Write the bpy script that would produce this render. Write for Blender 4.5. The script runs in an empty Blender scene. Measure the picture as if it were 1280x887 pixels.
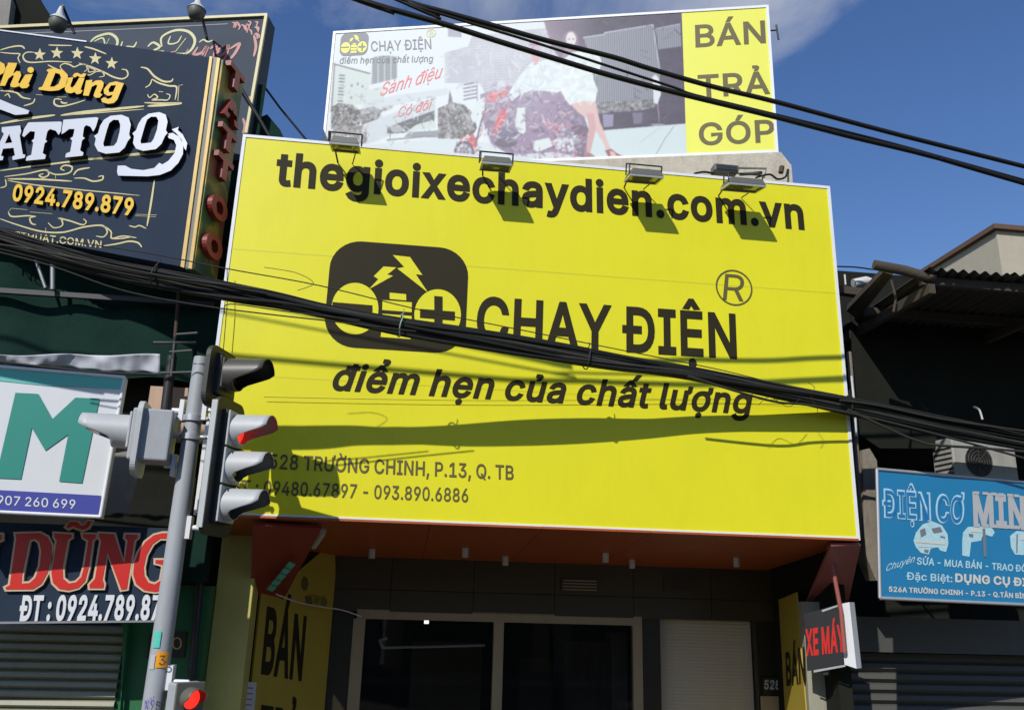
import bpy, bmesh, math, random
import numpy as np
from mathutils import Vector, Matrix, noise

random.seed(7)
scn = bpy.context.scene
COL = scn.collection

# ---------------------------------------------------------------- camera
F = 1058.7
R0 = Vector((0.99151953, 0.06133543, 0.11457306))      # world X as seen by the lens
R1 = Vector((-0.1271064, 0.27402974, 0.95328467))      # world Y
R2 = Vector((0.0270737, -0.95976334, 0.27950197))      # world Z
EYE = Vector((0.0, 0.0, 2.5))
cd = bpy.data.cameras.new('camera')
cam = bpy.data.objects.new('camera', cd)
COL.objects.link(cam)
cd.sensor_width = 36.0
cd.lens = F / 1280.0 * 36.0
cd.clip_start = 0.05
cd.clip_end = 3000.0
xa = Vector((R0[0], R1[0], R2[0]))
ya = -Vector((R0[1], R1[1], R2[1]))
za = -Vector((R0[2], R1[2], R2[2]))
m3 = Matrix((xa, ya, za)).transposed()
cam.matrix_world = Matrix.Translation(EYE) @ m3.to_4x4()
scn.camera = cam

# ---------------------------------------------------------------- sun and sky
SUN = Vector((0.65, 1.0, -0.9)).normalized()           # the way the light travels
sun_el = math.asin(-SUN.z)
sl = bpy.data.lights.new('sun', 'SUN')
sl.energy = 4.1
sl.angle = math.radians(0.55)
sl.color = (1.0, 0.965, 0.90)
so = bpy.data.objects.new('sun', sl)
COL.objects.link(so)
so.rotation_mode = 'QUATERNION'
so.rotation_quaternion = SUN.to_track_quat('-Z', 'Y')
so.location = (-8, -12, 14)

world = bpy.data.worlds.new('World')
scn.world = world
world.use_nodes = True
wn = world.node_tree
for n_ in list(wn.nodes):
    wn.nodes.remove(n_)
W = wn.nodes.new
w_out = W('ShaderNodeOutputWorld')
w_bg = W('ShaderNodeBackground')
w_sky = W('ShaderNodeTexSky')
w_sky.sky_type = 'NISHITA'
w_sky.sun_disc = False
w_sky.sun_elevation = sun_el
w_sky.sun_rotation = math.atan2(-SUN.x, -SUN.y)
w_sky.air_density = 1.35
w_sky.dust_density = 0.35
w_sky.ozone_density = 6.0
w_bg.inputs['Strength'].default_value = 0.098
w_tc = W('ShaderNodeTexCoord')
w_map = W('ShaderNodeMapping')
w_map.inputs['Scale'].default_value = (1.0, 1.0, 1.8)
w_map.inputs['Location'].default_value = (10.22, 1.2, 3.80)
w_n = W('ShaderNodeTexNoise')
w_n.inputs['Scale'].default_value = 1.9
w_n.inputs['Detail'].default_value = 9.0
w_n.inputs['Roughness'].default_value = 0.58
w_n.inputs['Distortion'].default_value = 0.4
w_r = W('ShaderNodeMapRange')
w_r.inputs['From Min'].default_value = 0.57
w_r.inputs['From Max'].default_value = 0.76
w_r.inputs['To Max'].default_value = 0.75
w_mix = W('ShaderNodeMix')
w_mix.data_type = 'RGBA'
w_mix.inputs[7].default_value = (6.3, 6.6, 7.2, 1)
wn.links.new(w_tc.outputs['Generated'], w_map.inputs['Vector'])
wn.links.new(w_map.outputs['Vector'], w_n.inputs['Vector'])
wn.links.new(w_n.outputs['Fac'], w_r.inputs['Value'])
wn.links.new(w_r.outputs['Result'], w_mix.inputs[0])
w_hs = W('ShaderNodeHueSaturation')
w_hs.inputs['Saturation'].default_value = 1.12
w_hs.inputs['Hue'].default_value = 0.512
w_hs.inputs['Value'].default_value = 1.12
wn.links.new(w_sky.outputs['Color'], w_hs.inputs['Color'])
wn.links.new(w_hs.outputs['Color'], w_mix.inputs[6])
wn.links.new(w_mix.outputs[2], w_bg.inputs['Color'])
wn.links.new(w_bg.outputs['Background'], w_out.inputs['Surface'])

scn.view_settings.view_transform = 'Standard'
scn.view_settings.look = 'None'
scn.view_settings.exposure = 0.0
scn.view_settings.gamma = 1.0
scn.cycles.max_bounces = 8

# ---------------------------------------------------------------- helpers
def ray(px, py):
    c = Vector((px - 640.0, py - 443.5, F))
    return Vector((R0.dot(c), R1.dot(c), R2.dot(c)))

def at(px, py, Y):
    """place in the street seen at photo pixel (px, py) at Y metres from the camera"""
    d = ray(px, py)
    return EYE + d * (Y / d.y)

class Face:
    """a flat face standing in the street: origin, unit U (right) and V (up); N looks out of it"""
    def __init__(self, O, U, V):
        self.O = Vector(O)
        self.U = Vector(U).normalized()
        V = Vector(V)
        self.V = (V - self.U * V.dot(self.U)).normalized()
        self.N = self.U.cross(self.V).normalized()
    def uv(self, px, py, d=0.0):
        r = ray(px, py)
        o = self.O + self.N * d
        t = (o - EYE).dot(self.N) / r.dot(self.N)
        q = EYE + r * t - o
        return Vector((q.dot(self.U), q.dot(self.V)))
    def P(self, u, v, d=0.0):
        return self.O + self.U * u + self.V * v + self.N * d

def mat(name, col, rough=0.6, metal=0.0, var=0.12, vscale=6.0, bump=0.0, bscale=60.0, dirt=0.0,
        dirtcol=(0.05, 0.045, 0.035), spec=0.5, emit=None, emit_s=0.0, dscale=2.0, coat=0.0):
    m = bpy.data.materials.new(name)
    m.use_nodes = True
    nt = m.node_tree
    b = nt.nodes['Principled BSDF']
    b.inputs['Roughness'].default_value = rough
    b.inputs['Metallic'].default_value = metal
    b.inputs['Specular IOR Level'].default_value = spec
    b.inputs['Coat Weight'].default_value = coat
    N = nt.nodes.new
    L = nt.links.new
    tc = N('ShaderNodeTexCoord')
    nz = N('ShaderNodeTexNoise')
    nz.inputs['Scale'].default_value = vscale
    nz.inputs['Detail'].default_value = 6.0
    nz.inputs['Roughness'].default_value = 0.65
    L(tc.outputs['Object'], nz.inputs['Vector'])
    mx = N('ShaderNodeMix'); mx.data_type = 'RGBA'
    mx.inputs[6].default_value = tuple(c * (1 - var) for c in col) + (1,)
    mx.inputs[7].default_value = tuple(min(1, c * (1 + var)) for c in col) + (1,)
    L(nz.outputs['Fac'], mx.inputs[0])
    outc = mx.outputs[2]
    if dirt > 0:
        mp = N('ShaderNodeMapping'); mp.inputs['Scale'].default_value = (1, 1, 0.22)
        L(tc.outputs['Object'], mp.inputs['Vector'])
        n2 = N('ShaderNodeTexNoise'); n2.inputs['Scale'].default_value = dscale * 3
        n2.inputs['Detail'].default_value = 9.0; n2.inputs['Roughness'].default_value = 0.75
        L(mp.outputs['Vector'], n2.inputs['Vector'])
        rg = N('ShaderNodeMapRange')
        rg.inputs['From Min'].default_value = 0.47; rg.inputs['From Max'].default_value = 0.75
        rg.inputs['To Max'].default_value = dirt
        L(n2.outputs['Fac'], rg.inputs['Value'])
        m2 = N('ShaderNodeMix'); m2.data_type = 'RGBA'
        L(rg.outputs['Result'], m2.inputs[0]); L(outc, m2.inputs[6])
        m2.inputs[7].default_value = tuple(dirtcol) + (1,)
        outc = m2.outputs[2]
    L(outc, b.inputs['Base Color'])
    if bump > 0:
        n3 = N('ShaderNodeTexNoise'); n3.inputs['Scale'].default_value = bscale
        n3.inputs['Detail'].default_value = 5.0
        L(tc.outputs['Object'], n3.inputs['Vector'])
        bp = N('ShaderNodeBump'); bp.inputs['Strength'].default_value = bump
        bp.inputs['Distance'].default_value = 0.01
        L(n3.outputs['Fac'], bp.inputs['Height']); L(bp.outputs['Normal'], b.inputs['Normal'])
    if emit:
        b.inputs['Emission Color'].default_value = tuple(emit) + (1,)
        b.inputs['Emission Strength'].default_value = emit_s
    return m

M = {}
M['yellow'] = mat('sign_yellow_vinyl', (0.71, 0.665, 0.014), 0.42, var=0.06, vscale=0.9, bump=0.22, bscale=2.2, dirt=0.10, dirtcol=(0.35, 0.33, 0.03), spec=0.35)
M['yellow2'] = mat('billboard_yellow_print', (0.70, 0.70, 0.075), 0.5, var=0.04, vscale=2.0, bump=0.06, bscale=4)
M['ink'] = mat('dark_print', (0.026, 0.021, 0.009), 0.6, var=0.1, spec=0.15)
M['ink2'] = mat('faded_dark_print', (0.105, 0.085, 0.022), 0.55, var=0.1)
M['ink3'] = mat('grey_print', (0.17, 0.18, 0.20), 0.55)
M['lemon'] = mat('yellow_print', (0.70, 0.68, 0.05), 0.5, var=0.03)
M['alu'] = mat('aluminium_edging', (0.55, 0.56, 0.58), 0.35, metal=0.55, var=0.1, dirt=0.15)
M['white'] = mat('white_edging', (0.72, 0.73, 0.74), 0.45, var=0.05, dirt=0.12)
M['wallwhite'] = mat('rough_cream_plaster', (0.46, 0.42, 0.34), 0.9, var=0.25, vscale=9, bump=0.8, bscale=30, dirt=0.5, dirtcol=(0.16, 0.13, 0.09))
M['grey'] = mat('grey_render', (0.25, 0.24, 0.22), 0.9, var=0.2, bump=0.4, dirt=0.4)
M['steel'] = mat('galvanised_steel', (0.30, 0.31, 0.32), 0.45, metal=0.5, var=0.15, dirt=0.2)
M['rust'] = mat('rusty_brown_steel', (0.06, 0.035, 0.022), 0.8, var=0.3, bump=0.3)
M['blackmetal'] = mat('black_painted_metal', (0.018, 0.018, 0.02), 0.5, var=0.2)
M['lampgrey'] = mat('floodlight_grey', (0.13, 0.13, 0.11), 0.5, metal=0.2, var=0.2, dirt=0.3)
M['lampglass'] = mat('floodlight_glass', (0.14, 0.15, 0.15), 0.15, var=0.1, spec=0.8)
M['cable'] = mat('black_cable_sheath', (0.011, 0.011, 0.010), 0.62, var=0.3, vscale=20, spec=0.3)
M['cable2'] = mat('weathered_cable_sheath', (0.035, 0.035, 0.028), 0.65, var=0.3, vscale=20, spec=0.3)
M['polegrey'] = mat('pole_grey_paint', (0.34, 0.36, 0.38), 0.5, var=0.08, vscale=5, bump=0.1, dirt=0.22, dirtcol=(0.14, 0.13, 0.11))
M['siggrey'] = mat('signal_light_grey', (0.42, 0.44, 0.45), 0.5, var=0.08, dirt=0.2, dirtcol=(0.2, 0.19, 0.16))
M['sigblack'] = mat('signal_black_board', (0.03, 0.03, 0.028), 0.55, var=0.2)
M['sigdark'] = mat('signal_dark_grey', (0.07, 0.066, 0.058), 0.42, var=0.1)
M['redlens'] = mat('lit_red_lens', (0.6, 0.02, 0.01), 0.3, emit=(1.0, 0.03, 0.02), emit_s=1.3)
M['darklens'] = mat('unlit_lens', (0.03, 0.035, 0.03), 0.15, spec=0.8)
M['navy'] = mat('tattoo_sign_navy', (0.020, 0.033, 0.058), 0.7, var=0.15, vscale=2.5, spec=0.12, bump=0.05, bscale=8, dirt=0.10, dirtcol=(0.06, 0.07, 0.085))
M['slate'] = mat('upper_sign_slate', (0.050, 0.064, 0.090), 0.7, spec=0.2, var=0.15, vscale=3, dirt=0.15, dirtcol=(0.12, 0.12, 0.11))
M['gold'] = mat('gold_print', (0.52, 0.46, 0.22), 0.5, var=0.12, vscale=14)
M['goldframe'] = mat('gold_frame', (0.50, 0.34, 0.10), 0.45, metal=0.15, var=0.2, vscale=12)
M['silver'] = mat('silver_letter', (0.56, 0.58, 0.63), 0.32, metal=0.15, var=0.06, vscale=3)
M['amber'] = mat('yellow_letter', (0.72, 0.44, 0.012), 0.38, var=0.06)
M['amberside'] = mat('orange_letter_rim', (0.75, 0.30, 0.01), 0.4, var=0.05)
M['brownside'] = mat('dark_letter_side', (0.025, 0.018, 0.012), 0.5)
M['red'] = mat('red_letter', (0.55, 0.018, 0.012), 0.4, var=0.1)
M['redprint'] = mat('red_print', (0.62, 0.10, 0.11), 0.5)
M['pinkprint'] = mat('faded_red_print', (0.36, 0.11, 0.10), 0.5)
M['beige'] = mat('beige_letter_rim', (0.55, 0.42, 0.28), 0.45)
M['paleyel'] = mat('pale_yellow_print', (0.45, 0.47, 0.22), 0.5)
M['orangered'] = mat('orange_red_letter', (0.38, 0.07, 0.02), 0.4, var=0.25, vscale=7)
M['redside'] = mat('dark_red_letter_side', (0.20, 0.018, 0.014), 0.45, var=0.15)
M['boardwhite'] = mat('white_sign_face', (0.66, 0.68, 0.70), 0.45, var=0.03, dirt=0.08, dirtcol=(0.4, 0.4, 0.4))
M['teal'] = mat('teal_print', (0.022, 0.25, 0.20), 0.45, var=0.04)
M['teal2'] = mat('light_teal_print', (0.12, 0.52, 0.44), 0.45, var=0.05)
M['indigo'] = mat('indigo_print', (0.05, 0.06, 0.32), 0.45, var=0.04)
M['net'] = mat('dark_green_netting', (0.008, 0.028, 0.021), 0.9, var=0.5, vscale=2.2, bump=0.5, bscale=20, spec=0.1)
M['tarp'] = mat('silver_tarpaulin', (0.52, 0.54, 0.60), 0.6, metal=0.0, var=0.12, vscale=5, bump=0.15, bscale=7, dirt=0.25, dirtcol=(0.2, 0.2, 0.2))
M['greenwall'] = mat('green_wall_paint', (0.017, 0.13, 0.045), 0.6, var=0.12, vscale=2, dirt=0.25, dirtcol=(0.01, 0.04, 0.02))
M['darkwall'] = mat('near_black_wall', (0.015, 0.016, 0.012), 0.95, var=0.5, vscale=1.6, bump=0.5, bscale=12, dirt=0.5, dirtcol=(0.012, 0.014, 0.010), spec=0.15)  # near-black base colour with slightly darker streaky mottling
M['peach'] = mat('peach_wall_paint', (0.50, 0.34, 0.24), 0.8, var=0.12, dirt=0.3)
M['slat'] = mat('grey_green_slat', (0.28, 0.28, 0.20), 0.55, metal=0.0, var=0.15, dirt=0.4, dirtcol=(0.07, 0.07, 0.05))
M['slatdark'] = mat('charcoal_slat', (0.075, 0.075, 0.068), 0.6, metal=0.1, var=0.15, dirt=0.3)
M['slatcream'] = mat('cream_slat', (0.52, 0.46, 0.34), 0.5, var=0.06, dirt=0.15)
M['cream'] = mat('anodised_beige_frame', (0.34, 0.27, 0.16), 0.45, metal=0.0, var=0.1, dirt=0.2)
M['granite'] = mat('dark_granite', (0.050, 0.038, 0.018), 0.4, var=0.45, vscale=55, bump=0.05)
M['granite2'] = mat('black_granite', (0.022, 0.018, 0.010), 0.35, var=0.45, vscale=55)
M['redboard'] = mat('red_soffit_board', (0.34, 0.072, 0.010), 0.5, var=0.16, vscale=1.5, dirt=0.25, dirtcol=(0.12, 0.03, 0.012))
M['redboard2'] = mat('crimson_board', (0.22, 0.018, 0.012), 0.5, var=0.15, vscale=2)
M['mauve'] = mat('faded_red_metal', (0.33, 0.10, 0.085), 0.5, var=0.12)
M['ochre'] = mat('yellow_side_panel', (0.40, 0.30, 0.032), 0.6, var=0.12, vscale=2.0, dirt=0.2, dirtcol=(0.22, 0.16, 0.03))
M['pillar'] = mat('yellow_cream_paint', (0.52, 0.47, 0.13), 0.7, var=0.15, vscale=2, bump=0.15, dirt=0.35, dirtcol=(0.28, 0.27, 0.19))
M['greyp'] = mat('grey_cream_pillar_paint', (0.34, 0.33, 0.25), 0.7, var=0.15, vscale=2, bump=0.15, dirt=0.3)
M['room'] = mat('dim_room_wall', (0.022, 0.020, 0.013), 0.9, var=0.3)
M['tube'] = mat('fluorescent_tube', (0.72, 0.78, 0.78), 0.3, var=0.02)
M['bulb'] = mat('lit_ceiling_lamp', (0.9, 0.9, 0.85), 0.3, emit=(1, 0.97, 0.9), emit_s=2.5)
M['blue'] = mat('blue_sign_face', (0.012, 0.185, 0.38), 0.42, var=0.08, vscale=2, dirt=0.12, dirtcol=(0.05, 0.20, 0.35))
M['bluedark'] = mat('blue_letter_fill', (0.012, 0.16, 0.42), 0.45)
M['paleblue'] = mat('pale_blue_print', (0.40, 0.62, 0.68), 0.45, var=0.32, vscale=26)
M['offwhite'] = mat('off_white_print', (0.60, 0.59, 0.53), 0.45, var=0.06)
M['silverprint'] = mat('grey_silver_print', (0.42, 0.43, 0.43), 0.45, var=0.1, vscale=12)
M['acwhite'] = mat('aged_white_metal', (0.36, 0.36, 0.33), 0.5, var=0.08, dirt=0.4)
M['wood'] = mat('weathered_timber', (0.055, 0.042, 0.03), 0.85, var=0.35, vscale=8, bump=0.6, bscale=25)
M['tin'] = mat('weathered_corrugated_iron', (0.060, 0.058, 0.050), 0.75, metal=0.2, var=0.3, vscale=3, dirt=0.5)
M['concrete'] = mat('stained_concrete', (0.22, 0.19, 0.15), 0.9, var=0.25, bump=0.6, bscale=20, dirt=0.5)
M['farbeige'] = mat('beige_house_render', (0.42, 0.38, 0.29), 0.85, var=0.12, dirt=0.25, dirtcol=(0.25, 0.21, 0.15))
M['coping'] = mat('brown_coping', (0.12, 0.07, 0.045), 0.8, var=0.2)
M['asphalt'] = mat('asphalt', (0.058, 0.052, 0.045), 0.9, var=0.3, vscale=30, bump=0.5, bscale=200)
M['paving'] = mat('pavement_concrete', (0.15, 0.125, 0.085), 0.85, var=0.2, vscale=3, bump=0.3)
M['kerb'] = mat('kerb_concrete', (0.32, 0.31, 0.29), 0.85, var=0.15)
M['line'] = mat('road_paint', (0.62, 0.62, 0.60), 0.6, var=0.15)
M['soil'] = mat('dusty_ground', (0.16, 0.14, 0.11), 0.95, var=0.2)
M['stickorange'] = mat('orange_sticker', (0.80, 0.33, 0.01), 0.5, var=0.05)
M['stickteal'] = mat('teal_sticker', (0.08, 0.50, 0.40), 0.5, var=0.3, vscale=60)
M['stickblue'] = mat('violet_ink', (0.14, 0.12, 0.38), 0.5)
M['paper'] = mat('white_paper', (0.55, 0.54, 0.52), 0.7, var=0.1)
M['green'] = mat('leaf_green_print', (0.03, 0.20, 0.05), 0.6, var=0.4)
M['visorin'] = mat('visor_inside_grey', (0.20, 0.205, 0.20), 0.6)
M['seam'] = mat('vinyl_weld_seam', (0.60, 0.59, 0.02), 0.4)
M['dirtylamp'] = mat('dim_galvanised_pipe', (0.06, 0.065, 0.06), 0.6)
M['zip'] = mat('pale_green_cable_tie', (0.22, 0.34, 0.24), 0.5)
M['whitepvc'] = mat('white_pvc', (0.6, 0.6, 0.58), 0.4, var=0.08, dirt=0.2)

def glassmat():
    m = bpy.data.materials.new('door_glass'); m.use_nodes = True
    nt = m.node_tree; b = nt.nodes['Principled BSDF']
    b.inputs['Base Color'].default_value = (0.012, 0.012, 0.008, 1)
    b.inputs['Roughness'].default_value = 0.03
    b.inputs['IOR'].default_value = 1.8
    b.inputs['Alpha'].default_value = 0.30
    return m
M['glass'] = glassmat()

def camo():
    m = bpy.data.materials.new('painted_side_artwork'); m.use_nodes = True
    nt = m.node_tree; b = nt.nodes['Principled BSDF']; N = nt.nodes.new
    tc = N('ShaderNodeTexCoord'); nz = N('ShaderNodeTexNoise'); nz.inputs['Scale'].default_value = 2.2
    nz.inputs['Detail'].default_value = 4
    cr = N('ShaderNodeValToRGB'); e = cr.color_ramp.elements
    e[0].position = 0.32; e[0].color = (0.03, 0.055, 0.035, 1)
    e[1].position = 0.72; e[1].color = (0.12, 0.13, 0.11, 1)
    for p, c in ((0.44, (0.06, 0.13, 0.02, 1)), (0.50, (0.34, 0.25, 0.02, 1)), (0.58, (0.16, 0.16, 0.03, 1)), (0.64, (0.30, 0.07, 0.02, 1))):
        k = e.new(p); k.color = c
    nt.links.new(tc.outputs['Object'], nz.inputs['Vector']); nt.links.new(nz.outputs['Fac'], cr.inputs['Fac'])
    nt.links.new(cr.outputs['Color'], b.inputs['Base Color']); b.inputs['Roughness'].default_value = 0.5
    return m
M['camo'] = camo()

def tag(o, label=None, cat=None, group=None, kind=None):
    if label: o['label'] = label
    if cat: o['category'] = cat
    if group: o['group'] = group
    if kind: o['kind'] = kind
    return o

def thing(name, label, cat, loc=(0, 0, 0), group=None):
    o = bpy.data.objects.new(name, None)
    COL.objects.link(o)
    o.empty_display_size = 0.2
    o.location = loc
    return tag(o, label, cat, group)

class MB:
    """collects faces in world metres; build() links them as one mesh object"""
    def __init__(self):
        self.v = []; self.f = []; self.m = []; self.s = []
    def add(self, vs, fs, mi=0, smooth=False):
        b = len(self.v)
        self.v += [tuple(p) for p in vs]
        for f in fs:
            self.f.append([b + i for i in f]); self.m.append(mi); self.s.append(smooth)
    def hexa(self, p, mi=0):
        self.add(p, [(0, 3, 2, 1), (4, 5, 6, 7), (0, 1, 5, 4), (1, 2, 6, 5), (2, 3, 7, 6), (3, 0, 4, 7)], mi)
    def box(self, x0, x1, y0, y1, z0, z1, mi=0):
        self.hexa([Vector(q) for q in ((x0, y0, z0), (x1, y0, z0), (x1, y1, z0), (x0, y1, z0), (x0, y0, z1), (x1, y0, z1), (x1, y1, z1), (x0, y1, z1))], mi)
    def fbox(self, fc, u0, u1, v0, v1, d0, d1, mi=0):
        self.hexa([fc.P(u0, v0, d0), fc.P(u1, v0, d0), fc.P(u1, v1, d0), fc.P(u0, v1, d0),
                   fc.P(u0, v0, d1), fc.P(u1, v0, d1), fc.P(u1, v1, d1), fc.P(u0, v1, d1)], mi)
    def tube(self, pts, r, n=8, mi=0, caps=True, r2=None):
        pts = [Vector(p) for p in pts]
        k = len(pts); vs = []; up = None
        for i, p in enumerate(pts):
            t = (pts[min(i + 1, k - 1)] - pts[max(i - 1, 0)]).normalized()
            if up is None:
                up = t.cross(Vector((0, 0, 1)))
                if up.length < 1e-3: up = t.cross(Vector((0, 1, 0)))
            up = (up - t * up.dot(t)).normalized()
            w = t.cross(up)
            rr = r if r2 is None else r + (r2 - r) * i / (k - 1)
            for j in range(n):
                a = 2 * math.pi * j / n
                vs.append(p + up * (rr * math.cos(a)) + w * (rr * math.sin(a)))
        fs = []
        for i in range(k - 1):
            for j in range(n):
                fs.append((i * n + j, i * n + (j + 1) % n, (i + 1) * n + (j + 1) % n, (i + 1) * n + j))
        self.add(vs, fs, mi, True)
        if caps:
            self.add(vs[:n], [tuple(range(n))], mi); self.add(vs[-n:], [tuple(range(n))], mi)
    def prism(self, rings, front, back, mi=0, mi_side=None, sgn=None):
        """rings of 2D points (outer, holes...); front/back map a 2D point to the world"""
        if len(rings) == 1 and len(rings[0]) <= 4:
            flat, fs = list(rings[0]), [tuple(range(len(rings[0])))]
        else:
            if sgn is None:
                big = max(rings, key=lambda r: abs(area(r))); s = 1 if area(big) > 0 else -1
                rings = [r if (i == 0) == (area(r) * s > 0) else r[::-1] for i, r in enumerate(rings)]
                flat, fs = fill(rings, s)
            else:
                flat, fs = fill(rings, sgn)
        self.add([front(p) for p in flat], fs, mi)
        if back is not None:
            self.add([back(p) for p in flat], fs, mi if mi_side is None else mi_side)
            for r in rings:
                n = len(r)
                self.add([front(p) for p in r] + [back(p) for p in r], [(i, (i + 1) % n, n + (i + 1) % n, n + i) for i in range(n)], mi if mi_side is None else mi_side)
    def build(self, name, mats, parent=None, bevel=0.0):
        if not isinstance(mats, (list, tuple)): mats = [mats]
        me = bpy.data.meshes.new(name)
        vs = np.array(self.v, dtype=float)
        c = (vs.min(0) + vs.max(0)) / 2
        par = Vector((0, 0, 0))
        if parent is not None:
            q = parent
            while q is not None:
                par += q.location; q = q.parent
        me.from_pydata([tuple(p) for p in (vs - c)], [], self.f)
        for mm in mats: me.materials.append(M[mm] if isinstance(mm, str) else mm)
        me.polygons.foreach_set('material_index', self.m)
        me.polygons.foreach_set('use_smooth', self.s)
        me.update()
        o = bpy.data.objects.new(name, me)
        COL.objects.link(o)
        o.location = Vector(c) - par
        if parent is not None: o.parent = parent
        if bevel > 0:
            b = o.modifiers.new('bevel', 'BEVEL'); b.width = bevel; b.segments = 2; b.limit_method = 'ANGLE'
        return o

def dup(o, delta, parent=None):
    """copy of a thing with its parts and sub-parts, moved by delta"""
    c = o.copy(); COL.objects.link(c)
    if parent is not None: c.parent = parent
    else: c.location = o.location + Vector(delta)
    for ch in o.children: dup(ch, (0, 0, 0), c)
    return c

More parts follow.
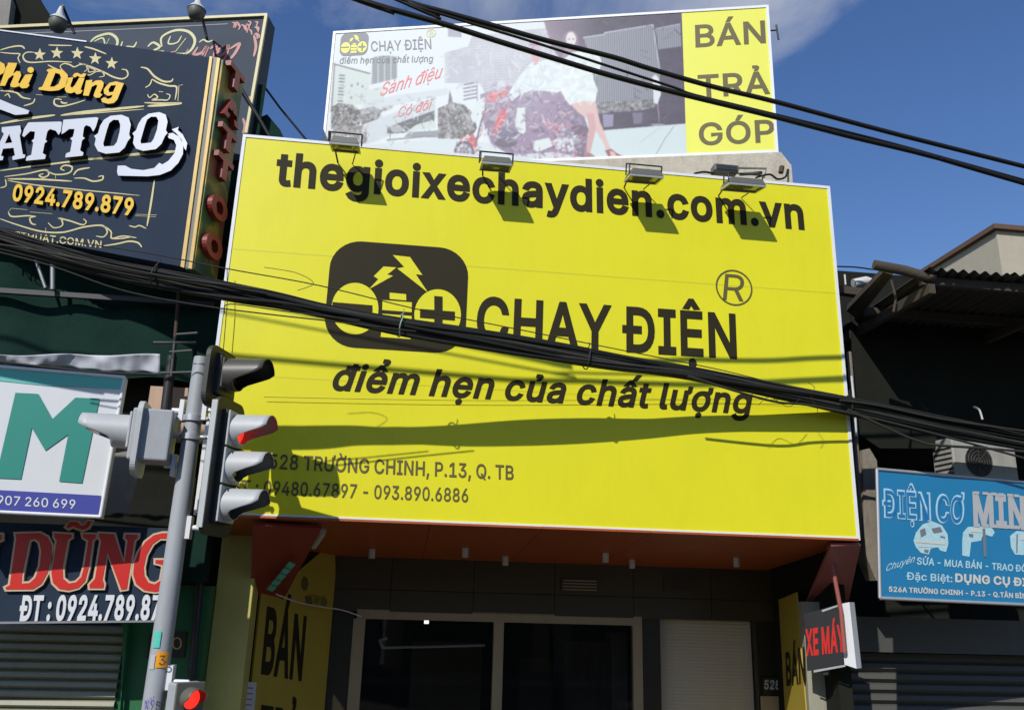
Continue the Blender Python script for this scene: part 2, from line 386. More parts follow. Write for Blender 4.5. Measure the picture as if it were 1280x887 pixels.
# ---------------------------------------------------------------- lettering: outlines of a plain sans, units of 1/1000
GLYPHS = {}
GLYPH_TEXT = '''
, 188 38,-119 68,71 137,71 84,-119
- 453 337,244 337,188 114,188 114,244
. 188 95,-4 78,-1 63,9 53,24 50,41 53,59 63,73 78,83 95,87 113,83 128,73 138,59 141,41 138,24 128,9 113,-1
/ 249 235,533 71,-76 14,-76 178,533
0 453 227,-7 174,1 130,24 95,62 69,113 53,178 48,254 53,330 69,395 95,447 130,484 174,508 227,516 279,508 323,484 358,447 384,395 400,330 405,254 400,178 384,113 359,62 323,24 279,1|227,50 261,56 290,74 313,103 330,144 340,194 344,254 340,314 330,365 313,405 290,435 261,453 227,460 192,453 163,435 140,405 123,365 113,314 109,254 113,194 123,144 140,103 163,74 192,56
1 453 76,0 76,55 391,55 391,0|276,509 276,0 212,0 212,448 86,358 86,427 198,509
2 453 64,0 64,47 234,229 282,282 311,327 320,371 317,397 308,419 293,436 273,449 224,460 196,457 172,447 153,433 139,413 130,390 127,362 66,362 71,405 86,442 111,473 143,496 182,511 225,516 268,511 306,497 337,474 361,445 376,411 381,372 371,318 336,259 267,180 153,60 389,57 389,0
3 453 218,-7 173,-3 133,10 98,30 70,57 52,91 44,132 109,132 115,107 126,87 144,71 165,59 219,50 275,61 297,74 315,93 325,116 329,145 326,172 316,196 299,217 275,234 242,244 201,248 157,248 157,299 288,448 288,452 70,452 70,509 372,509 372,461 211,278 211,289 264,288 308,276 344,253 371,222 387,186 393,145 387,103 370,66 344,36 309,12 266,-2
4 453 40,105 40,158 247,509 311,509 109,166 413,163 413,105|282,0 282,121 282,146 282,318 343,318 343,0
5 453 221,-7 178,-2 140,11 108,32 83,60 66,93 60,130 122,130 127,108 138,89 173,60 221,50 250,53 276,64 298,82 314,104 324,131 328,162 324,193 314,221 297,244 275,262 248,273 218,277 167,268 128,246 67,253 96,509 366,509 366,452 151,452 134,301 178,325 229,334 263,330 294,321 321,306 345,285 364,260 379,231 388,199 391,163 385,117 369,76 343,41 309,15 268,-1
6 453 226,-7 182,-1 142,15 109,40 84,74 69,115 64,162 68,199 80,239 137,340 252,509 322,509 151,261 145,261 165,288 196,307 235,314 278,309 316,295 346,271 370,240 384,201 389,157 384,112 368,73 343,39 310,14 271,-2|226,48 254,52 279,63 299,79 314,101 324,128 327,157 324,187 314,213 299,235 279,251 254,262 226,265 198,262 174,252 153,235 138,214 128,188 125,158 128,128 138,102 153,79 174,63 198,52
7 453 97,0 323,448 323,452 62,452 62,509 391,509 391,449 165,0
8 453 226,-7 178,-2 136,11 101,33 74,62 57,96 52,135 55,166 65,195 81,220 101,241 125,256 153,265 119,282 93,308 76,342 70,380 75,417 90,450 114,477 146,498 184,511 226,516 269,511 306,498 337,477 361,450 377,417 382,380 376,342 359,308 333,282 300,267 327,256 351,241 372,220 387,195 397,166 401,135 395,96 378,62 352,33 317,11 275,-2|226,49 258,52 285,60 307,74 323,91 333,113 337,139 333,165 322,189 305,208 283,223 256,232 226,235 196,232 169,223 147,208 130,189 119,165 115,139 119,113 129,91 145,74 167,60 195,52|226,290 274,300 293,313 307,330 316,351 319,376 316,399 308,420 294,437 275,449 226,460 177,449 159,437 145,420 136,399 133,376 136,351 145,330 159,313 178,300
9 453 226,516 271,510 310,494 343,468 368,434 384,393 389,347 385,309 373,270 315,168 200,0 130,0 301,248 307,248 287,221 257,202 218,195 175,199 137,214 106,237 83,269 68,307 64,352 69,397 85,436 110,469 143,494 182,510|226,460 199,457 174,446 154,429 138,407 129,381 125,352 129,322 138,295 154,274 174,257 199,247 226,243 254,247 279,257 299,273 314,295 324,321 327,350 324,381 314,407 299,429 279,446 254,457
: 188 95,-4 78,-1 63,9 53,24 50,41 53,59 63,73 78,83 95,87 113,83 128,73 138,59 141,41 138,24 128,9 113,-1|95,271 78,274 63,284 53,299 50,316 53,334 63,349 78,359 95,362 113,359 128,349 138,334 141,316 138,299 128,284 113,274
A 480 16,0 201,509 276,509 463,0 395,0 287,302 264,372 232,478 245,478 213,371 191,302 85,0|110,142 110,199 370,199 370,142
B 456 60,0 60,509 241,509 289,504 329,491 359,469 381,442 394,410 398,374 395,344 387,320 356,286 315,267 315,262 339,257 363,245 385,227 402,203 414,173 418,136 413,100 400,67 377,39 344,18 301,4 247,0|125,57 245,57 296,63 330,80 349,105 355,137 352,161 342,184 327,203 306,218 279,228 248,231 125,231|125,285 238,285 288,296 308,309 323,326 333,348 336,372 330,403 313,429 283,446 240,452 125,452
C 510 267,-7 205,1 150,25 104,63 70,115 48,179 40,254 48,329 70,393 104,445 150,484 205,508 267,516 340,504 373,490 402,471 427,447 448,418 463,385 473,348 408,348 389,395 357,428 315,449 267,456 223,450 184,432 150,403 125,364 109,314 103,254 109,194 125,145 151,105 184,76 223,59 267,53 315,60 357,81 389,114 408,160 473,160 463,124 448,91 428,62 402,38 373,19 341,5 305,-4
D 502 219,0 96,0 96,57 215,57 272,63 318,81 354,110 379,149 394,198 399,255 394,312 379,361 354,399 320,428 275,446 221,452 93,452 93,509 225,509 294,501 353,478 399,441 433,391 455,329 462,255 455,181 433,119 398,68 351,31 291,8|125,509 125,0 60,0 60,509
E 419 60,0 60,509 372,509 372,452 125,452 125,286 355,286 355,229 125,229 125,57 375,57 375,0
G 520 269,-7 205,1 149,25 104,64 69,116 47,179 40,254 47,329 69,393 103,445 149,484 203,508 265,516 304,513 340,504 374,489 403,469 429,445 449,416 465,384 474,349 408,349 387,393 356,427 315,448 265,456 222,450 183,432 150,404 125,364 109,314 103,254 109,194 125,145 151,105 184,76 224,59 269,53 309,57 345,71 374,93 396,123 410,160 415,202 434,199 283,199 283,256 478,256 478,200 471,141 451,91 419,50 377,19 326,0
H 517 60,0 60,509 125,509 125,289 392,289 392,509 457,509 457,0 392,0 392,232 125,232 125,0
I 300 31,0 31,57 118,57 118,452 31,452 31,509 269,509 269,452 183,452 183,57 269,57 269,0
K 467 104,145 104,216 139,261 174,303 212,344 364,509 448,509 231,276|60,0 60,509 125,509 125,334 124,225 125,193 125,0|372,0 188,259 228,309 449,0
L 393 60,0 60,509 125,509 125,57 361,57 361,0
M 628 60,0 60,509 152,509 277,187 287,159 299,123 311,84 322,49 307,49 318,83 330,121 342,158 352,187 476,509 568,509 568,0 504,0 504,291 504,327 505,369 506,413 507,457 513,457 498,409 482,363 467,322 456,291 342,0 286,0 170,291 159,321 145,361 129,408 112,457 119,457 120,416 121,372 122,328 122,291 122,0
N 523 60,0 60,509 136,509 343,183 363,151 388,107 414,55 405,54 401,108 399,157 399,195 399,509 463,509 463,0 387,0 202,290 177,331 148,381 108,452 119,454 122,384 124,328 125,291 125,0
O 533 267,-7 205,1 150,25 105,63 70,115 48,179 40,254 48,329 70,393 105,445 150,484 205,508 267,516 329,508 384,484 429,445 464,393 486,329 493,254 486,179 464,115 429,63 384,25 329,1|267,53 310,59 349,76 383,105 408,144 425,194 430,254 425,314 408,365 383,404 349,433 310,450 267,456 223,450 184,433 151,404 125,364 109,314 103,254 109,194 125,144 151,105 184,76 223,59
P 445 60,0 60,509 235,509 289,503 332,487 366,462 390,430 404,391 409,348 404,304 390,265 366,233 332,207 289,191 235,186 109,186 109,242 233,242 269,246 297,256 318,272 333,294 342,319 344,348 342,376 333,402 318,423 297,439 268,449 232,452 125,452 125,0
Q 533 245,159 313,159 369,85 384,65 468,-48 401,-48 346,27 331,46|267,-7 205,1 150,25 105,63 70,115 48,179 40,254 48,329 70,393 105,445 150,484 205,508 267,516 329,508 384,484 429,445 464,393 486,329 493,254 486,179 464,115 429,63 384,25 329,1|267,53 310,59 349,76 383,105 408,144 425,194 430,254 425,314 408,365 383,404 349,433 310,450 267,456 223,450 184,433 151,404 125,364 109,314 103,254 109,194 125,144 151,105 184,76 223,59
R 449 60,0 60,509 236,509 290,504 333,489 367,465 390,433 405,395 409,352 405,309 390,271 367,240 333,217 289,203 236,198 96,198 96,255 234,255 269,258 298,267 319,281 334,300 342,324 345,352 342,380 334,405 319,425 298,440 269,449 233,452 125,452 125,0|353,0 230,229 303,229 428,0
S 447 224,-9 172,-4 128,9 91,31 64,60 46,96 38,137 104,137 110,110 123,88 142,71 166,59 224,49 257,52 286,60 311,74 329,92 341,114 346,139 342,161 332,179 296,205 245,222 184,239 128,260 86,289 60,326 52,372 58,413 75,448 102,476 138,498 180,511 227,516 275,511 316,498 351,476 377,449 394,415 401,378 337,378 326,412 302,437 267,453 225,459 194,456 167,448 145,435 129,418 118,398 115,376 119,352 131,334 169,308 212,293 264,279 312,264 359,238 395,198 405,171 408,139 403,99 386,64 360,34 323,11 278,-4
T 449 32,452 32,509 417,509 417,452 257,452 257,0 193,0 193,452
U 517 259,-8 203,-2 154,15 114,43 85,80 66,124 60,173 60,509 124,509 124,178 128,144 141,113 160,87 187,68 220,56 259,52 298,56 331,68 357,87 377,113 389,144 393,178 393,509 457,509 457,173 451,124 433,80 403,43 363,15 315,-2
V 480 204,0 16,509 84,509 192,206 215,137 248,31 235,31 267,138 290,206 395,509 463,509 278,0
W 686 155,0 16,509 82,509 163,196 175,145 187,94 197,40 189,40 200,94 211,145 224,196 306,509 380,509 462,196 474,145 486,94 497,40 488,40 499,94 510,145 523,196 603,509 670,509 530,0 455,0 368,323 351,391 336,475 350,475 335,395 318,323 230,0
X 474 18,0 217,284 217,236 29,509 104,509 178,400 204,361 223,329 243,292 232,292 252,329 272,361 298,400 374,509 446,509 259,239 259,287 456,0 382,0 292,129 268,165 250,195 230,231 244,231 225,196 206,166 182,129 91,0
Y 472 203,0 203,208 16,509 91,509 192,344 222,292 250,230 224,230 251,293 280,344 381,509 455,509 268,208 268,0
Z 438 42,0 42,46 273,385 306,431 341,476 348,454 285,452 223,452 40,452 40,509 397,509 397,462 169,129 134,81 97,33 90,54 152,57 214,57 399,57 399,0
a 389 160,-9 126,-5 94,5 68,22 48,45 35,73 30,108 34,138 43,161 58,179 78,193 125,211 178,220 234,227 265,235 273,243 276,255 267,297 240,322 196,331 149,322 118,301 100,274 41,291 57,322 79,346 104,364 133,375 194,384 239,379 286,360 306,343 322,320 333,290 337,251 337,0 277,0 277,52 272,52 252,25 215,1|170,45 202,49 228,59 248,74 263,93 272,115 276,138 276,190 259,182 231,176 200,171 175,168 134,159 103,139 95,124 92,105 102,72 130,52
b 424 229,-8 198,-5 172,4 138,31 118,59 112,59 112,0 53,0 53,509 114,509 114,319 118,319 137,346 171,373 197,381 229,384 274,378 313,361 345,332 370,293 385,245 390,189 385,133 370,84 346,45 313,16 274,-2|220,47 253,51 279,66 301,88 316,117 325,151 328,189 325,227 316,261 301,290 280,311 253,325 220,330 188,325 161,312 140,291 125,263 116,229 113,189 116,150 125,115 140,86 162,65 188,51
c 396 207,-8 159,-2 117,16 82,46 56,85 40,133 34,187 40,243 56,291 82,330 117,360 159,378 207,384 260,377 305,356 340,322 362,277 303,262 290,289 270,311 242,325 207,330 173,325 145,310 124,287 108,258 99,224 96,187 99,151 108,117 124,89 145,66 173,51 207,46 243,52 271,66 292,89 304,117 363,102 341,56 306,21 261,-1
d 424 195,-8 151,-2 111,16 79,45 55,84 39,133 34,189 39,245 55,293 79,332 112,361 151,378 196,384 228,381 253,373 287,346 306,319 311,319 311,509 372,509 372,0 313,0 313,59 307,59 287,31 252,4 227,-5|205,47 236,51 263,65 284,86 299,115 309,150 312,189 309,229 300,263 284,291 263,312 237,325 205,330 172,325 145,311 124,290 108,261 99,227 96,189 99,151 109,117 124,88 145,66 172,51
e 404 212,-8 161,-2 117,16 82,46 56,85 40,132 34,187 39,242 55,290 81,329 115,359 157,378 205,384 266,374 294,361 319,341 341,315 357,282 368,242 371,194 371,169 75,169 75,221 338,221 310,202 307,237 298,269 283,294 263,314 237,326 205,330 173,326 146,313 125,294 109,270 99,241 96,211 96,178 100,139 110,106 128,80 151,61 179,50 212,46 254,53 285,73 306,105 365,91 353,63 335,39 311,19 283,4 249,-5
g 425 207,-151 168,-148 134,-140 82,-110 51,-69 101,-41 122,-66 154,-88 207,-97 249,-92 282,-75 304,-47 311,-6 311,68 306,68 287,41 252,16 227,8 195,5 152,10 113,27 80,53 55,90 39,136 34,191 39,246 55,293 80,332 112,361 152,378 196,384 228,382 253,373 288,346 308,319 313,319 313,379 372,379 372,-9 367,-54 350,-90 324,-117 291,-136 251,-147|205,59 237,63 264,75 285,95 300,121 309,154 312,193 309,231 300,264 285,291 264,312 237,325 205,330 172,325 145,312 124,290 109,262 99,229 96,193 99,155 109,123 124,96 145,76 172,63
h 410 114,227 114,0 53,0 53,509 114,509 114,287 102,287 124,332 152,362 187,379 227,384 264,380 295,369 321,349 341,321 353,285 357,240 357,0 296,0 296,235 290,275 273,304 246,323 210,329 184,326 161,317 141,303 126,283 117,257
i 167 53,0 53,379 114,379 114,0|84,443 67,446 54,455 44,468 41,483 44,499 54,512 67,521 84,524 100,521 114,512 123,499 126,483 123,468 114,455 100,446
k 381 110,137 110,212 121,212 284,379 360,379 184,199 177,199|53,0 53,509 114,509 114,0|294,0 148,186 191,229 372,0
l 189 139,-2 101,3 74,20 58,47 53,84 53,509 114,509 114,99 120,62 130,54 146,52 160,53 170,54 181,3 162,-1
m 610 53,0 53,379 112,379 112,295 108,295 118,323 132,346 172,376 219,386 257,380 287,361 309,331 321,295 312,295 322,321 337,343 381,375 437,386 468,383 497,372 522,354 541,328 553,296 557,255 557,0 496,0 496,254 490,289 473,313 447,326 419,330 395,328 374,320 345,290 335,247 335,0 274,0 274,260 269,288 253,311 229,326 199,330 158,320 140,307 126,289 117,266 114,238 114,0
n 410 114,227 114,0 53,0 53,379 112,379 112,287 102,287 124,332 152,362 187,379 227,384 264,380 295,369 321,349 341,321 353,285 357,240 357,0 296,0 296,235 290,275 273,304 246,323 210,329 184,326 161,317 141,303 126,283 117,257
o 415 207,-8 159,-2 117,16 82,46 56,85 40,133 34,187 40,243 56,291 82,330 117,360 159,378 207,384 256,378 299,360 333,330 359,291 376,243 381,187 376,133 359,85 333,46 299,16 256,-2|207,46 242,51 270,66 292,89 307,117 316,151 319,187 316,224 307,258 292,287 270,310 242,325 207,330 173,325 145,310 124,287 108,258 99,224 96,187 99,151 108,117 124,89 145,66 173,51
p 424 53,-143 53,379 112,379 112,319 118,319 137,346 171,373 197,381 229,384 274,378 313,361 345,332 370,293 385,245 390,189 385,133 370,84 346,45 313,16 274,-2 229,-8 198,-5 173,4 138,31 118,59 114,59 114,-143|220,47 253,51 279,66 301,88 316,117 325,151 328,189 325,227 316,261 301,290 280,311 253,325 220,330 188,325 161,312 140,291 125,263 116,229 113,189 116,150 125,115 140,86 162,65 188,51
r 259 53,0 53,379 112,379 112,321 130,347 152,367 181,380 213,385 229,384 243,384 243,322 230,324 207,326 182,323 159,315 140,301 126,284 117,262 114,237 114,0
s 365 182,-8 145,-5 112,3 84,18 62,38 45,63 36,94 94,107 105,79 124,60 150,49 181,45 217,50 244,62 262,81 268,103 265,121 254,136 237,147 212,155 149,170 104,186 72,208 53,237 47,274 51,305 65,332 87,354 115,370 149,381 187,384 223,381 254,372 279,358 299,339 324,290 268,277 258,298 243,316 219,328 187,333 156,329 131,317 114,299 109,277 112,258 124,243 172,223 229,209 275,194 306,171 325,142 331,107 326,75 312,47 290,24 260,6 223,-5
t 227 204,379 204,327 6,327 6,379|65,471 126,471 126,98 128,76 136,61 150,53 170,50 185,51 202,54 213,2 192,-3 168,-4 125,2 92,21 72,52 65,93
u 410 182,-5 146,-1 115,11 89,31 69,59 57,95 53,139 53,379 114,379 114,144 119,105 137,75 164,56 200,50 226,53 249,62 268,77 283,97 293,122 296,153 296,379 357,379 357,0 298,0 298,92 307,92 286,47 257,17 222,0
v 389 163,0 17,379 84,379 165,155 187,87 206,21 184,21 203,87 224,155 305,379 371,379 226,0
w 567 138,0 23,379 87,379 133,214 154,137 175,41 165,41 186,135 206,214 252,379 316,379 362,214 382,136 402,41 391,41 413,135 434,214 480,379 545,379 429,0 368,0 319,172 305,225 291,280 277,338 291,338 277,280 263,225 248,172 199,0
x 379 21,0 171,218 171,171 29,379 100,379 147,306 179,253 207,206 175,206 202,253 233,306 282,379 352,379 209,169 209,214 358,0 287,0 231,85 200,136 173,182 205,182 178,136 148,85 91,0
y 389 47,-139 61,-86 71,-87 104,-89 130,-74 151,-36 163,-1 17,379 84,379 165,155 187,87 206,21 184,21 202,87 224,155 305,379 371,379 204,-58 177,-107 139,-136 91,-145 65,-143
z 380 42,0 42,46 254,320 48,323 48,379 333,379 333,331 126,60 126,56 339,56 339,0
À 480 16,0 201,509 276,509 463,0 395,0 287,302 264,372 232,478 245,478 213,371 191,302 85,0|110,142 110,199 370,199 370,142|216,558 150,659 218,659 266,558
Á 480 16,0 201,509 276,509 463,0 395,0 287,302 264,372 232,478 245,478 213,371 191,302 85,0|110,142 110,199 370,199 370,142|213,558 260,659 329,659 263,558
Â 480 16,0 201,509 276,509 463,0 395,0 287,302 264,372 232,478 245,478 213,371 191,302 85,0|110,142 110,199 370,199 370,142|191,565 130,565 211,659 269,659 349,567 288,565 240,624
Ì 300 31,0 31,57 118,57 118,452 31,452 31,509 269,509 269,452 183,452 183,57 269,57 269,0|126,558 60,659 129,659 177,558
Ó 533 267,-7 205,1 150,25 105,63 70,115 48,179 40,254 48,329 70,393 105,445 150,484 205,508 267,516 329,508 384,484 429,445 464,393 486,329 493,254 486,179 464,115 429,63 384,25 329,1|267,53 310,59 349,76 383,105 408,144 425,194 430,254 425,314 408,365 383,404 349,433 310,450 267,456 223,450 184,433 151,404 125,364 109,314 103,254 109,194 125,144 151,105 184,76 223,59|240,558 288,659 356,659 290,558
Ô 533 267,-7 205,1 150,25 105,63 70,115 48,179 40,254 48,329 70,393 105,445 150,484 205,508 267,516 329,508 384,484 429,445 464,393 486,329 493,254 486,179 464,115 429,63 384,25 329,1|267,53 310,59 349,76 383,105 408,144 425,194 430,254 425,314 408,365 383,404 349,433 310,450 267,456 223,450 184,433 151,404 125,364 109,314 103,254 109,194 125,144 151,105 184,76 223,59|218,565 158,565 238,659 296,659 377,567 315,565 267,624
à 389 160,-9 126,-5 94,5 68,22 48,45 35,73 30,108 34,138 43,161 58,179 78,193 125,211 178,220 234,227 265,235 273,243 276,255 267,297 240,322 196,331 149,322 118,301 100,274 41,291 57,322 79,346 104,364 133,375 194,384 239,379 286,360 306,343 322,320 333,290 337,251 337,0 277,0 277,52 272,52 252,25 215,1|170,45 202,49 228,59 248,74 263,93 272,115 276,138 276,190 259,182 231,176 200,171 175,168 134,159 103,139 95,124 92,105 102,72 130,52|165,429 99,529 168,529 215,429
ê 404 212,-8 161,-2 117,16 82,46 56,85 40,132 34,187 39,242 55,290 81,329 115,359 157,378 205,384 266,374 294,361 319,341 341,315 357,282 368,242 371,194 371,169 75,169 75,221 338,221 310,202 307,237 298,269 283,294 263,314 237,326 205,330 173,326 146,313 125,294 109,270 99,241 96,211 96,178 100,139 110,106 128,80 151,61 179,50 212,46 254,53 285,73 306,105 365,91 353,63 335,39 311,19 283,4 249,-5|155,435 95,435 175,529 233,529 313,438 252,435 204,495
í 167 53,0 53,379 114,379 114,0|57,429 104,529 173,529 107,429
ó 415 207,-8 159,-2 117,16 82,46 56,85 40,133 34,187 40,243 56,291 82,330 117,360 159,378 207,384 256,378 299,360 333,330 359,291 376,243 381,187 376,133 359,85 333,46 299,16 256,-2|207,46 242,51 270,66 292,89 307,117 316,151 319,187 316,224 307,258 292,287 270,310 242,325 207,330 173,325 145,310 124,287 108,258 99,224 96,187 99,151 108,117 124,89 145,66 173,51|181,429 228,529 297,529 231,429
ô 415 207,-8 159,-2 117,16 82,46 56,85 40,133 34,187 40,243 56,291 82,330 117,360 159,378 207,384 256,378 299,360 333,330 359,291 376,243 381,187 376,133 359,85 333,46 299,16 256,-2|207,46 242,51 270,66 292,89 307,117 316,151 319,187 316,224 307,258 292,287 270,310 242,325 207,330 173,325 145,310 124,287 108,258 99,224 96,187 99,151 108,117 124,89 145,66 173,51|158,435 98,435 178,529 236,529 317,438 256,435 207,495
ú 410 182,-5 146,-1 115,11 89,31 69,59 57,95 53,139 53,379 114,379 114,144 119,105 137,75 164,56 200,50 226,53 249,62 268,77 283,97 293,122 296,153 296,379 357,379 357,0 298,0 298,92 307,92 286,47 257,17 222,0|178,429 226,529 294,529 228,429
Đ 513 230,0 107,0 107,57 226,57 283,63 329,81 365,110 390,149 405,198 410,255 405,312 390,361 365,399 330,428 286,446 232,452 104,452 104,509 236,509 305,501 363,478 410,441 444,391 465,329 473,255 465,181 444,119 409,68 362,31 301,8|136,509 136,0 71,0 71,509|7,228 7,281 270,281 270,228
đ 424 195,-8 151,-2 111,16 79,45 55,84 39,133 34,189 39,245 55,293 79,332 112,361 151,378 196,384 228,381 253,373 287,346 306,319 311,319 311,509 372,509 372,0 313,0 313,59 307,59 287,31 252,4 227,-5|205,47 236,51 263,65 284,86 299,115 309,150 312,189 309,229 300,263 284,291 263,312 237,325 205,330 172,325 145,311 124,290 108,261 99,227 96,189 99,151 109,117 124,88 145,66 172,51|202,420 202,467 422,467 422,420
Ĩ 300 31,0 31,57 118,57 118,452 31,452 31,509 269,509 269,452 183,452 183,57 269,57 269,0|195,576 170,580 147,590 128,600 112,604 99,595 94,577 51,577 55,605 66,628 82,643 106,648 131,643 152,633 171,623 188,619 201,625 208,646 249,646 245,618 234,595 217,580
ũ 410 182,-5 146,-1 115,11 89,31 69,59 57,95 53,139 53,379 114,379 114,144 119,105 137,75 164,56 200,50 226,53 249,62 268,77 283,97 293,122 296,153 296,379 357,379 357,0 298,0 298,92 307,92 286,47 257,17 222,0|250,446 225,450 202,460 182,470 167,475 153,466 149,448 106,448 110,476 120,498 137,513 161,518 185,514 207,504 226,494 243,490 256,496 262,517 304,517 300,488 289,466 272,451
Ơ 532 266,473 266,516 298,515 324,512 361,510 427,509 433,515 433,581 491,581 491,518 488,492 477,474 459,463 433,460 408,462 380,466 337,471|267,-7 205,1 150,25 105,63 70,115 48,179 40,254 48,329 70,393 105,445 150,484 205,508 267,516 329,508 384,484 429,445 464,393 486,329 493,254 486,179 464,115 429,63 384,25 329,1|267,53 310,59 349,76 383,105 408,144 425,194 430,254 425,314 408,365 383,404 349,433 310,450 267,456 223,450 184,433 151,404 125,364 109,314 103,254 109,194 125,144 151,105 184,76 223,59
ơ 413 207,344 207,384 236,384 263,382 291,380 322,380 331,383 334,391 334,464 391,464 391,396 387,373 376,357 358,347 333,344 270,344|207,-8 159,-2 117,16 82,46 56,85 40,133 34,187 40,243 56,291 82,330 117,360 159,378 207,384 256,378 299,360 333,330 359,291 376,243 381,187 376,133 359,85 333,46 299,16 256,-2|207,46 242,51 270,66 292,89 307,117 316,151 319,187 316,224 307,258 292,287 270,310 242,325 207,330 173,325 145,310 124,287 108,258 99,224 96,187 99,151 108,117 124,89 145,66 173,51
Ư 515 394,460 394,509 455,509 461,515 461,581 519,581 519,518 516,492 505,474 487,463 461,460|259,-8 203,-2 154,15 114,43 85,80 66,124 60,173 60,509 124,509 124,178 128,144 141,113 160,87 187,68 220,56 259,52 298,56 331,68 357,87 377,113 389,144 393,178 393,509 457,509 457,173 451,124 433,80 403,43 363,15 315,-2
ư 432 322,338 322,379 351,379 360,382 363,391 363,464 417,464 417,396 414,371 403,353 385,342 359,338|182,-5 146,-1 115,11 89,31 69,59 57,95 53,139 53,379 114,379 114,144 119,105 137,75 164,56 200,50 226,53 249,62 268,77 283,97 293,122 296,153 296,379 357,379 357,0 298,0 298,92 307,92 286,47 257,17 222,0
Ạ 480 16,0 201,509 276,509 463,0 395,0 287,302 264,372 232,478 245,478 213,371 191,302 85,0|110,142 110,199 370,199 370,142|241,-144 225,-141 211,-133 201,-120 198,-104 201,-88 211,-75 225,-66 241,-64 257,-66 271,-75 280,-88 283,-104 280,-120 271,-133 257,-141
Ả 480 16,0 201,509 276,509 463,0 395,0 287,302 264,372 232,478 245,478 213,371 191,302 85,0|110,142 110,199 370,199 370,142|260,558 214,558 238,605 240,615 230,619 183,619 183,659 230,659 265,653 284,638 289,615 278,588
ấ 389 160,-9 126,-5 94,5 68,22 48,45 35,73 30,108 34,138 43,161 58,179 78,193 125,211 178,220 234,227 265,235 273,243 276,255 267,297 240,322 196,331 149,322 118,301 100,274 41,291 57,322 79,346 104,364 133,375 194,384 239,379 286,360 306,343 322,320 333,290 337,251 337,0 277,0 277,52 272,52 252,25 215,1|170,45 202,49 228,59 248,74 263,93 272,115 276,138 276,190 259,182 231,176 200,171 175,168 134,159 103,139 95,124 92,105 102,72 130,52|142,426 82,426 162,520 220,520 301,428 240,426 191,485|237,547 285,641 353,641 287,547
ặ 389 160,-9 126,-5 94,5 68,22 48,45 35,73 30,108 34,138 43,161 58,179 78,193 125,211 178,220 234,227 265,235 273,243 276,255 267,297 240,322 196,331 149,322 118,301 100,274 41,291 57,322 79,346 104,364 133,375 194,384 239,379 286,360 306,343 322,320 333,290 337,251 337,0 277,0 277,52 272,52 252,25 215,1|170,45 202,49 228,59 248,74 263,93 272,115 276,138 276,190 259,182 231,176 200,171 175,168 134,159 103,139 95,124 92,105 102,72 130,52|189,433 163,436 139,446 119,461 104,481 94,504 90,529 135,529 139,508 150,491 168,480 189,476 211,480 228,491 239,508 243,529 288,529 285,504 275,481 260,461 240,446 216,436|190,-144 174,-141 160,-133 151,-120 147,-104 151,-88 160,-75 174,-66 190,-64 206,-66 220,-75 229,-88 233,-104 229,-120 220,-133 206,-141
ẹ 404 212,-8 161,-2 117,16 82,46 56,85 40,132 34,187 39,242 55,290 81,329 115,359 157,378 205,384 266,374 294,361 319,341 341,315 357,282 368,242 371,194 371,169 75,169 75,221 338,221 310,202 307,237 298,269 283,294 263,314 237,326 205,330 173,326 146,313 125,294 109,270 99,241 96,211 96,178 100,139 110,106 128,80 151,61 179,50 212,46 254,53 285,73 306,105 365,91 353,63 335,39 311,19 283,4 249,-5|205,-144 189,-141 175,-133 166,-120 163,-104 166,-88 175,-75 189,-66 205,-64 221,-66 235,-75 244,-88 248,-104 244,-120 235,-133 221,-141
ể 404 212,-8 161,-2 117,16 82,46 56,85 40,132 34,187 39,242 55,290 81,329 115,359 157,378 205,384 266,374 294,361 319,341 341,315 357,282 368,242 371,194 371,169 75,169 75,221 338,221 310,202 307,237 298,269 283,294 263,314 237,326 205,330 173,326 146,313 125,294 109,270 99,241 96,211 96,178 100,139 110,106 128,80 151,61 179,50 212,46 254,53 285,73 306,105 365,91 353,63 335,39 311,19 283,4 249,-5|157,426 97,426 177,520 235,520 315,428 254,426 206,485|297,547 250,547 272,587 273,597 264,601 217,601 217,641 264,641 289,638 308,631 319,619 324,605 322,588 312,570
Ệ 419 60,0 60,509 372,509 372,452 125,452 125,286 355,286 355,229 125,229 125,57 375,57 375,0|169,565 109,565 189,659 247,659 327,567 266,565 218,624|219,-144 203,-141 189,-133 180,-120 177,-104 180,-88 189,-75 203,-66 219,-64 235,-66 249,-75 258,-88 262,-104 258,-120 249,-133 235,-141
ệ 404 212,-8 161,-2 117,16 82,46 56,85 40,132 34,187 39,242 55,290 81,329 115,359 157,378 205,384 266,374 294,361 319,341 341,315 357,282 368,242 371,194 371,169 75,169 75,221 338,221 310,202 307,237 298,269 283,294 263,314 237,326 205,330 173,326 146,313 125,294 109,270 99,241 96,211 96,178 100,139 110,106 128,80 151,61 179,50 212,46 254,53 285,73 306,105 365,91 353,63 335,39 311,19 283,4 249,-5|155,435 95,435 175,529 233,529 313,438 252,435 204,495|205,-144 189,-141 175,-133 166,-120 163,-104 166,-88 175,-75 189,-66 205,-64 221,-66 235,-75 244,-88 248,-104 244,-120 235,-133 221,-141
Ổ 533 267,-7 205,1 150,25 105,63 70,115 48,179 40,254 48,329 70,393 105,445 150,484 205,508 267,516 329,508 384,484 429,445 464,393 486,329 493,254 486,179 464,115 429,63 384,25 329,1|267,53 310,59 349,76 383,105 408,144 425,194 430,254 425,314 408,365 383,404 349,433 310,450 267,456 223,450 184,433 151,404 125,364 109,314 103,254 109,194 125,144 151,105 184,76 223,59|220,555 160,555 240,649 298,649 379,558 318,555 269,615|360,676 313,676 335,717 336,727 327,730 280,730 280,770 327,770 352,768 371,760 382,749 387,734 385,718 376,699
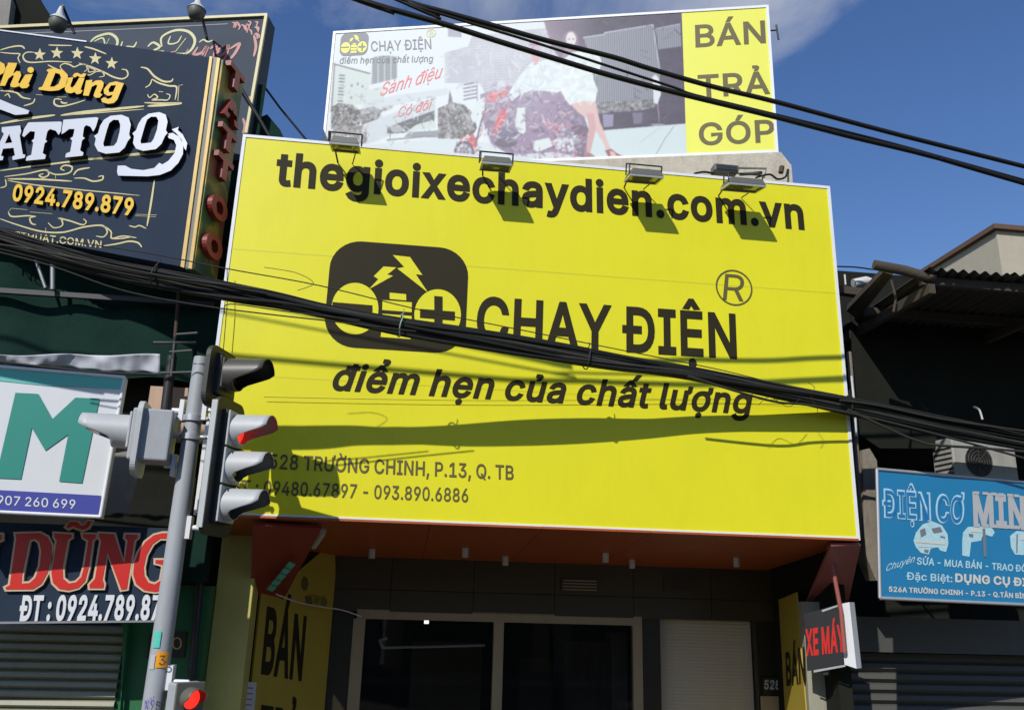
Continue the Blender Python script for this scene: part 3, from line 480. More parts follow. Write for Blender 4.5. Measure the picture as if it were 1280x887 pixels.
Ờ 532 266,473 266,516 298,515 324,512 361,510 427,509 433,515 433,581 491,581 491,518 488,492 477,474 459,463 433,460 408,462 380,466 337,471|267,-7 205,1 150,25 105,63 70,115 48,179 40,254 48,329 70,393 105,445 150,484 205,508 267,516 329,508 384,484 429,445 464,393 486,329 493,254 486,179 464,115 429,63 384,25 329,1|267,53 310,59 349,76 383,105 408,144 425,194 430,254 425,314 408,365 383,404 349,433 310,450 267,456 223,450 184,433 151,404 125,364 109,314 103,254 109,194 125,144 151,105 184,76 223,59|243,558 177,659 245,659 293,558
ợ 413 207,344 207,384 236,384 263,382 291,380 322,380 331,383 334,391 334,464 391,464 391,396 387,373 376,357 358,347 333,344 270,344|207,-8 159,-2 117,16 82,46 56,85 40,133 34,187 40,243 56,291 82,330 117,360 159,378 207,384 256,378 299,360 333,330 359,291 376,243 381,187 376,133 359,85 333,46 299,16 256,-2|207,46 242,51 270,66 292,89 307,117 316,151 319,187 316,224 307,258 292,287 270,310 242,325 207,330 173,325 145,310 124,287 108,258 99,224 96,187 99,151 108,117 124,89 145,66 173,51|208,-144 192,-141 178,-133 169,-120 166,-104 169,-88 178,-75 192,-66 208,-64 225,-66 238,-75 248,-88 251,-104 248,-120 238,-133 225,-141
Ụ 517 259,-8 203,-2 154,15 114,43 85,80 66,124 60,173 60,509 124,509 124,178 128,144 141,113 160,87 187,68 220,56 259,52 298,56 331,68 357,87 377,113 389,144 393,178 393,509 457,509 457,173 451,124 433,80 403,43 363,15 315,-2|260,-144 244,-141 230,-133 221,-120 217,-104 221,-88 230,-75 244,-66 260,-64 276,-66 290,-75 299,-88 302,-104 299,-120 290,-133 276,-141
ủ 410 182,-5 146,-1 115,11 89,31 69,59 57,95 53,139 53,379 114,379 114,144 119,105 137,75 164,56 200,50 226,53 249,62 268,77 283,97 293,122 296,153 296,379 357,379 357,0 298,0 298,92 307,92 286,47 257,17 222,0|225,429 179,429 203,476 205,486 196,489 148,489 148,529 196,529 230,524 250,509 254,486 243,459
Ử 515 394,460 394,509 455,509 461,515 461,581 519,581 519,518 516,492 505,474 487,463 461,460|259,-8 203,-2 154,15 114,43 85,80 66,124 60,173 60,509 124,509 124,178 128,144 141,113 160,87 187,68 220,56 259,52 298,56 331,68 357,87 377,113 389,144 393,178 393,509 457,509 457,173 451,124 433,80 403,43 363,15 315,-2|279,558 233,558 257,605 259,615 250,619 202,619 202,659 250,659 284,653 304,638 308,615 297,588
'''
for _ln in GLYPH_TEXT.strip('\n').split('\n'):
    _ch, _adv, _rest = _ln.split(' ', 2)
    GLYPHS[_ch] = (int(_adv), [[tuple(int(q) for q in p.split(',')) for p in k.split(' ')] for k in _rest.split('|')])

def area(r):
    return 0.5 * sum(r[i][0] * r[(i + 1) % len(r)][1] - r[(i + 1) % len(r)][0] * r[i][1] for i in range(len(r)))

def fill(rings, s):
    """cut outlines that may cross themselves into level bands of four-sided pieces; inside = winding of sign s"""
    E = []
    for r in rings:
        n = len(r)
        for i in range(n):
            (ax, ay), (bx, by) = r[i], r[(i + 1) % n]
            if abs(ay - by) < 1e-9: continue
            E.append((ax, ay, bx, by, 1) if ay < by else (bx, by, ax, ay, -1))
    ys = sorted({e[1] for e in E} | {e[3] for e in E})
    m = len(E)
    for i in range(m):
        ax, ay, bx, by, _ = E[i]
        lo, hi = (ax, bx) if ax < bx else (bx, ax)
        for j in range(i + 1, m):
            cx, cy, dx, dy, _ = E[j]
            if cy >= by or dy <= ay or max(cx, dx) < lo or min(cx, dx) > hi: continue
            den = (bx - ax) * (dy - cy) - (by - ay) * (dx - cx)
            if abs(den) < 1e-14: continue
            t = ((cx - ax) * (dy - cy) - (cy - ay) * (dx - cx)) / den
            u = ((cx - ax) * (by - ay) - (cy - ay) * (bx - ax)) / den
            if 1e-6 < t < 1 - 1e-6 and 1e-6 < u < 1 - 1e-6: ys.append(ay + t * (by - ay))
    ys.sort()
    span = ys[-1] - ys[0]
    yy_ = [ys[0]]
    for y in ys[1:]:
        if y - yy_[-1] > span * 1e-5: yy_.append(y)
    V = []; Q = []
    for y0, y1 in zip(yy_[:-1], yy_[1:]):
        ym = (y0 + y1) / 2; act = []
        for ax, ay, bx, by, w in E:
            if ay < ym < by:
                k = (bx - ax) / (by - ay)
                act.append((ax + k * (ym - ay), ax + k * (y0 - ay), ax + k * (y1 - ay), w))
        act.sort(); w = 0; st = None
        for a in act:
            # anticlockwise outlines (area > 0) go down on their left side
            nw = w - a[3]
            if w * s <= 0 < nw * s: st = a
            elif nw * s <= 0 < w * s:
                b = len(V); V += [(st[1], y0), (a[1], y0), (a[2], y1), (st[2], y1)]; Q.append((b, b + 1, b + 2, b + 3))
            w = nw
    return V, Q

def inside(p, r):
    c = False; n = len(r); j = n - 1
    for i in range(n):
        if (r[i][1] > p[1]) != (r[j][1] > p[1]) and p[0] < (r[j][0] - r[i][0]) * (p[1] - r[i][1]) / (r[j][1] - r[i][1]) + r[i][0]: c = not c
        j = i
    return c

def offset(r, d):
    """grow a clockwise ring outwards (an anticlockwise hole inwards) by d"""
    n = len(r); out = []
    for i in range(n):
        a, b, c = r[i - 1], r[i], r[(i + 1) % n]
        e1 = Vector((b[0] - a[0], b[1] - a[1])); e2 = Vector((c[0] - b[0], c[1] - b[1]))
        if e1.length < 1e-9 or e2.length < 1e-9: out.append(b); continue
        e1.normalize(); e2.normalize()
        n1 = Vector((-e1.y, e1.x)); n2 = Vector((-e2.y, e2.x))
        m = n1 + n2
        if m.length < 0.3: m = n1
        m.normalize()
        k = min(d / max(m.dot(n1), 0.4), d * 1.9) if d >= 0 else max(d / max(m.dot(n1), 0.4), d * 1.9)
        out.append((b[0] + m.x * k, b[1] + m.y * k))
    return out

WORDS = []
def text_shapes(s, bold):
    x = 0; shapes = []; word = 0; del WORDS[:]
    for ch in s:
        if ch == ' ': x += 175; word += 1; continue
        adv, cs = GLYPHS[ch]
        rings = [offset(c, bold) for c in cs]
        grp = [rings]
        k = 509.0 / (509.0 + 2 * bold)
        for g in grp:
            WORDS.append(word)
            shapes.append([[(px + x, (py + bold) * k) for px, py in r] for r in g])
        x += adv + bold * 1.1
    return shapes

def text(name, fc, s, pl, pr, pt, mats, parent, bold=18, d0=0.004, d1=None, hunits=509.0, condensed_gap=0.0):
    """lettering on a face: ink from photo pixel pl to pr along the baseline, pt = top of the first capital"""
    sh = text_shapes(s, bold)
    x0 = min(p[0] for g in sh for r in g for p in r); x1 = max(p[0] for g in sh for r in g for p in r)
    dd = d1 if d1 else d0
    A = fc.uv(*pl, dd); B = fc.uv(*pr, dd); T = fc.uv(*pt, dd)
    ex = (B - A) / (x1 - x0); ey = (T - A) / hunits
    mb = MB(); words = list(WORDS); last = words[0]
    for i, g in enumerate(sh):
        if words[i] != last: mb.build(name, mats, parent); mb = MB(); last = words[i]
        rr = [[tuple(A + ex * (p[0] - x0) + ey * p[1]) for p in r] for r in g]
        z = 0.0004 * (i % 3)
        mb.prism(rr, lambda p: fc.P(p[0], p[1], dd + z), (lambda p: fc.P(p[0], p[1], d0 - 0.003)) if d1 else None, 0, 1 if d1 and isinstance(mats, (list, tuple)) and len(mats) > 1 else 0, sgn=-1 if (ex[0] * ey[1] - ex[1] * ey[0]) > 0 else 1)
    return mb.build(name, mats, parent)

def pxshape(mb, fc, rings, d0, d1=None, mi=0, mi_side=None, grow=0.0):
    rr = []
    for k, r in enumerate(rings):
        q = [tuple(fc.uv(p[0], p[1], d0 if d1 is None else d1)) for p in r]
        if (area(q) > 0) == (k == 0): q = q[::-1]
        if grow: q = offset(q, grow)
        rr.append(q)
    mb.prism(rr, lambda p: fc.P(p[0], p[1], d0 if d1 is None else d1), (lambda p: fc.P(p[0], p[1], d0 - 0.003)) if d1 is not None else None, mi, mi_side, sgn=-1)

def smooth_line(pts, n=6):
    out = []; k = len(pts)
    for i in range(k - 1):
        p0 = pts[max(i - 1, 0)]; p1 = pts[i]; p2 = pts[i + 1]; p3 = pts[min(i + 2, k - 1)]
        for j in range(n):
            t = j / n
            out.append(tuple(0.5 * ((2 * p1[c]) + (-p0[c] + p2[c]) * t + (2 * p0[c] - 5 * p1[c] + 4 * p2[c] - p3[c]) * t * t + (-p0[c] + 3 * p1[c] - 3 * p2[c] + p3[c]) * t ** 3) for c in range(len(p1))))
    out.append(tuple(pts[-1]))
    return out

def ribbon(mb, fc, pts, w, d, mi=0, taper=True, n=5, smooth=True):
    """a painted stroke through photo pixels pts, w = width in metres"""
    q = [tuple(fc.uv(p[0], p[1], d)) for p in pts]
    if smooth and len(q) > 2: q = smooth_line(q, n)
    k = len(q); vs = []
    for i in range(k):
        t = Vector(q[min(i + 1, k - 1)]) - Vector(q[max(i - 1, 0)])
        if t.length < 1e-9: t = Vector((1, 0))
        t.normalize(); nn = Vector((-t.y, t.x))
        f = 1.0
        if taper:
            x = i / (k - 1); f = 0.35 + 0.65 * math.sin(math.pi * min(1, max(0, x))) ** 0.5
        a = Vector(q[i]) + nn * w * f / 2; b = Vector(q[i]) - nn * w * f / 2
        vs += [fc.P(a.x, a.y, d), fc.P(b.x, b.y, d)]
    mb.add(vs, [(2 * i, 2 * i + 1, 2 * i + 3, 2 * i + 2) for i in range(k - 1)], mi)

def frame(fc, u0, u1, v0, v1, w, d0, d1, name, m, parent):
    mb = MB()
    mb.fbox(fc, u0, u1, v1 - w, v1, d0, d1); mb.fbox(fc, u0, u1, v0, v0 + w, d0, d1)
    mb.fbox(fc, u0, u0 + w, v0 + w, v1 - w, d0, d1); mb.fbox(fc, u1 - w, u1, v0 + w, v1 - w, d0, d1)
    return mb.build(name, m, parent)

# ================================================================ GROUND
Zv = Vector((0, 0, 1)); Xv = Vector((1, 0, 0))
mb = MB(); mb.box(-600, 600, -600, 600, -0.3, -0.154); tag(mb.build('ground', 'soil'), kind='structure')
mb = MB(); mb.box(-300, 300, -7.5, 7.0, -0.15, 0.0); tag(mb.build('road', 'asphalt'), kind='structure')
mb = MB(); mb.box(-300, 300, 7.16, 30, -0.15, 0.13); mb.box(-300, 300, -12, -7.66, -0.15, 0.13); tag(mb.build('pavement', 'paving'), kind='structure')
mb = MB(); mb.box(-300, 300, 7.003, 7.157, -0.15, 0.14); mb.box(-300, 300, -7.657, -7.503, -0.15, 0.14); tag(mb.build('kerb', 'kerb'), kind='structure')
mb = MB()
for i in range(-20, 20): mb.box(i * 6, i * 6 + 3, -0.06, 0.06, 0.004, 0.006)
tag(mb.build('road_marking', 'line'), kind='structure')

# ================================================================ MAIN SIGN
SY = 8.0
MF = Face(at(242, 643, SY), Xv, Zv)
mw, mh = MF.uv(1075, 675)[0], MF.uv(304, 168)[1]
sign = thing('shop_signboard', 'huge yellow shopfront signboard with black rounded logo and web address on top', 'signboard', MF.P(mw / 2, 0))
mb = MB(); mb.fbox(MF, 0.03, mw - 0.03, 0.03, mh - 0.03, -0.16, 0.0); mb.build('panel', 'yellow', sign)
frame(MF, 0, mw, 0, mh, 0.032, -0.17, 0.008, 'edging', 'white', sign)
text('lettering', MF, 'thegioixechaydien.com.vn', (343, 232), (1006, 287.5), (347.5, 187.5), 'ink', sign, 27, hunits=530)
text('lettering', MF, 'CHẠY ĐIỆN', (594.5, 428.3), (921.5, 448.8), (597.5, 369.8), 'ink', sign, 22)
text('lettering', MF, 'điểm hẹn của chất lượng', (412, 487.5), (936.5, 517.5), (424.5, 452), 'ink', sign, 23, hunits=530)
text('lettering', MF, '528 TRƯỜNG CHINH, P.13, Q. TB', (336, 585.6), (642, 599.5), (337.5, 567), 'ink2', sign, 15)
text('lettering', MF, 'ĐC :', (288, 583.5), (326, 585.2), (290, 565), 'ink2', sign, 15)
text('lettering', MF, '09480.67897 - 093.890.6886', (329, 618), (585, 627.4), (330.5, 600.3), 'ink2', sign, 13)
text('lettering', MF, 'ĐT :', (284, 616), (322, 617.6), (286, 598.5), 'ink2', sign, 13)
mb = MB()
c = MF.uv(917.5, 359.5); rr = 0.5 * (MF.uv(940.5, 361)[0] - MF.uv(894.5, 358)[0])
ring = lambda r: [(c[0] + r * math.cos(2 * math.pi * i / 48), c[1] + r * math.sin(2 * math.pi * i / 48)) for i in range(48)]
mb.prism([ring(rr), ring(rr - 0.018)], lambda p: MF.P(p[0], p[1], 0.004), None)
mb.build('trademark_ring', 'ink2', sign)
text('lettering', MF, 'R', (903.5, 374.5), (929.5, 376.6), (906.5, 342), 'ink2', sign, 1)

def logo(fc, sgn, X, Y, d, plate_m, shape_m):
    """X, Y map the logo's own photo coordinates on the big sign to this face"""
    T = lambda pts: [(X(p[0], p[1]), Y(p[0], p[1])) for p in pts]
    u0, v0 = MF.uv(409.6, 360)[0], MF.uv(493, 437.5)[1]; u1, v1 = MF.uv(583.5, 380)[0], MF.uv(500, 305.5)[1]
    r = 0.30; pts = []
    for cx, cy, a0 in ((u1 - r, v1 - r, 0), (u0 + r, v1 - r, 90), (u0 + r, v0 + r, 180), (u1 - r, v0 + r, 270)):
        for k in range(9):
            a = math.radians(a0 + k * 90 / 8); pts.append((cx + r * math.cos(a), cy + r * math.sin(a)))
    if fc is MF:
        mb = MB(); mb.prism([pts], lambda p: fc.P(p[0], p[1], d), None); pl = mb.build('logo_plate', plate_m, sgn)
    else:
        mb = MB(); mb.prism([[(X(p[0], p[1]), Y(p[0], p[1])) for p in pts]], lambda p: fc.P(p[0], p[1], d), None); pl = mb.build('logo_plate', plate_m, sgn)
    mb = MB()
    def sh(rings):
        q = []
        for r_ in rings:
            e = [tuple(MF.uv(*p)) for p in r_]
            if fc is not MF: e = [(X(p[0], p[1]), Y(p[0], p[1])) for p in e]
            q.append(e)
        mb.prism(q, lambda p: fc.P(p[0], p[1], d + 0.002), None)
    z = lambda L: [(390 + a / 4.223, 280 + b / 4.223) for a, b in L]
    cir = lambda cx, cy, rx, ry: [(cx + rx * math.cos(i * math.pi / 20), cy + ry * math.sin(i * math.pi / 20)) for i in range(40)]
    sh([z(cir(227, 447, 124, 136)), z([(108, 412), (320, 430), (320, 468), (108, 450)])])
    plus = [(645, 380), (690, 384), (690, 458), (755, 463), (755, 512), (690, 507), (690, 585), (645, 581), (645, 503), (570, 497), (570, 448), (645, 454)]
    sh([z(cir(663, 480, 123, 135)), z(plus)])
    sh([z([(410, 363), (497, 371), (497, 404), (410, 396)])])
    sh([z([(372, 402), (527, 414), (526, 466), (371, 454)])])
    sh([z([(371, 474), (526, 486), (524, 535), (369, 523)])])
    sh([z([(369, 543), (524, 555), (520, 608), (362, 596)])])
    sh([z([(378, 225), (445, 230), (397, 268), (428, 274), (300, 345), (350, 292), (326, 276)])])
    sh([z([(427, 165), (517, 175), (583, 270), (548, 266), (612, 362), (450, 235), (487, 228)])])
    mb.build('logo_emblem', shape_m, pl)
logo(MF, sign, None, None, 0.004, 'ink', 'yellow')
mb = MB()
for v in (mh * .34, mh * .67): mb.fbox(MF, 0.04, mw - 0.04, v, v + 0.012, 0.0004, 0.0012)
mb.build('weld_seam', 'seam', sign)['kind'] = 'stuff'
# steel frame carrying the sign, behind it
mb = MB()
for u in (0.05, mw / 3, 2 * mw / 3, mw - 0.09): mb.fbox(MF, u, u + 0.04, 0.0, mh - 0.05, -0.215, -0.175)
for v in (0.3, mh / 2, mh - 0.4): mb.fbox(MF, 0.05, mw - 0.05, v, v + 0.04, -0.26, -0.218)
mb.build('back_frame', 'steel', sign)

# ================================================================ SHOP BUILDING
RY = 10.2
def zp(px, py, Y): return at(px, py, Y).z
shop = thing('shop_building', 'narrow shop building with dark granite front under the big yellow signboard', 'building', (1.3, 9, 0.13))
bx0, bx1 = at(242, 643, 8).x, at(1075, 675, 8).x
mb = MB(); mb.box(bx0 + 0.02, bx1 - 0.02, 8.6, 20, 3.3, 6.85)
mb.build('upper_floor', 'grey', shop)
sz0 = at(640, 655, 8.0).z - 0.03; sz1 = 2.5 + 0.0445 * RY
def slab4(mb, a, b, c, d, th, mi=0):
    n = (Vector(b) - Vector(a)).cross(Vector(d) - Vector(a)).normalized() * th
    mb.hexa([Vector(p) for p in (a, b, c, d)] + [Vector(p) + n for p in (a, b, c, d)], mi)
# soffit in six boards
sx0, sx1 = bx0 + 0.02, bx1 - 0.02
soff = []
for i in range(6):
    a0 = sx0 + (sx1 - sx0) * i / 6 + 0.002; a1 = sx0 + (sx1 - sx0) * (i + 1) / 6 - 0.002
    mb = MB(); slab4(mb, (a0, 7.98, sz0), (a1, 7.98, sz0), (a1, RY, sz1), (a0, RY, sz1), 0.02 + 0.001 * (i % 2))
    mb.build('soffit_board', 'redboard', shop)
# slanted red corner boards
mb = MB(); slab4(mb, at(316, 656, 8.03), at(402, 660, 8.1), at(350, 757, 9.75), at(313, 744, 9.35), 0.03); left_red = mb.build('corner_board', 'redboard2', shop)
mb = MB(); slab4(mb, at(1039, 682, 8.03), at(1076, 681, 8.03), at(1061, 750, 9.0), at(1009, 752, 9.2), 0.03); mb.build('corner_board', 'mauve', shop)
mb = MB()
CA, CB_, CC_ = at(316, 656, 8.03), at(402, 660, 8.1), at(313, 744, 9.35)
CBF = Face(CC_, CB_ - CA, CA - CC_)
for k in range(5):
    t = k * 7.2
    a = [(362 - t * 0.82, 703 + t * 0.98), (369 - t * 0.82, 706 + t * 0.98), (364 - t * 0.82, 711 + t * 0.98), (357 - t * 0.82, 708 + t * 0.98)]
    ys = [8.93 + 0.11 * k] * 4
    mb = MB(); pxshape(mb, CBF, [a], 0.05, 0.06); mb.build('price_strip', 'stickteal', left_red)
# small downlights
for i, (px, py, Y) in enumerate([(465, 690, 9.6), (582, 683, 9.3), (632, 691, 9.8), (757, 683, 9.3), (790, 690, 9.7), (920, 688, 9.3)]):
    p = at(px, py, Y); zt = sz0 + (sz1 - sz0) * (Y - 8) / (RY - 8)
    mb = MB(); mb.tube([(p.x, Y, zt), (p.x, Y, zt - 0.10)], 0.035, 12)
    mb.build('downlight', 'whitepvc', shop)
mb = MB(); a = at(404, 664, 8.4); b = at(392, 682, 8.9); mb.tube([a, b], 0.035, 8); mb.build('strip_light', 'whitepvc', shop)
# granite fascia: courses of slabs, pieces of their own
fx0, fx1 = at(384, 720, RY).x, at(982, 720, RY).x
rows = [(sz1 + 0.02, zp(640, 741, RY)), (zp(640, 741, RY) - 0.006, zp(640, 768, RY))]
for r, (zt, zb) in enumerate(rows):
    n = 6
    for i in range(n):
        u0 = fx0 + (fx1 - fx0) * i / n + 0.003; u1 = fx0 + (fx1 - fx0) * (i + 1) / n - 0.003
        mb = MB(); mb.box(u0, u1, RY - 0.003 * (i % 2), RY + 0.12, zb, zt); mb.build('granite_slab', 'granite', shop)
mb = MB(); mb.box(fx0, fx1, RY + 0.123, RY + 0.3, zp(640, 768, RY), sz1 + 0.3); mb.build('lintel', 'granite2', shop)
for (px0, px1, py0, py1) in ((701, 747, 723, 738), (830, 868, 722, 738)):
    a = at(px0, py1, RY); b = at(px1, py0, RY)
    mb = MB(); mb.box(a.x, b.x, RY - 0.028, RY - 0.004, a.z, b.z); v_ = mb.build('air_vent', 'granite', shop)
    mb = MB()
    for k in range(4):
        z = a.z + (b.z - a.z) * (k + 0.6) / 4.4; mb.box(a.x + 0.02, b.x - 0.02, RY - 0.045, RY - 0.028, z - 0.008, z + 0.004)
    mb.build('louvre', 'cream' if px0 < 800 else 'granite', v_)
# pilasters between fascia and pavement
def pil(pa, pb, m, Y0=RY, nm='pilaster', z1=None):
    x0, x1 = at(pa, 800, Y0).x, at(pb, 800, Y0).x
    mb = MB(); mb.box(x0, x1, Y0 + 0.02, Y0 + 0.3, 0.13, (z1 or zp(640, 768, RY)) - 0.002); return mb.build(nm, m, shop)
pil(404, 440, 'granite2'); pil(802, 826, 'granite2'); pil(946, 984, 'granite2')
# glazed door
dz = zp(620, 765, RY) - 0.004
g0, g1 = at(442, 820, RY).x, at(803, 820, RY).x
door = []
mb = MB()
hz = zp(620, 777, RY)
mb.box(g0, g1, RY + 0.0, RY + 0.11, hz, dz)
fr = mb.build('door_frame', 'cream', shop)
for pa, pb in ((440, 455), (617, 629.5), (791.5, 803)):
    x0, x1 = at(pa, 800, RY).x, at(pb, 800, RY).x
    mb = MB(); mb.box(x0, x1, RY + 0.002, RY + 0.10, 0.13, hz - 0.001); mb.build('jamb', 'cream', fr)
for pa, pb in ((455, 617), (629.5, 791.5)):
    x0, x1 = at(pa, 800, RY).x, at(pb, 800, RY).x
    mb = MB(); mb.box(x0, x1, RY + 0.05, RY + 0.058, 0.14, hz - 0.001); mb.build('glass_pane', 'glass', fr)
# white roller door
x0, x1 = at(826, 820, RY).x, at(946, 820, RY).x
mb = MB(); mb.box(x0, x1, RY + 0.16, RY + 0.18, 0.13, dz - 0.02); rd = mb.build('roller_door', 'slatcream', shop)
n = 58; zt = dz - 0.02
for i in range(n):
    za = 0.14 + (zt - 0.14) * i / n; zb = 0.14 + (zt - 0.14) * (i + 1) / n - 0.003
    mb = MB(); mb.add([(x0, RY + 0.155, za), (x1, RY + 0.155, za), (x1, RY + 0.152, (za + zb) / 2), (x0, RY + 0.152, (za + zb) / 2), (x1, RY + 0.155, zb), (x0, RY + 0.155, zb)], [(0, 1, 2, 3), (3, 2, 4, 5)])
    mb.build('slat', 'slatcream', rd)
# interior
mb = MB()
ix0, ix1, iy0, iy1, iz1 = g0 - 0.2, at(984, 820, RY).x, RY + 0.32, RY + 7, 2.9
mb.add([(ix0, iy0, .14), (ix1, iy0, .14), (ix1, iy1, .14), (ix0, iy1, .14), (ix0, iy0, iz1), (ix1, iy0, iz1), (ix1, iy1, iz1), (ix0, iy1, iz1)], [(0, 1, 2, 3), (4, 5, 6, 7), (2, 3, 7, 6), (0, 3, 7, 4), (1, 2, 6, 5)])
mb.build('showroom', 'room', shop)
mb = MB(); a = at(478, 809, 10.6); b = at(606, 806, 10.6); mb.tube([a, b], 0.015, 8); tl_ = mb.build('tube_light', 'tube', shop)
mb = MB(); mb.tube([a + Vector((0, .01, 0)), at(474, 800, 10.6), at(484, 797, 10.6)], 0.02, 8); mb.build('lamp_holder', 'tube', tl_)
mb = MB(); p = at(533, 779, 12.2); mb.tube([p, p + Vector((0, 0, 0.05))], 0.032, 12); mb.build('ceiling_lamp', 'bulb', shop)
for (pa, pb, pt, pbm, Y, mm) in ((515, 600, 800, 887, 14, 'cream'), (705, 760, 800, 860, 13.5, 'grey'), (650, 690, 820, 880, 13, 'granite'), (765, 785, 790, 887, 12, 'steel')):
    A = at(pa, pt, Y); B = at(pb, pbm, Y)
    mb = MB(); mb.box(A.x, B.x, Y, Y + 0.4, 0.15, A.z); mb.build('display_cabinet', mm, shop, 0.01)
# left and right piers
PY = 9.0
px0, px1 = at(252, 887, PY).x, at(300, 887, PY).x
mb = MB(); mb.box(px0, px1, PY, PY + 0.35, 0.13, 3.14); mb.build('pier', 'pillar', shop, 0.008)
qx0, qx1 = at(1010, 860, PY).x, at(1058, 860, PY).x
zq_ = zp(1030, 752, PY); fx_ = at(978, 860, 10.15).x
mb = MB(); mb.hexa([Vector(q) for q in ((qx0, PY, .13), (qx1, PY, .13), (qx1, 10.15, .13), (fx_ + .02, 10.15, .13), (qx0, PY, zq_), (qx1, PY, zq_), (qx1, 10.15, zq_), (fx_ + .02, 10.15, zq_))]); mb.build('pier', 'greyp', shop)
# crooked wires by the header
mb = MB(); mb.tube([at(*p) for p in smooth_line([(345, 742, 9.2), (372, 752, 9.5), (402, 758, 9.9), (428, 762, 10.1), (452, 770, 10.17)], 5)], 0.008, 6); mb.build('loose_wire', 'whitepvc', shop)

# side panels with print, angled
LF = Face(at(312, 880, 9.36), at(406, 880, 10.19) - at(312, 880, 9.36), Zv)
lw = (at(406, 880, 10.19) - at(312, 880, 9.36)); lw.z = 0; lw = lw.length
LF.O.z = 0.13
LF.U = Vector((LF.U.x, LF.U.y, 0)).normalized(); LF.V = Zv.copy(); LF.N = LF.U.cross(LF.V)
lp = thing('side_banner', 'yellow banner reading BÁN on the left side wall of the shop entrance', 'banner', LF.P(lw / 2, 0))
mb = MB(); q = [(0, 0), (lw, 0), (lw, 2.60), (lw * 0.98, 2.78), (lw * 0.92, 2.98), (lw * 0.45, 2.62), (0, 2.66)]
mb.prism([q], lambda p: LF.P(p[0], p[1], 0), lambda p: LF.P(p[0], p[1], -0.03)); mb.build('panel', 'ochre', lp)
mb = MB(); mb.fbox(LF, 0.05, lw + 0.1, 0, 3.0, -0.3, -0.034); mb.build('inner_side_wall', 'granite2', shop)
text('lettering', LF, 'BÁN', (326, 842), (377, 851), (334, 757), 'ink', lp, 26)
text('lettering', LF, 'TRẢ', (322, 945), (372, 950), (327, 880), 'ink', lp, 26)
mb = MB(); pxshape(mb, LF, [[(381 + 4.5 * math.cos(i * .4), 729 + 9 * math.sin(i * .4)) for i in range(16)]], 0.004)
pxshape(mb, LF, [[(381, 745), (389, 743), (391, 757), (383, 756)]], 0.004); mb.build('small_logo', 'ink2', lp)
text('lettering', LF, 'CHẠY ĐIỆN', (391, 753), (408, 758), (391.5, 742), 'ink2', lp, 12)
mb = MB(); q = [(298, 850), (320, 852), (316, 905), (293, 905)]
pf = Face(at(300, 880, 9.345), LF.U, Zv)
pc = [at(*p, 8.99) for p in ((297, 851), (300, 851))]
NF = Face(at(318, 887, 9.3), Vector((1, .25, 0)), Zv)
mb = MB(); mb.fbox(Face((px1, 9.352, 0.13), LF.U, Zv), -0.02, 0.0, 0, 0.01, 0, 0.01)
mb = MB(); pxshape(mb, LF, [[(300, 851), (321, 852), (317, 900), (295, 900)]], 0.006, 0.010); nt_ = mb.build('paper_notice', 'paper', lp)
mb = MB()
for k in range(5): pxshape(mb, LF, [[(303 - k * .8, 858 + k * 7), (317 - k * .8, 858.7 + k * 7), (316.8 - k * .8, 860.2 + k * 7), (302.8 - k * .8, 859.5 + k * 7)]], 0.013)
mb.build('printed_line', 'stickblue', nt_)

RF = Face(at(977, 860, 10.15), at(1010, 860, 8.99) - at(977, 860, 10.15), Zv)
rw = at(1010, 860, 8.99) - at(977, 860, 10.15); rw.z = 0; rw = rw.length
RF.O.z = 0.13
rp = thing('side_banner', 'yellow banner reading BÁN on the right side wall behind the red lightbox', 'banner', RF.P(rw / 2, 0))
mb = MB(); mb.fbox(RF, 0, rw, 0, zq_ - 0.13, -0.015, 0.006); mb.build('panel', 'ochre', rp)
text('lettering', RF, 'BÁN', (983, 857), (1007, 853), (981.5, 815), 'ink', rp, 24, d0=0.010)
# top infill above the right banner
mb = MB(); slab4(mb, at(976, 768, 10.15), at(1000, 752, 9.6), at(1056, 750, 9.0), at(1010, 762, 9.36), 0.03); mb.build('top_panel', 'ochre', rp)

# lightbox sign
KF = Face(at(1008, 838, 8.75), at(1058, 833, 8.45) - at(1008, 838, 8.75), Zv)
kb = thing('lightbox_sign', 'small black lightbox sign with big red letters hanging beside right pier', 'sign', at(1030, 838, 8.7))
mb = MB(); pxshape(mb, KF, [[(1005, 767), (1047, 755), (1055, 830), (1009, 838)]], -0.12, 0.0); mb.build('box', 'blackmetal', kb)
mb = MB(); mb.prism([[tuple(KF.uv(*p)) for p in ((1048, 755), (1062, 752), (1071, 835), (1056, 830))]], lambda p: KF.P(p[0], p[1], 0.006), lambda p: KF.P(p[0], p[1], -0.14)); mb.build('side_face', 'boardwhite', kb)
mb = MB(); pxshape(mb, KF, [[(1027, 762), (1047, 755.5), (1047.5, 757.5), (1028, 764.5)]], 0.006); pxshape(mb, KF, [[(1017, 837), (1057, 830), (1057, 832.5), (1017, 840)]], 0.006); mb.build('edging', 'alu', kb)
text('lettering', KF, 'XE MÁY', (1007.5, 820), (1056.5, 814), (1006.5, 786), 'red', kb, 30)
mb = MB(); pxshape(mb, KF, [[(1021, 836), (1035, 834), (1035, 843), (1030, 843)]], -0.06, -0.02); mb.build('bracket', 'blackmetal', kb)
mb = MB(); mb.tube([at(1036, 682, 8.35), at(1051, 762, 8.38), at(1056, 815, 8.4)], 0.022, 8); tag(mb.build('hanging_pole', 'mauve'), 'faded red metal pole running down in front of the small lightbox sign', 'pole')

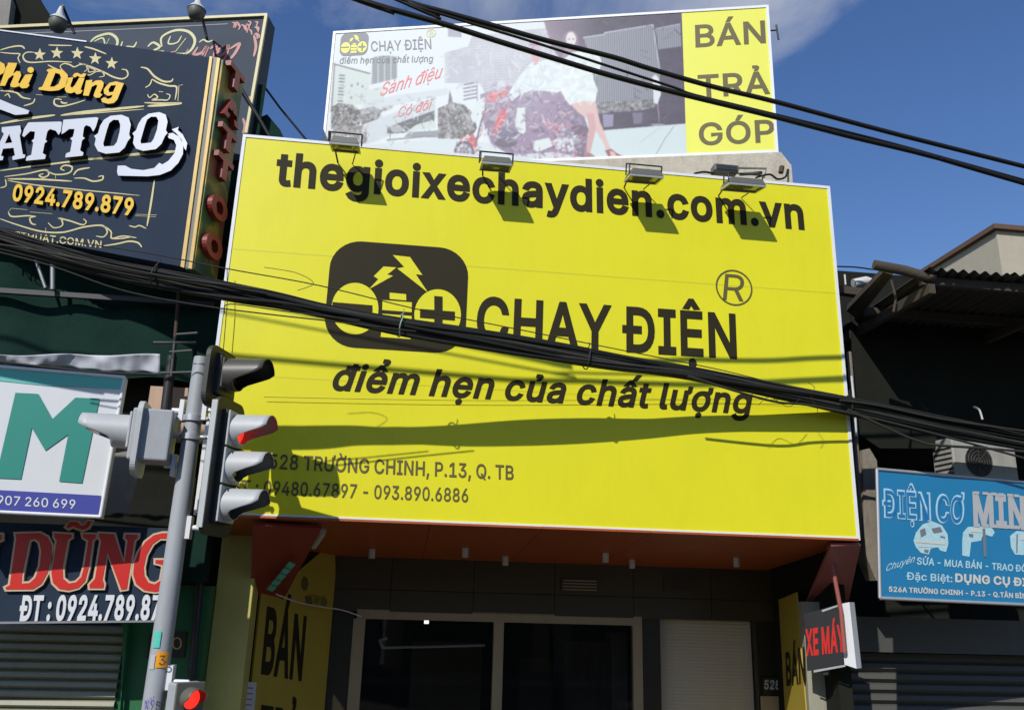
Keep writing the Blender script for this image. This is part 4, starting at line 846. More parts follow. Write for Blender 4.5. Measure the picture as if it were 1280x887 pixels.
# number plate 528A
p0, p1 = at(953, 868, RY), at(984, 846, RY)
NPF = Face((p0.x, RY - 0.002, p0.z), Xv, Zv)
npl = thing('house_number_plate', 'dark house number plate reading 528A on the granite right of the roller door', 'number plate', (p0.x + 0.1, RY, p0.z))
mb = MB(); mb.fbox(NPF, 0, p1.x - p0.x, 0, p1.z - p0.z, 0, 0.018); mb.build('plate', 'granite2', npl)
text('lettering', NPF, '528A', (955, 861), (983, 861.5), (955.5, 849), 'silverprint', npl, 30, d0=0.022)
mb = MB(); p = at(950, 869, RY); q = at(984, 887, RY); mb.box(p.x, q.x, RY - 0.02, RY - 0.003, q.z - 0.3, p.z); tag(mb.build('letter_box', 'cream'), 'pale letter box on the granite below the 528A number plate', 'letter box')

# ================================================================ ROOFTOP BILLBOARD
bd = ray(-7500, 522); bd.z = 0; BU = -bd.normalized()
BF = Face(at(973, 191, 8.6), BU, Zv)
bw1 = 0.0; bh = BF.uv(961, 7)[1]; bu0 = BF.uv(417, 40)[0]
bb = thing('rooftop_billboard', 'rooftop billboard with faded city street print and yellow panel at right end', 'billboard', BF.P(bu0 / 2, 0))
mb = MB(); mb.fbox(BF, bu0 + 0.02, -0.02, 0.02, bh - 0.02, -0.10, 0.0); mb.build('panel', 'alu', bb)
frame(BF, bu0, 0, 0, bh, 0.035, -0.11, 0.014, 'edging', 'white', bb)
ub = BF.uv(855, 100)[0]
mb = MB(); mb.fbox(BF, ub + 0.001, -0.035, 0.035, bh - 0.035, 0.0005, 0.004); mb.build('yellow_panel', 'yellow2', bb)
for s, a, b, t in (('BÁN', (869.4, 59.6), (957.5, 54), (868.6, 31.5)), ('TRẢ', (873, 122.5), (963, 117.5), (871.8, 94)), ('GÓP', (874, 182), (969, 177.5), (873, 154))):
    text('lettering', BF, s, a, b, t, 'ink2', bb, 16, d0=0.007)
# posts behind
mb = MB()
for u in (bu0 + 0.3, bu0 * 0.66, bu0 * 0.33, -0.3):
    mb.fbox(BF, u, u + 0.06, -0.9, bh - 0.1, -0.19, -0.13)
    mb.tube([BF.P(u + 0.03, bh - 0.3, -0.19), BF.P(u + 0.03, -0.8, -1.2)], 0.025, 6)
mb.build('support_post', 'steel', bb)

# printed picture: a colour per grid point, painted by the small rasteriser below
SC = 3
PX0, PY0, PW, PH = 400, 0, 470, 225
CV = np.zeros((PH * SC, PW * SC, 3)) + np.array([0.86, 0.89, 0.90])
yy, xx = np.mgrid[0:PH * SC, 0:PW * SC]
XX = xx / SC + PX0; YY = yy / SC + PY0
def pmask(pts):
    m = np.zeros(XX.shape, bool); n = len(pts); j = n - 1
    for i in range(n):
        xi, yi = pts[i]; xj, yj = pts[j]
        if yi != yj:
            c_ = ((yi > YY) != (yj > YY)) & (XX < (xj - xi) * (YY - yi) / (yj - yi) + xi)
            m ^= c_
        j = i
    return m
def pp(pts, col, a=1.0, mask=None):
    m = pmask(pts)
    if mask is not None: m &= mask
    CV[m] = CV[m] * (1 - a) + np.array(col) * a
def blob(cx, cy, rx, ry, col, a=1.0):
    m = ((XX - cx) / rx) ** 2 + ((YY - cy) / ry) ** 2 < 1
    CV[m] = CV[m] * (1 - a) + np.array(col) * a
def stroke(pts, w, col, a=1.0):
    for (x0_, y0_), (x1_, y1_) in zip(pts[:-1], pts[1:]):
        L2 = (x1_ - x0_) ** 2 + (y1_ - y0_) ** 2 + 1e-9
        t = np.clip(((XX - x0_) * (x1_ - x0_) + (YY - y0_) * (y1_ - y0_)) / L2, 0, 1)
        m = (XX - x0_ - t * (x1_ - x0_)) ** 2 + (YY - y0_ - t * (y1_ - y0_)) ** 2 < (w / 2) ** 2
        CV[m] = CV[m] * (1 - a) + np.array(col) * a
rs = np.random.RandomState(4)
def vnoise(sx, sy, seed):
    r_ = np.random.RandomState(seed)
    gx, gy = int(PW / sx) + 3, int(PH / sy) + 3
    g = r_.rand(gy, gx)
    fx = (XX - PX0) / sx; fy = (YY - PY0) / sy
    i = fx.astype(int); j = fy.astype(int); a = fx - i; b = fy - j
    a = a * a * (3 - 2 * a); b = b * b * (3 - 2 * b)
    return (g[j, i] * (1 - a) + g[j, i + 1] * a) * (1 - b) + (g[j + 1, i] * (1 - a) + g[j + 1, i + 1] * a) * b
G1, G2, G3 = vnoise(14, 9, 1), vnoise(5, 4, 2), vnoise(2.2, 2.2, 3)
NZ = 0.5 * G1 + 0.3 * G2 + 0.2 * G3
# ground plane of the print
pp([(400, 190), (470, 180), (560, 172), (690, 190), (752, 160), (870, 151), (870, 225), (400, 225)], (0.82, 0.86, 0.87))
# left building, tower, trees, flyover
pp([(417, 76), (422, 83), (462, 92), (461, 112), (480, 108), (480, 128), (414, 134)], (0.80, 0.84, 0.83))
stroke([(417, 80), (462, 92)], 1.6, (0.45, 0.42, 0.44)); stroke([(418, 80), (414, 140)], 1.8, (0.55, 0.53, 0.54))
for k in range(12):
    stroke([(424.5 - k * .25, 94 + k * 4.0), (430.5 - k * .3, 94.6 + k * 4.0)], 1.6 if k not in (3, 7) else .5, (0.35, 0.38, 0.37), .9)
for cx_, cy_ in ((439.5, 107), (439, 122), (447, 105), (453, 108)): blob(cx_, cy_, 1.2, 2, (0.55, 0.58, 0.57))
tw = pmask([(466, 72), (480, 69), (497, 71), (496, 98), (463, 106), (464, 90)])
CV[tw] = (0.70, 0.73, 0.74)
g = tw & (((YY * 0.55 + XX * 0.03) % 1.25) > 0.55); CV[g] = (0.46, 0.49, 0.53)
g = tw & (((XX) % 8) < 1.1); CV[g] = (0.78, 0.80, 0.81)
def foliage(pts, dark=0.36, light=0.70, thr=0.5):
    m = pmask(pts); edge = (G2 * .6 + G3 * .4)
    mm = m & (edge > 0.22)
    t = np.clip((G3 * .55 + G2 * .45 - 0.28) * 1.9, 0, 1)[..., None]
    c_ = np.array([dark, dark * .98, dark * 1.03]) * (1 - t) + np.array([light, light, light * 1.01]) * t
    CV[mm] = c_[mm]
foliage([(414, 134), (424, 129), (440, 131), (450, 138), (453, 150), (446, 159), (414, 160)], .27)
foliage([(450, 137), (466, 133), (478, 138), (472, 150), (452, 156)], .30)
foliage([(478, 134), (492, 131), (490, 136), (478, 140)], .45, .8)
pp([(447, 158), (545, 121), (545, 147), (458, 181), (452, 176)], (0.79, 0.82, 0.84))
pp([(455, 128), (500, 118), (560, 110), (560, 118), (500, 130), (450, 145)], (0.75, 0.79, 0.80), .5)
pp([(484, 160), (500, 153), (543, 138), (543, 151), (520, 160), (508, 166), (484, 167)], (0.37, 0.39, 0.42))
pp([(506, 166), (520, 156), (540, 150), (545, 154), (545, 160), (520, 163)], (0.80, 0.84, 0.83))
pp([(484, 158), (500, 157), (508, 164), (492, 166)], (0.66, 0.69, 0.71))
stroke([(487.5, 160), (487.5, 174)], .9, (0.35, 0.36, 0.4))
pp([(505, 171), (512, 165), (548, 163), (548, 172)], (0.50, 0.52, 0.56), .8)
stroke([(484, 175), (505, 173), (540, 170)], 1.6, (0.50, 0.53, 0.57))
foliage([(414, 157), (455, 157), (462, 168), (456, 180), (414, 182)], .42, .85)
foliage([(546, 136), (560, 130), (562, 112), (566, 128), (580, 131), (592, 142), (596, 160), (588, 174), (548, 173)], .33, .72)
stroke([(545.5, 126), (545.5, 158)], 3.4, (0.86, 0.89, 0.88))
# middle tower blocks
pp([(560, 30), (577, 29), (577, 47), (560, 46)], (0.66, 0.66, 0.72))
m = pmask([(556, 66), (585, 58), (590, 45), (640, 40), (690, 34), (690, 120), (612, 128), (600, 104), (556, 104)])
t = ((np.abs(np.sin(XX * 1.15)) > .75) * .07 + (np.abs(np.sin(YY * .9 + XX * .05)) > .8) * .05 + G1 * .08)[..., None]
CV[m] = (np.array([0.84, 0.85, 0.88]) - t)[m]
pp([(560, 80), (590, 72), (602, 82), (602, 104), (560, 104)], (0.72, 0.74, 0.78), .7)
g = m & ((YY % 3) < .9) & (YY > 70); CV[g] *= .95
for k in range(5): stroke([(580, 106 + k * 4.6), (596, 103 + k * 4.6)], 2.0, (0.52, 0.50, 0.58))
stroke([(596, 103), (597, 150)], 1.2, (0.55, 0.54, 0.6))
# right dark hall with slatted screens
pp([(680, 27), (852, 16), (862, 155), (752, 163), (735, 120), (690, 60)], (0.34, 0.32, 0.39))
m = pmask([(680, 27), (852, 16), (862, 155), (752, 163), (690, 80)])
CV[m] *= (0.88 + 0.28 * NZ)[m][:, None]
w_ = np.clip((745 - XX) / 75, 0, 1)[..., None] * m[..., None] * .62
CV = CV * (1 - w_) + np.array([0.72, 0.62, 0.70]) * w_
for pts in ([(729, 47), (755, 43), (756, 40), (816, 31), (825, 90), (822, 131), (745, 135), (740, 80)], [(819, 36), (850, 30), (852, 58), (823, 62)]):
    m = pmask(pts)
    t = (0.5 + 0.5 * np.sin((XX - YY * 0.03) * 2.35))[..., None]
    CV[m] = (np.array([0.42, 0.43, 0.47]) * (1 - t) + np.array([0.70, 0.71, 0.75]) * t)[m]
stroke([(729, 47), (755, 43), (756, 41), (816, 31), (825, 90)], 1.3, (0.78, 0.79, 0.83)); stroke([(819, 36), (850, 30)], 1.2, (0.72, 0.74, 0.78))
foliage([(746, 128), (822, 124), (822, 134), (800, 138), (746, 142)], .42, .68)
pp([(753, 143), (767, 143), (766, 158), (754, 159)], (0.60, 0.58, 0.68)); pp([(790, 141), (803, 141), (802, 154), (792, 155)], (0.50, 0.48, 0.57))
pp([(815, 96), (819, 93), (823, 97), (825, 105), (826, 118), (822, 130), (817, 129), (816, 112)], (0.85, 0.88, 0.88)); stroke([(822, 130), (824, 151)], 1.5, (0.62, 0.56, 0.62))
pp([(752, 163), (862, 154), (870, 225), (700, 225), (720, 180)], (0.82, 0.87, 0.87))
stroke([(842, 158), (830, 175), (817, 198)], .7, (0.55, 0.58, 0.6)); stroke([(824, 160), (800, 178)], .6, (0.7, 0.73, 0.74)); blob(822, 156, 9, 1.6, (0.62, 0.62, 0.66))
# parked motorcycle and the two riders, soft and faded
mv = (0.50, 0.43, 0.53); dk = (0.36, 0.32, 0.40); wh = (0.88, 0.92, 0.90); rd_ = (0.86, 0.32, 0.36)
pp([(600, 118), (640, 106), (668, 112), (700, 116), (712, 130), (725, 132), (735, 160), (730, 196), (700, 201), (640, 196), (612, 178), (603, 150)], mv, .85)
m = pmask([(600, 118), (640, 106), (668, 112), (700, 116), (735, 160), (730, 196), (640, 196), (603, 150)]); CV[m] *= (0.82 + 0.45 * (G2 * .6 + G3 * .4))[m][:, None]
pp([(674, 117), (704, 114), (706, 135), (690, 190), (650, 190), (658, 145), (672, 130)], (0.60, 0.52, 0.62), .9)
pp([(646, 135), (656, 134), (657, 166), (650, 168), (644, 158)], wh, .9); pp([(668, 176), (686, 172), (692, 182), (672, 190), (666, 186)], wh, .9)
pp([(607, 126), (613, 114), (625, 110), (637, 112), (630, 121), (617, 128)], (0.84, 0.45, 0.48)); pp([(614, 120), (618, 113), (628, 112), (622, 118)], (0.92, 0.55, 0.58))
pp([(605, 129), (620, 128), (638, 118), (636, 124), (622, 132)], (0.72, 0.70, 0.77))
blob(620, 109, 8, 7, (0.60, 0.57, 0.64), .7); blob(626, 105, 5, 4, (0.84, 0.85, 0.87), .8)
pp([(617, 164), (621, 148), (631, 134), (634, 138), (631, 150), (624, 160), (622, 168)], rd_); pp([(612, 150), (622, 138), (626, 138), (620, 152)], (0.70, 0.64, 0.68))
stroke([(634, 148), (635, 162)], 1.3, wh)
blob(634, 166, 12, 7, (0.46, 0.44, 0.53)); stroke([(620, 170), (632, 175), (646, 171), (652, 162)], 1.4, (0.82, 0.84, 0.87)); blob(632, 178, 14, 6, dk, .8)
pp([(594, 128), (606, 121), (606, 138), (596, 142), (600, 152), (590, 152), (588, 146)], (0.84, 0.88, 0.88))
pp([(572, 180), (578, 171), (592, 168), (597, 178), (595, 186), (590, 182), (582, 176)], (0.86, 0.42, 0.42)); pp([(574, 178), (580, 171), (588, 170), (584, 176)], (0.86, 0.84, 0.86))
for r_, c_ in ((14, dk), (10.5, (0.78, 0.79, 0.82)), (6, (0.45, 0.42, 0.48)), (4, (0.82, 0.83, 0.85))): blob(580, 190, r_ * .9, r_, c_, .9)
for k in range(8):
    a_ = k * math.pi / 4; stroke([(580, 190), (580 + 9 * math.cos(a_), 190 + 10 * math.sin(a_))], .8, (0.5, 0.48, 0.54))
stroke([(600, 176), (608, 162)], 2.6, (0.88, 0.9, 0.9)); stroke([(594, 182), (602, 150), (607, 136)], 2.2, (0.44, 0.40, 0.48)); stroke([(610, 170), (615, 185)], 2.0, (0.80, 0.80, 0.84))
stroke([(678, 152), (702, 158), (696, 166), (682, 156)], 2.4, (0.82, 0.56, 0.60)); blob(724, 163, 12, 7, (0.42, 0.38, 0.46), .85); stroke([(703, 146), (713, 140)], 2, (0.84, 0.55, 0.58))
pp([(690, 176), (722, 168), (728, 184), (712, 190), (694, 186)], (0.86, 0.88, 0.88), .9); blob(728, 182, 11, 17, (0.46, 0.40, 0.47), .55)
pp([(610, 196), (690, 190), (760, 202), (760, 215), (610, 215)], (0.84, 0.86, 0.87), .9)
# standing woman in white beside a second figure in white
pp([(634, 118), (652, 92), (664, 78), (688, 74), (702, 84), (706, 110), (696, 116), (668, 112), (650, 118), (640, 126)], (0.88, 0.92, 0.92)); stroke([(641, 118), (660, 96)], 4, (0.84, 0.88, 0.89))
m = pmask([(652, 92), (664, 78), (688, 74), (702, 84), (706, 112), (660, 112)]); CV[m] *= (0.93 + 0.1 * G2)[m][:, None]
blob(668, 60, 7, 9, (0.80, 0.66, 0.70)); pp([(663, 68), (674, 68), (672, 80), (668, 82)], (0.86, 0.62, 0.62)); pp([(660, 57), (665, 50), (674, 52), (676, 58), (668, 56)], (0.70, 0.62, 0.68))
blob(713, 52, 10, 14, (0.58, 0.48, 0.55)); blob(713.5, 49, 6.3, 9, (0.88, 0.86, 0.86)); pp([(705, 60), (723, 58), (728, 74), (702, 74)], (0.62, 0.54, 0.60), .8)
pp([(700, 78), (714, 66), (732, 62), (748, 66), (752, 78), (748, 92), (740, 88), (742, 100), (747, 112), (744, 128), (728, 126), (712, 132), (702, 116), (698, 96)], (0.90, 0.93, 0.92))
m = pmask([(700, 78), (732, 62), (752, 78), (747, 112), (744, 128), (712, 132), (698, 96)]); CV[m] *= (0.94 + 0.09 * G2)[m][:, None]
sk = (0.86, 0.74, 0.72)
pp([(713, 130), (732, 126), (744, 127), (750, 152), (760, 178), (764, 188), (760, 192), (754, 178), (742, 160), (733, 148), (722, 140)], sk)
pp([(733, 142), (742, 142), (745, 160), (738, 190), (734, 198), (733, 180), (736, 160)], (0.82, 0.66, 0.66))
pp([(756, 188), (764, 186), (772, 192), (781, 196), (780, 201), (764, 202)], (0.60, 0.42, 0.46)); pp([(730, 192), (738, 191), (748, 199), (748, 203), (731, 202)], (0.66, 0.50, 0.52)); pp([(762, 188), (768, 190), (772, 198), (764, 199)], (0.88, 0.72, 0.70))
def clutter(pts, n, cols, lo, hi, seed):
    r_ = random.Random(seed); xs_ = [p[0] for p in pts]; ys2 = [p[1] for p in pts]; k = 0
    while k < n:
        x, y = r_.uniform(min(xs_), max(xs_)), r_.uniform(min(ys2), max(ys2))
        if not inside((x, y), pts): continue
        a_, L_ = r_.uniform(0, 3.14), r_.uniform(lo, hi)
        x2, y2 = x + L_ * math.cos(a_), y + L_ * math.sin(a_)
        w_ = r_.uniform(.7, 2.2); b_ = [max(0, int((min(y, y2) - 3 - PY0) * SC)), int((max(y, y2) + 3 - PY0) * SC), int((min(x, x2) - 3 - PX0) * SC), int((max(x, x2) + 3 - PX0) * SC)]
        X_, Y_ = XX[b_[0]:b_[1], b_[2]:b_[3]], YY[b_[0]:b_[1], b_[2]:b_[3]]
        t = np.clip(((X_ - x) * (x2 - x) + (Y_ - y) * (y2 - y)) / (L_ * L_), 0, 1)
        m = (X_ - x - t * (x2 - x)) ** 2 + (Y_ - y - t * (y2 - y)) ** 2 < (w_ / 2) ** 2
        c_ = np.array(r_.choice(cols)); V_ = CV[b_[0]:b_[1], b_[2]:b_[3]]; V_[m] = V_[m] * .4 + c_ * .6; k += 1
pal = [(0.38, 0.33, 0.42), (0.52, 0.46, 0.55), (0.80, 0.80, 0.84), (0.66, 0.60, 0.68), (0.45, 0.40, 0.48), (0.86, 0.86, 0.88)]
clutter([(604, 122), (640, 112), (668, 116), (700, 120), (712, 134), (728, 150), (735, 175), (728, 194), (700, 200), (640, 195), (612, 180), (603, 150)], 260, pal, 2, 9, 1)
clutter([(606, 126), (636, 104), (650, 110), (634, 140), (616, 172), (600, 168)], 70, pal + [(0.84, 0.40, 0.44)] * 2, 2, 7, 2)
clutter([(690, 140), (735, 150), (735, 195), (690, 195)], 90, pal + [(0.80, 0.52, 0.56)] * 2, 2, 8, 3)
clutter([(570, 176), (596, 168), (600, 200), (570, 203)], 40, pal + [(0.84, 0.40, 0.42)] * 2, 2, 5, 4)
clutter([(700, 78), (732, 62), (752, 78), (747, 112), (744, 126), (712, 130)], 60, [(0.84, 0.88, 0.88), (0.80, 0.84, 0.86), (0.90, 0.93, 0.92)], 4, 14, 5)
clutter([(640, 120), (654, 92), (666, 78), (690, 76), (704, 90), (704, 112)], 60, [(0.84, 0.87, 0.89), (0.78, 0.80, 0.84), (0.90, 0.93, 0.93)], 4, 12, 6)
clutter([(556, 66), (690, 34), (690, 118), (556, 104)], 160, [(0.80, 0.80, 0.84), (0.86, 0.86, 0.89), (0.76, 0.77, 0.81)], 3, 16, 7)
clutter([(414, 100), (545, 118), (545, 175), (414, 182)], 120, [(0.70, 0.73, 0.74), (0.84, 0.87, 0.87), (0.62, 0.64, 0.66)], 2, 9, 8)
clutter([(752, 24), (850, 18), (860, 150), (756, 156)], 30, [(0.36, 0.34, 0.41), (0.46, 0.45, 0.51), (0.40, 0.36, 0.44)], 3, 14, 9)
stroke([(710, 49), (712, 49)], 1.1, (0.45, 0.38, 0.42)); stroke([(715.5, 49), (717.5, 49)], 1.1, (0.45, 0.38, 0.42)); stroke([(712, 54.5), (715.5, 54.5)], .8, (0.80, 0.66, 0.68))
blob(668, 54, 6.2, 4, (0.55, 0.48, 0.52), .7); stroke([(665, 60), (667, 60)], 1.0, (0.5, 0.4, 0.45))
# overall softening, veil of faded print, fine grain
def soften(A, k):
    for _ in range(k):
        A = (A + np.roll(A, 1, 0) + np.roll(A, -1, 0) + np.roll(A, 1, 1) + np.roll(A, -1, 1)) / 5
    return A
CV = soften(CV, 4)
veil = np.exp(-(((XX - 650) / 85) ** 2 + ((YY - 90) / 75) ** 2))[..., None] * .28
CV = CV * (1 - veil) + np.array([0.88, 0.90, 0.92]) * veil
CV *= (0.985 + 0.03 * rs.rand(*XX.shape))[..., None]
CV = np.clip((soften(CV, 2) - 0.5) * 1.14 + 0.475, 0, 1)
LIN = np.where(CV > 0.04045, ((CV + 0.055) / 1.055) ** 2.4, CV / 12.92) * 0.76
nu, nv = 470, 176
uA, uB, vA, vB = bu0 + 0.035, ub, 0.035, bh - 0.035
us = np.linspace(uA, uB, nu); vs_ = np.linspace(vA, vB, nv)
UU, VV = np.meshgrid(us, vs_)
fU, fV, fN, fO = (np.array(q) for q in (BF.U, BF.V, BF.N, BF.O))
PT = fO + UU[..., None] * fU + VV[..., None] * fV + fN * 0.004
dl = PT - np.array(EYE)
Rm = np.array([list(R0), list(R1), list(R2)])
cc = dl @ Rm
sx = 640 + F * cc[..., 0] / cc[..., 2]; sy = 443.5 + F * cc[..., 1] / cc[..., 2]
ii = np.clip(((sy - PY0) * SC).astype(int), 0, PH * SC - 1); jj = np.clip(((sx - PX0) * SC).astype(int), 0, PW * SC - 1)
CC = LIN[ii, jj]
ctr = PT.reshape(-1, 3).mean(0)
me = bpy.data.meshes.new('printed_picture')
idx = np.arange(nu * nv).reshape(nv, nu)
fc_ = np.stack([idx[:-1, :-1], idx[:-1, 1:], idx[1:, 1:], idx[1:, :-1]], -1).reshape(-1, 4)
me.from_pydata((PT.reshape(-1, 3) - ctr).tolist(), [], fc_.tolist())
ca = me.color_attributes.new('print', 'FLOAT_COLOR', 'POINT')
rgba = np.ones((nu * nv, 4), dtype=np.float32); rgba[:, :3] = CC.reshape(-1, 3)
ca.data.foreach_set('color', rgba.ravel())
pm = bpy.data.materials.new('faded_picture_print'); pm.use_nodes = True
pa_ = pm.node_tree.nodes.new('ShaderNodeVertexColor'); pa_.layer_name = 'print'
pm.node_tree.links.new(pa_.outputs['Color'], pm.node_tree.nodes['Principled BSDF'].inputs['Base Color'])
pm.node_tree.nodes['Principled BSDF'].inputs['Roughness'].default_value = 0.55
me.materials.append(pm)
po = bpy.data.objects.new('printed_picture', me); COL.objects.link(po)
po.location = Vector(ctr) - bb.location; po.parent = bb
# small logo and words on the print
lu0, lv0 = MF.uv(409.6, 360)[0], MF.uv(493, 437.5)[1]; lu1, lv1 = MF.uv(583.5, 380)[0], MF.uv(500, 305.5)[1]
A_, B_ = BF.uv(424, 71), BF.uv(461.7, 40.5)
logo(BF, bb, lambda u, v: A_[0] + (u - lu0) / (lu1 - lu0) * (B_[0] - A_[0]), lambda u, v: A_[1] + (v - lv0) / (lv1 - lv0) * (B_[1] - A_[1]), 0.007, 'ink3', 'lemon')
text('lettering', BF, 'CHẠY ĐIỆN', (463.8, 64.6), (539.3, 61.3), (463.4, 52), 'ink3', bb, 8, d0=0.007)
text('lettering', BF, 'điểm hẹn của chất lượng', (424, 80), (540.6, 77.6), (425.5, 71.5), 'ink3', bb, 6, d0=0.007, hunits=530)
text('lettering', BF, 'Sành điệu', (474, 120.5), (549.5, 97.5), (480, 103.5), 'redprint', bb, 2, d0=0.007)
text('lettering', BF, 'Có đôi', (496, 147), (537, 136.5), (500, 134), 'redprint', bb, 0, d0=0.007)
mb = MB(); c = BF.uv(539, 42); ringb = lambda r: [(c[0] + r * math.cos(2 * math.pi * i / 24), c[1] + r * math.sin(2 * math.pi * i / 24)) for i in range(24)]
mb.prism([ringb(.068), ringb(.05)], lambda p: BF.P(p[0], p[1], 0.007), None); mb.build('trademark_ring', 'paleyel', bb)
text('lettering', BF, 'R', (536.8, 45), (541.6, 44.8), (536.8, 39.4), 'paleyel', bb, 10, d0=0.007)
mb = MB(); mb.tube([BF.P(0.10, bh - 0.22, -0.1), BF.P(0.115, bh - 0.44, -0.1)], 0.012, 6); mb.tube([BF.P(0.10, bh - 0.3, -0.1), BF.P(-0.05, bh - 0.3, -0.1)], 0.01, 6); mb.build('side_clip', 'blackmetal', bb)

# rough wall under the billboard
WF = Face(BF.P(0, 0, 0.03), BU, Zv)
wr = WF.uv(990, 222)[0]
mb = MB()
mb.prism([[(bu0 + 0.4, -1.6), (wr, -1.6), (wr, WF.uv(985, 208)[1]), (WF.uv(976, 194)[0], -0.02), (bu0 + 0.4, -0.02)]], lambda p: WF.P(p[0], p[1], 0.02), lambda p: WF.P(p[0], p[1], -0.8))
pw = mb.build('parapet_wall', 'wallwhite'); tag(pw, 'rough cream rendered parapet under the right part of the rooftop billboard', 'wall')

# ================================================================ FLOODLIGHTS over the sign
def floodlight(pl, pr, label, Yf=7.55, Yb=7.82, tilt=0.0):
    """pl, pr: photo pixels of the front lower corners of the lamp body"""
    a = at(pl[0], pl[1], Yf); b = at(pr[0], pr[1], Yf)
    w = (b - a).x; cx = (a.x + b.x) / 2; z = (a.z + b.z) / 2
    t = thing('floodlight', label, 'floodlight', (cx, 8.0, 2.5 + 4.516), 'floodlights along the top of the yellow signboard')
    U = Vector((b.x - a.x, 0, 0)).normalized(); B = Vector((0, Yb - Yf, 0.06 + tilt)).normalized(); Lb = math.hypot(Yb - Yf, 0.06)
    F2 = Face((a.x, Yf, z), U, B)            # looks down at the sign
    if F2.N.z > 0: F2.N = -F2.N
    mb = MB(); q = F2
    mb.hexa([q.P(0, 0, 0), q.P(w, 0, 0), q.P(w, Lb, 0), q.P(0, Lb, 0), q.P(0.03, 0.03, -0.07), q.P(w - 0.03, 0.03, -0.07), q.P(w - 0.03, Lb - 0.03, -0.07), q.P(0.03, Lb - 0.03, -0.07)])
    body = mb.build('body', 'lampgrey', t, 0.006)
    mb = MB()
    for s0, s1, v0, v1 in ((0, w, 0, 0.02), (0, w, Lb - 0.02, Lb), (0, 0.02, 0.02, Lb - 0.02), (w - 0.02, w, 0.02, Lb - 0.02)): mb.fbox(q, s0, s1, v0, v1, 0.0015, 0.02)
    mb.build('rim', 'alu', body)
    mb = MB(); mb.fbox(q, 0.022, w - 0.022, 0.022, Lb - 0.022, 0.001, 0.006); mb.build('glass', 'lampglass', body)
    mb = MB(); mb.fbox(q, w * .3, w * .72, Lb * .3, Lb * .55, 0.0065, 0.012); mb.build('reflector', 'lampgrey', body)
    mb = MB()
    for s in (-0.012, w + 0.012):
        p0 = q.P(s, Lb * .5, -0.02); mb.tube([p0, q.P(s, Lb * .5, -0.14), ], 0.008, 6)
    mb.tube([q.P(-0.012, Lb * .5, -0.14), q.P(w + 0.012, Lb * .5, -0.14)], 0.008, 6)
    mb.tube([q.P(-0.012, Lb * .5, -0.14), q.P(-0.012, 0.0, -0.10), q.P(-0.012, 0.0, 0)], 0.008, 6)
    mb.build('bracket', 'blackmetal', t)
    mb = MB()
    mb.tube([q.P(0.03, Lb * .8, -0.01), Vector((a.x + 0.05, 7.99, 2.5 + 4.28))], 0.009, 6)
    mb.build('arm', 'blackmetal', t)
    mb = MB(); mb.tube([q.P(w - 0.04, Lb * .8, -0.01), Vector((b.x - 0.09, 7.99, 2.5 + 4.28))], 0.006, 6)
    mb.build('arm', 'blackmetal', t)
    return t
floodlight((412, 176), (449, 181), 'leftmost floodlight over the yellow sign, in front of the printed trees')
floodlight((602, 200), (641, 206), 'second floodlight from the left over the yellow sign, below the printed motorcycle')
floodlight((788, 216), (830, 221), 'third floodlight from the left, in front of the cream parapet')
floodlight((912, 228), (958, 231), 'rightmost floodlight over the yellow sign, above the letters vn')
# spare lamp lying on the parapet
a = at(892, 212, 8.32); b = at(922, 215, 8.32)
t = thing('floodlight', 'dark spare floodlight with its bracket lying on the parapet behind the rightmost one', 'floodlight', a)
mb = MB(); mb.box(a.x, b.x, 8.28, 8.42, a.z - 0.02, a.z + 0.06); bo = mb.build('body', 'lampgrey', t, 0.006)
mb = MB(); mb.box(a.x + 0.02, b.x - 0.02, 8.272, 8.279, a.z - 0.01, a.z + 0.045); mb.build('glass', 'darklens', bo)
mb = MB(); mb.tube([at(918, 214, 8.3), at(922, 210, 8.3), at(958, 211, 8.3), at(955, 222, 8.3)], 0.012, 6); mb.tube([at(925, 218, 8.3), at(952, 216, 8.35)], 0.02, 6); mb.build('bracket', 'lampgrey', t)
for pts, lab in (([(868, 217), (880, 215), (892, 217)], 'short tangle of dark wire left of the spare floodlight'), ([(945, 222), (962, 218), (972, 224), (982, 221), (985, 212), (988, 220)], 'tangled dark wires at the right end of the parapet')):
    mb = MB(); mb.tube([at(p[0], p[1], 8.2 + 0.02 * i) for i, p in enumerate(smooth_line(pts, 4))], 0.012, 6); tag(mb.build('tangled_wire', 'cable'), lab, 'wire')
mb = MB(); p = at(976, 216, 8.3); mb.tube([p, p + Vector((0.02, 0, 0.08))], 0.03, 8); tag(mb.build('rusty_fitting', 'rust'), 'small rusty fitting at the right end of the parapet', 'fitting')

# ================================================================ LEFT NEIGHBOUR
# dark netted house behind everything on the left
lx1 = bx0 - 0.03
nh = thing('netted_house', 'dark green netted house front left of the yellow signboard', 'building', (-4.5, 9.2, 0.13))
zn = zp(290, 105, 9.0)
mb = MB(); mb.box(-9, lx1 - 0.25, 9.1, 18, 0.13, 3.9); mb.box(-9, lx1 + 0.1, 9.15, 18, 3.905, 6.6); mb.build('wall', 'darkwall', nh)
def netsheet(x0, x1, z0, z1, Y, amp, nx, nz, seed):
    mb = MB(); vs = []
    for j in range(nz + 1):
        for i in range(nx + 1):
            x = x0 + (x1 - x0) * i / nx; z = z0 + (z1 - z0) * j / nz
            y = Y + amp * noise.noise(Vector((x * 1.7, z * 1.1, seed))) + amp * .5 * math.sin(x * 9 + z * 2) * .4
            zz = z + (amp * .7 * noise.noise(Vector((x * 2.1, 3, seed))) if j in (0, nz) else 0)
            vs.append((x, y, zz))
    mb.add(vs, [(j * (nx + 1) + i, j * (nx + 1) + i + 1, (j + 1) * (nx + 1) + i + 1, (j + 1) * (nx + 1) + i) for j in range(nz) for i in range(nx)], 0, True)
    return mb
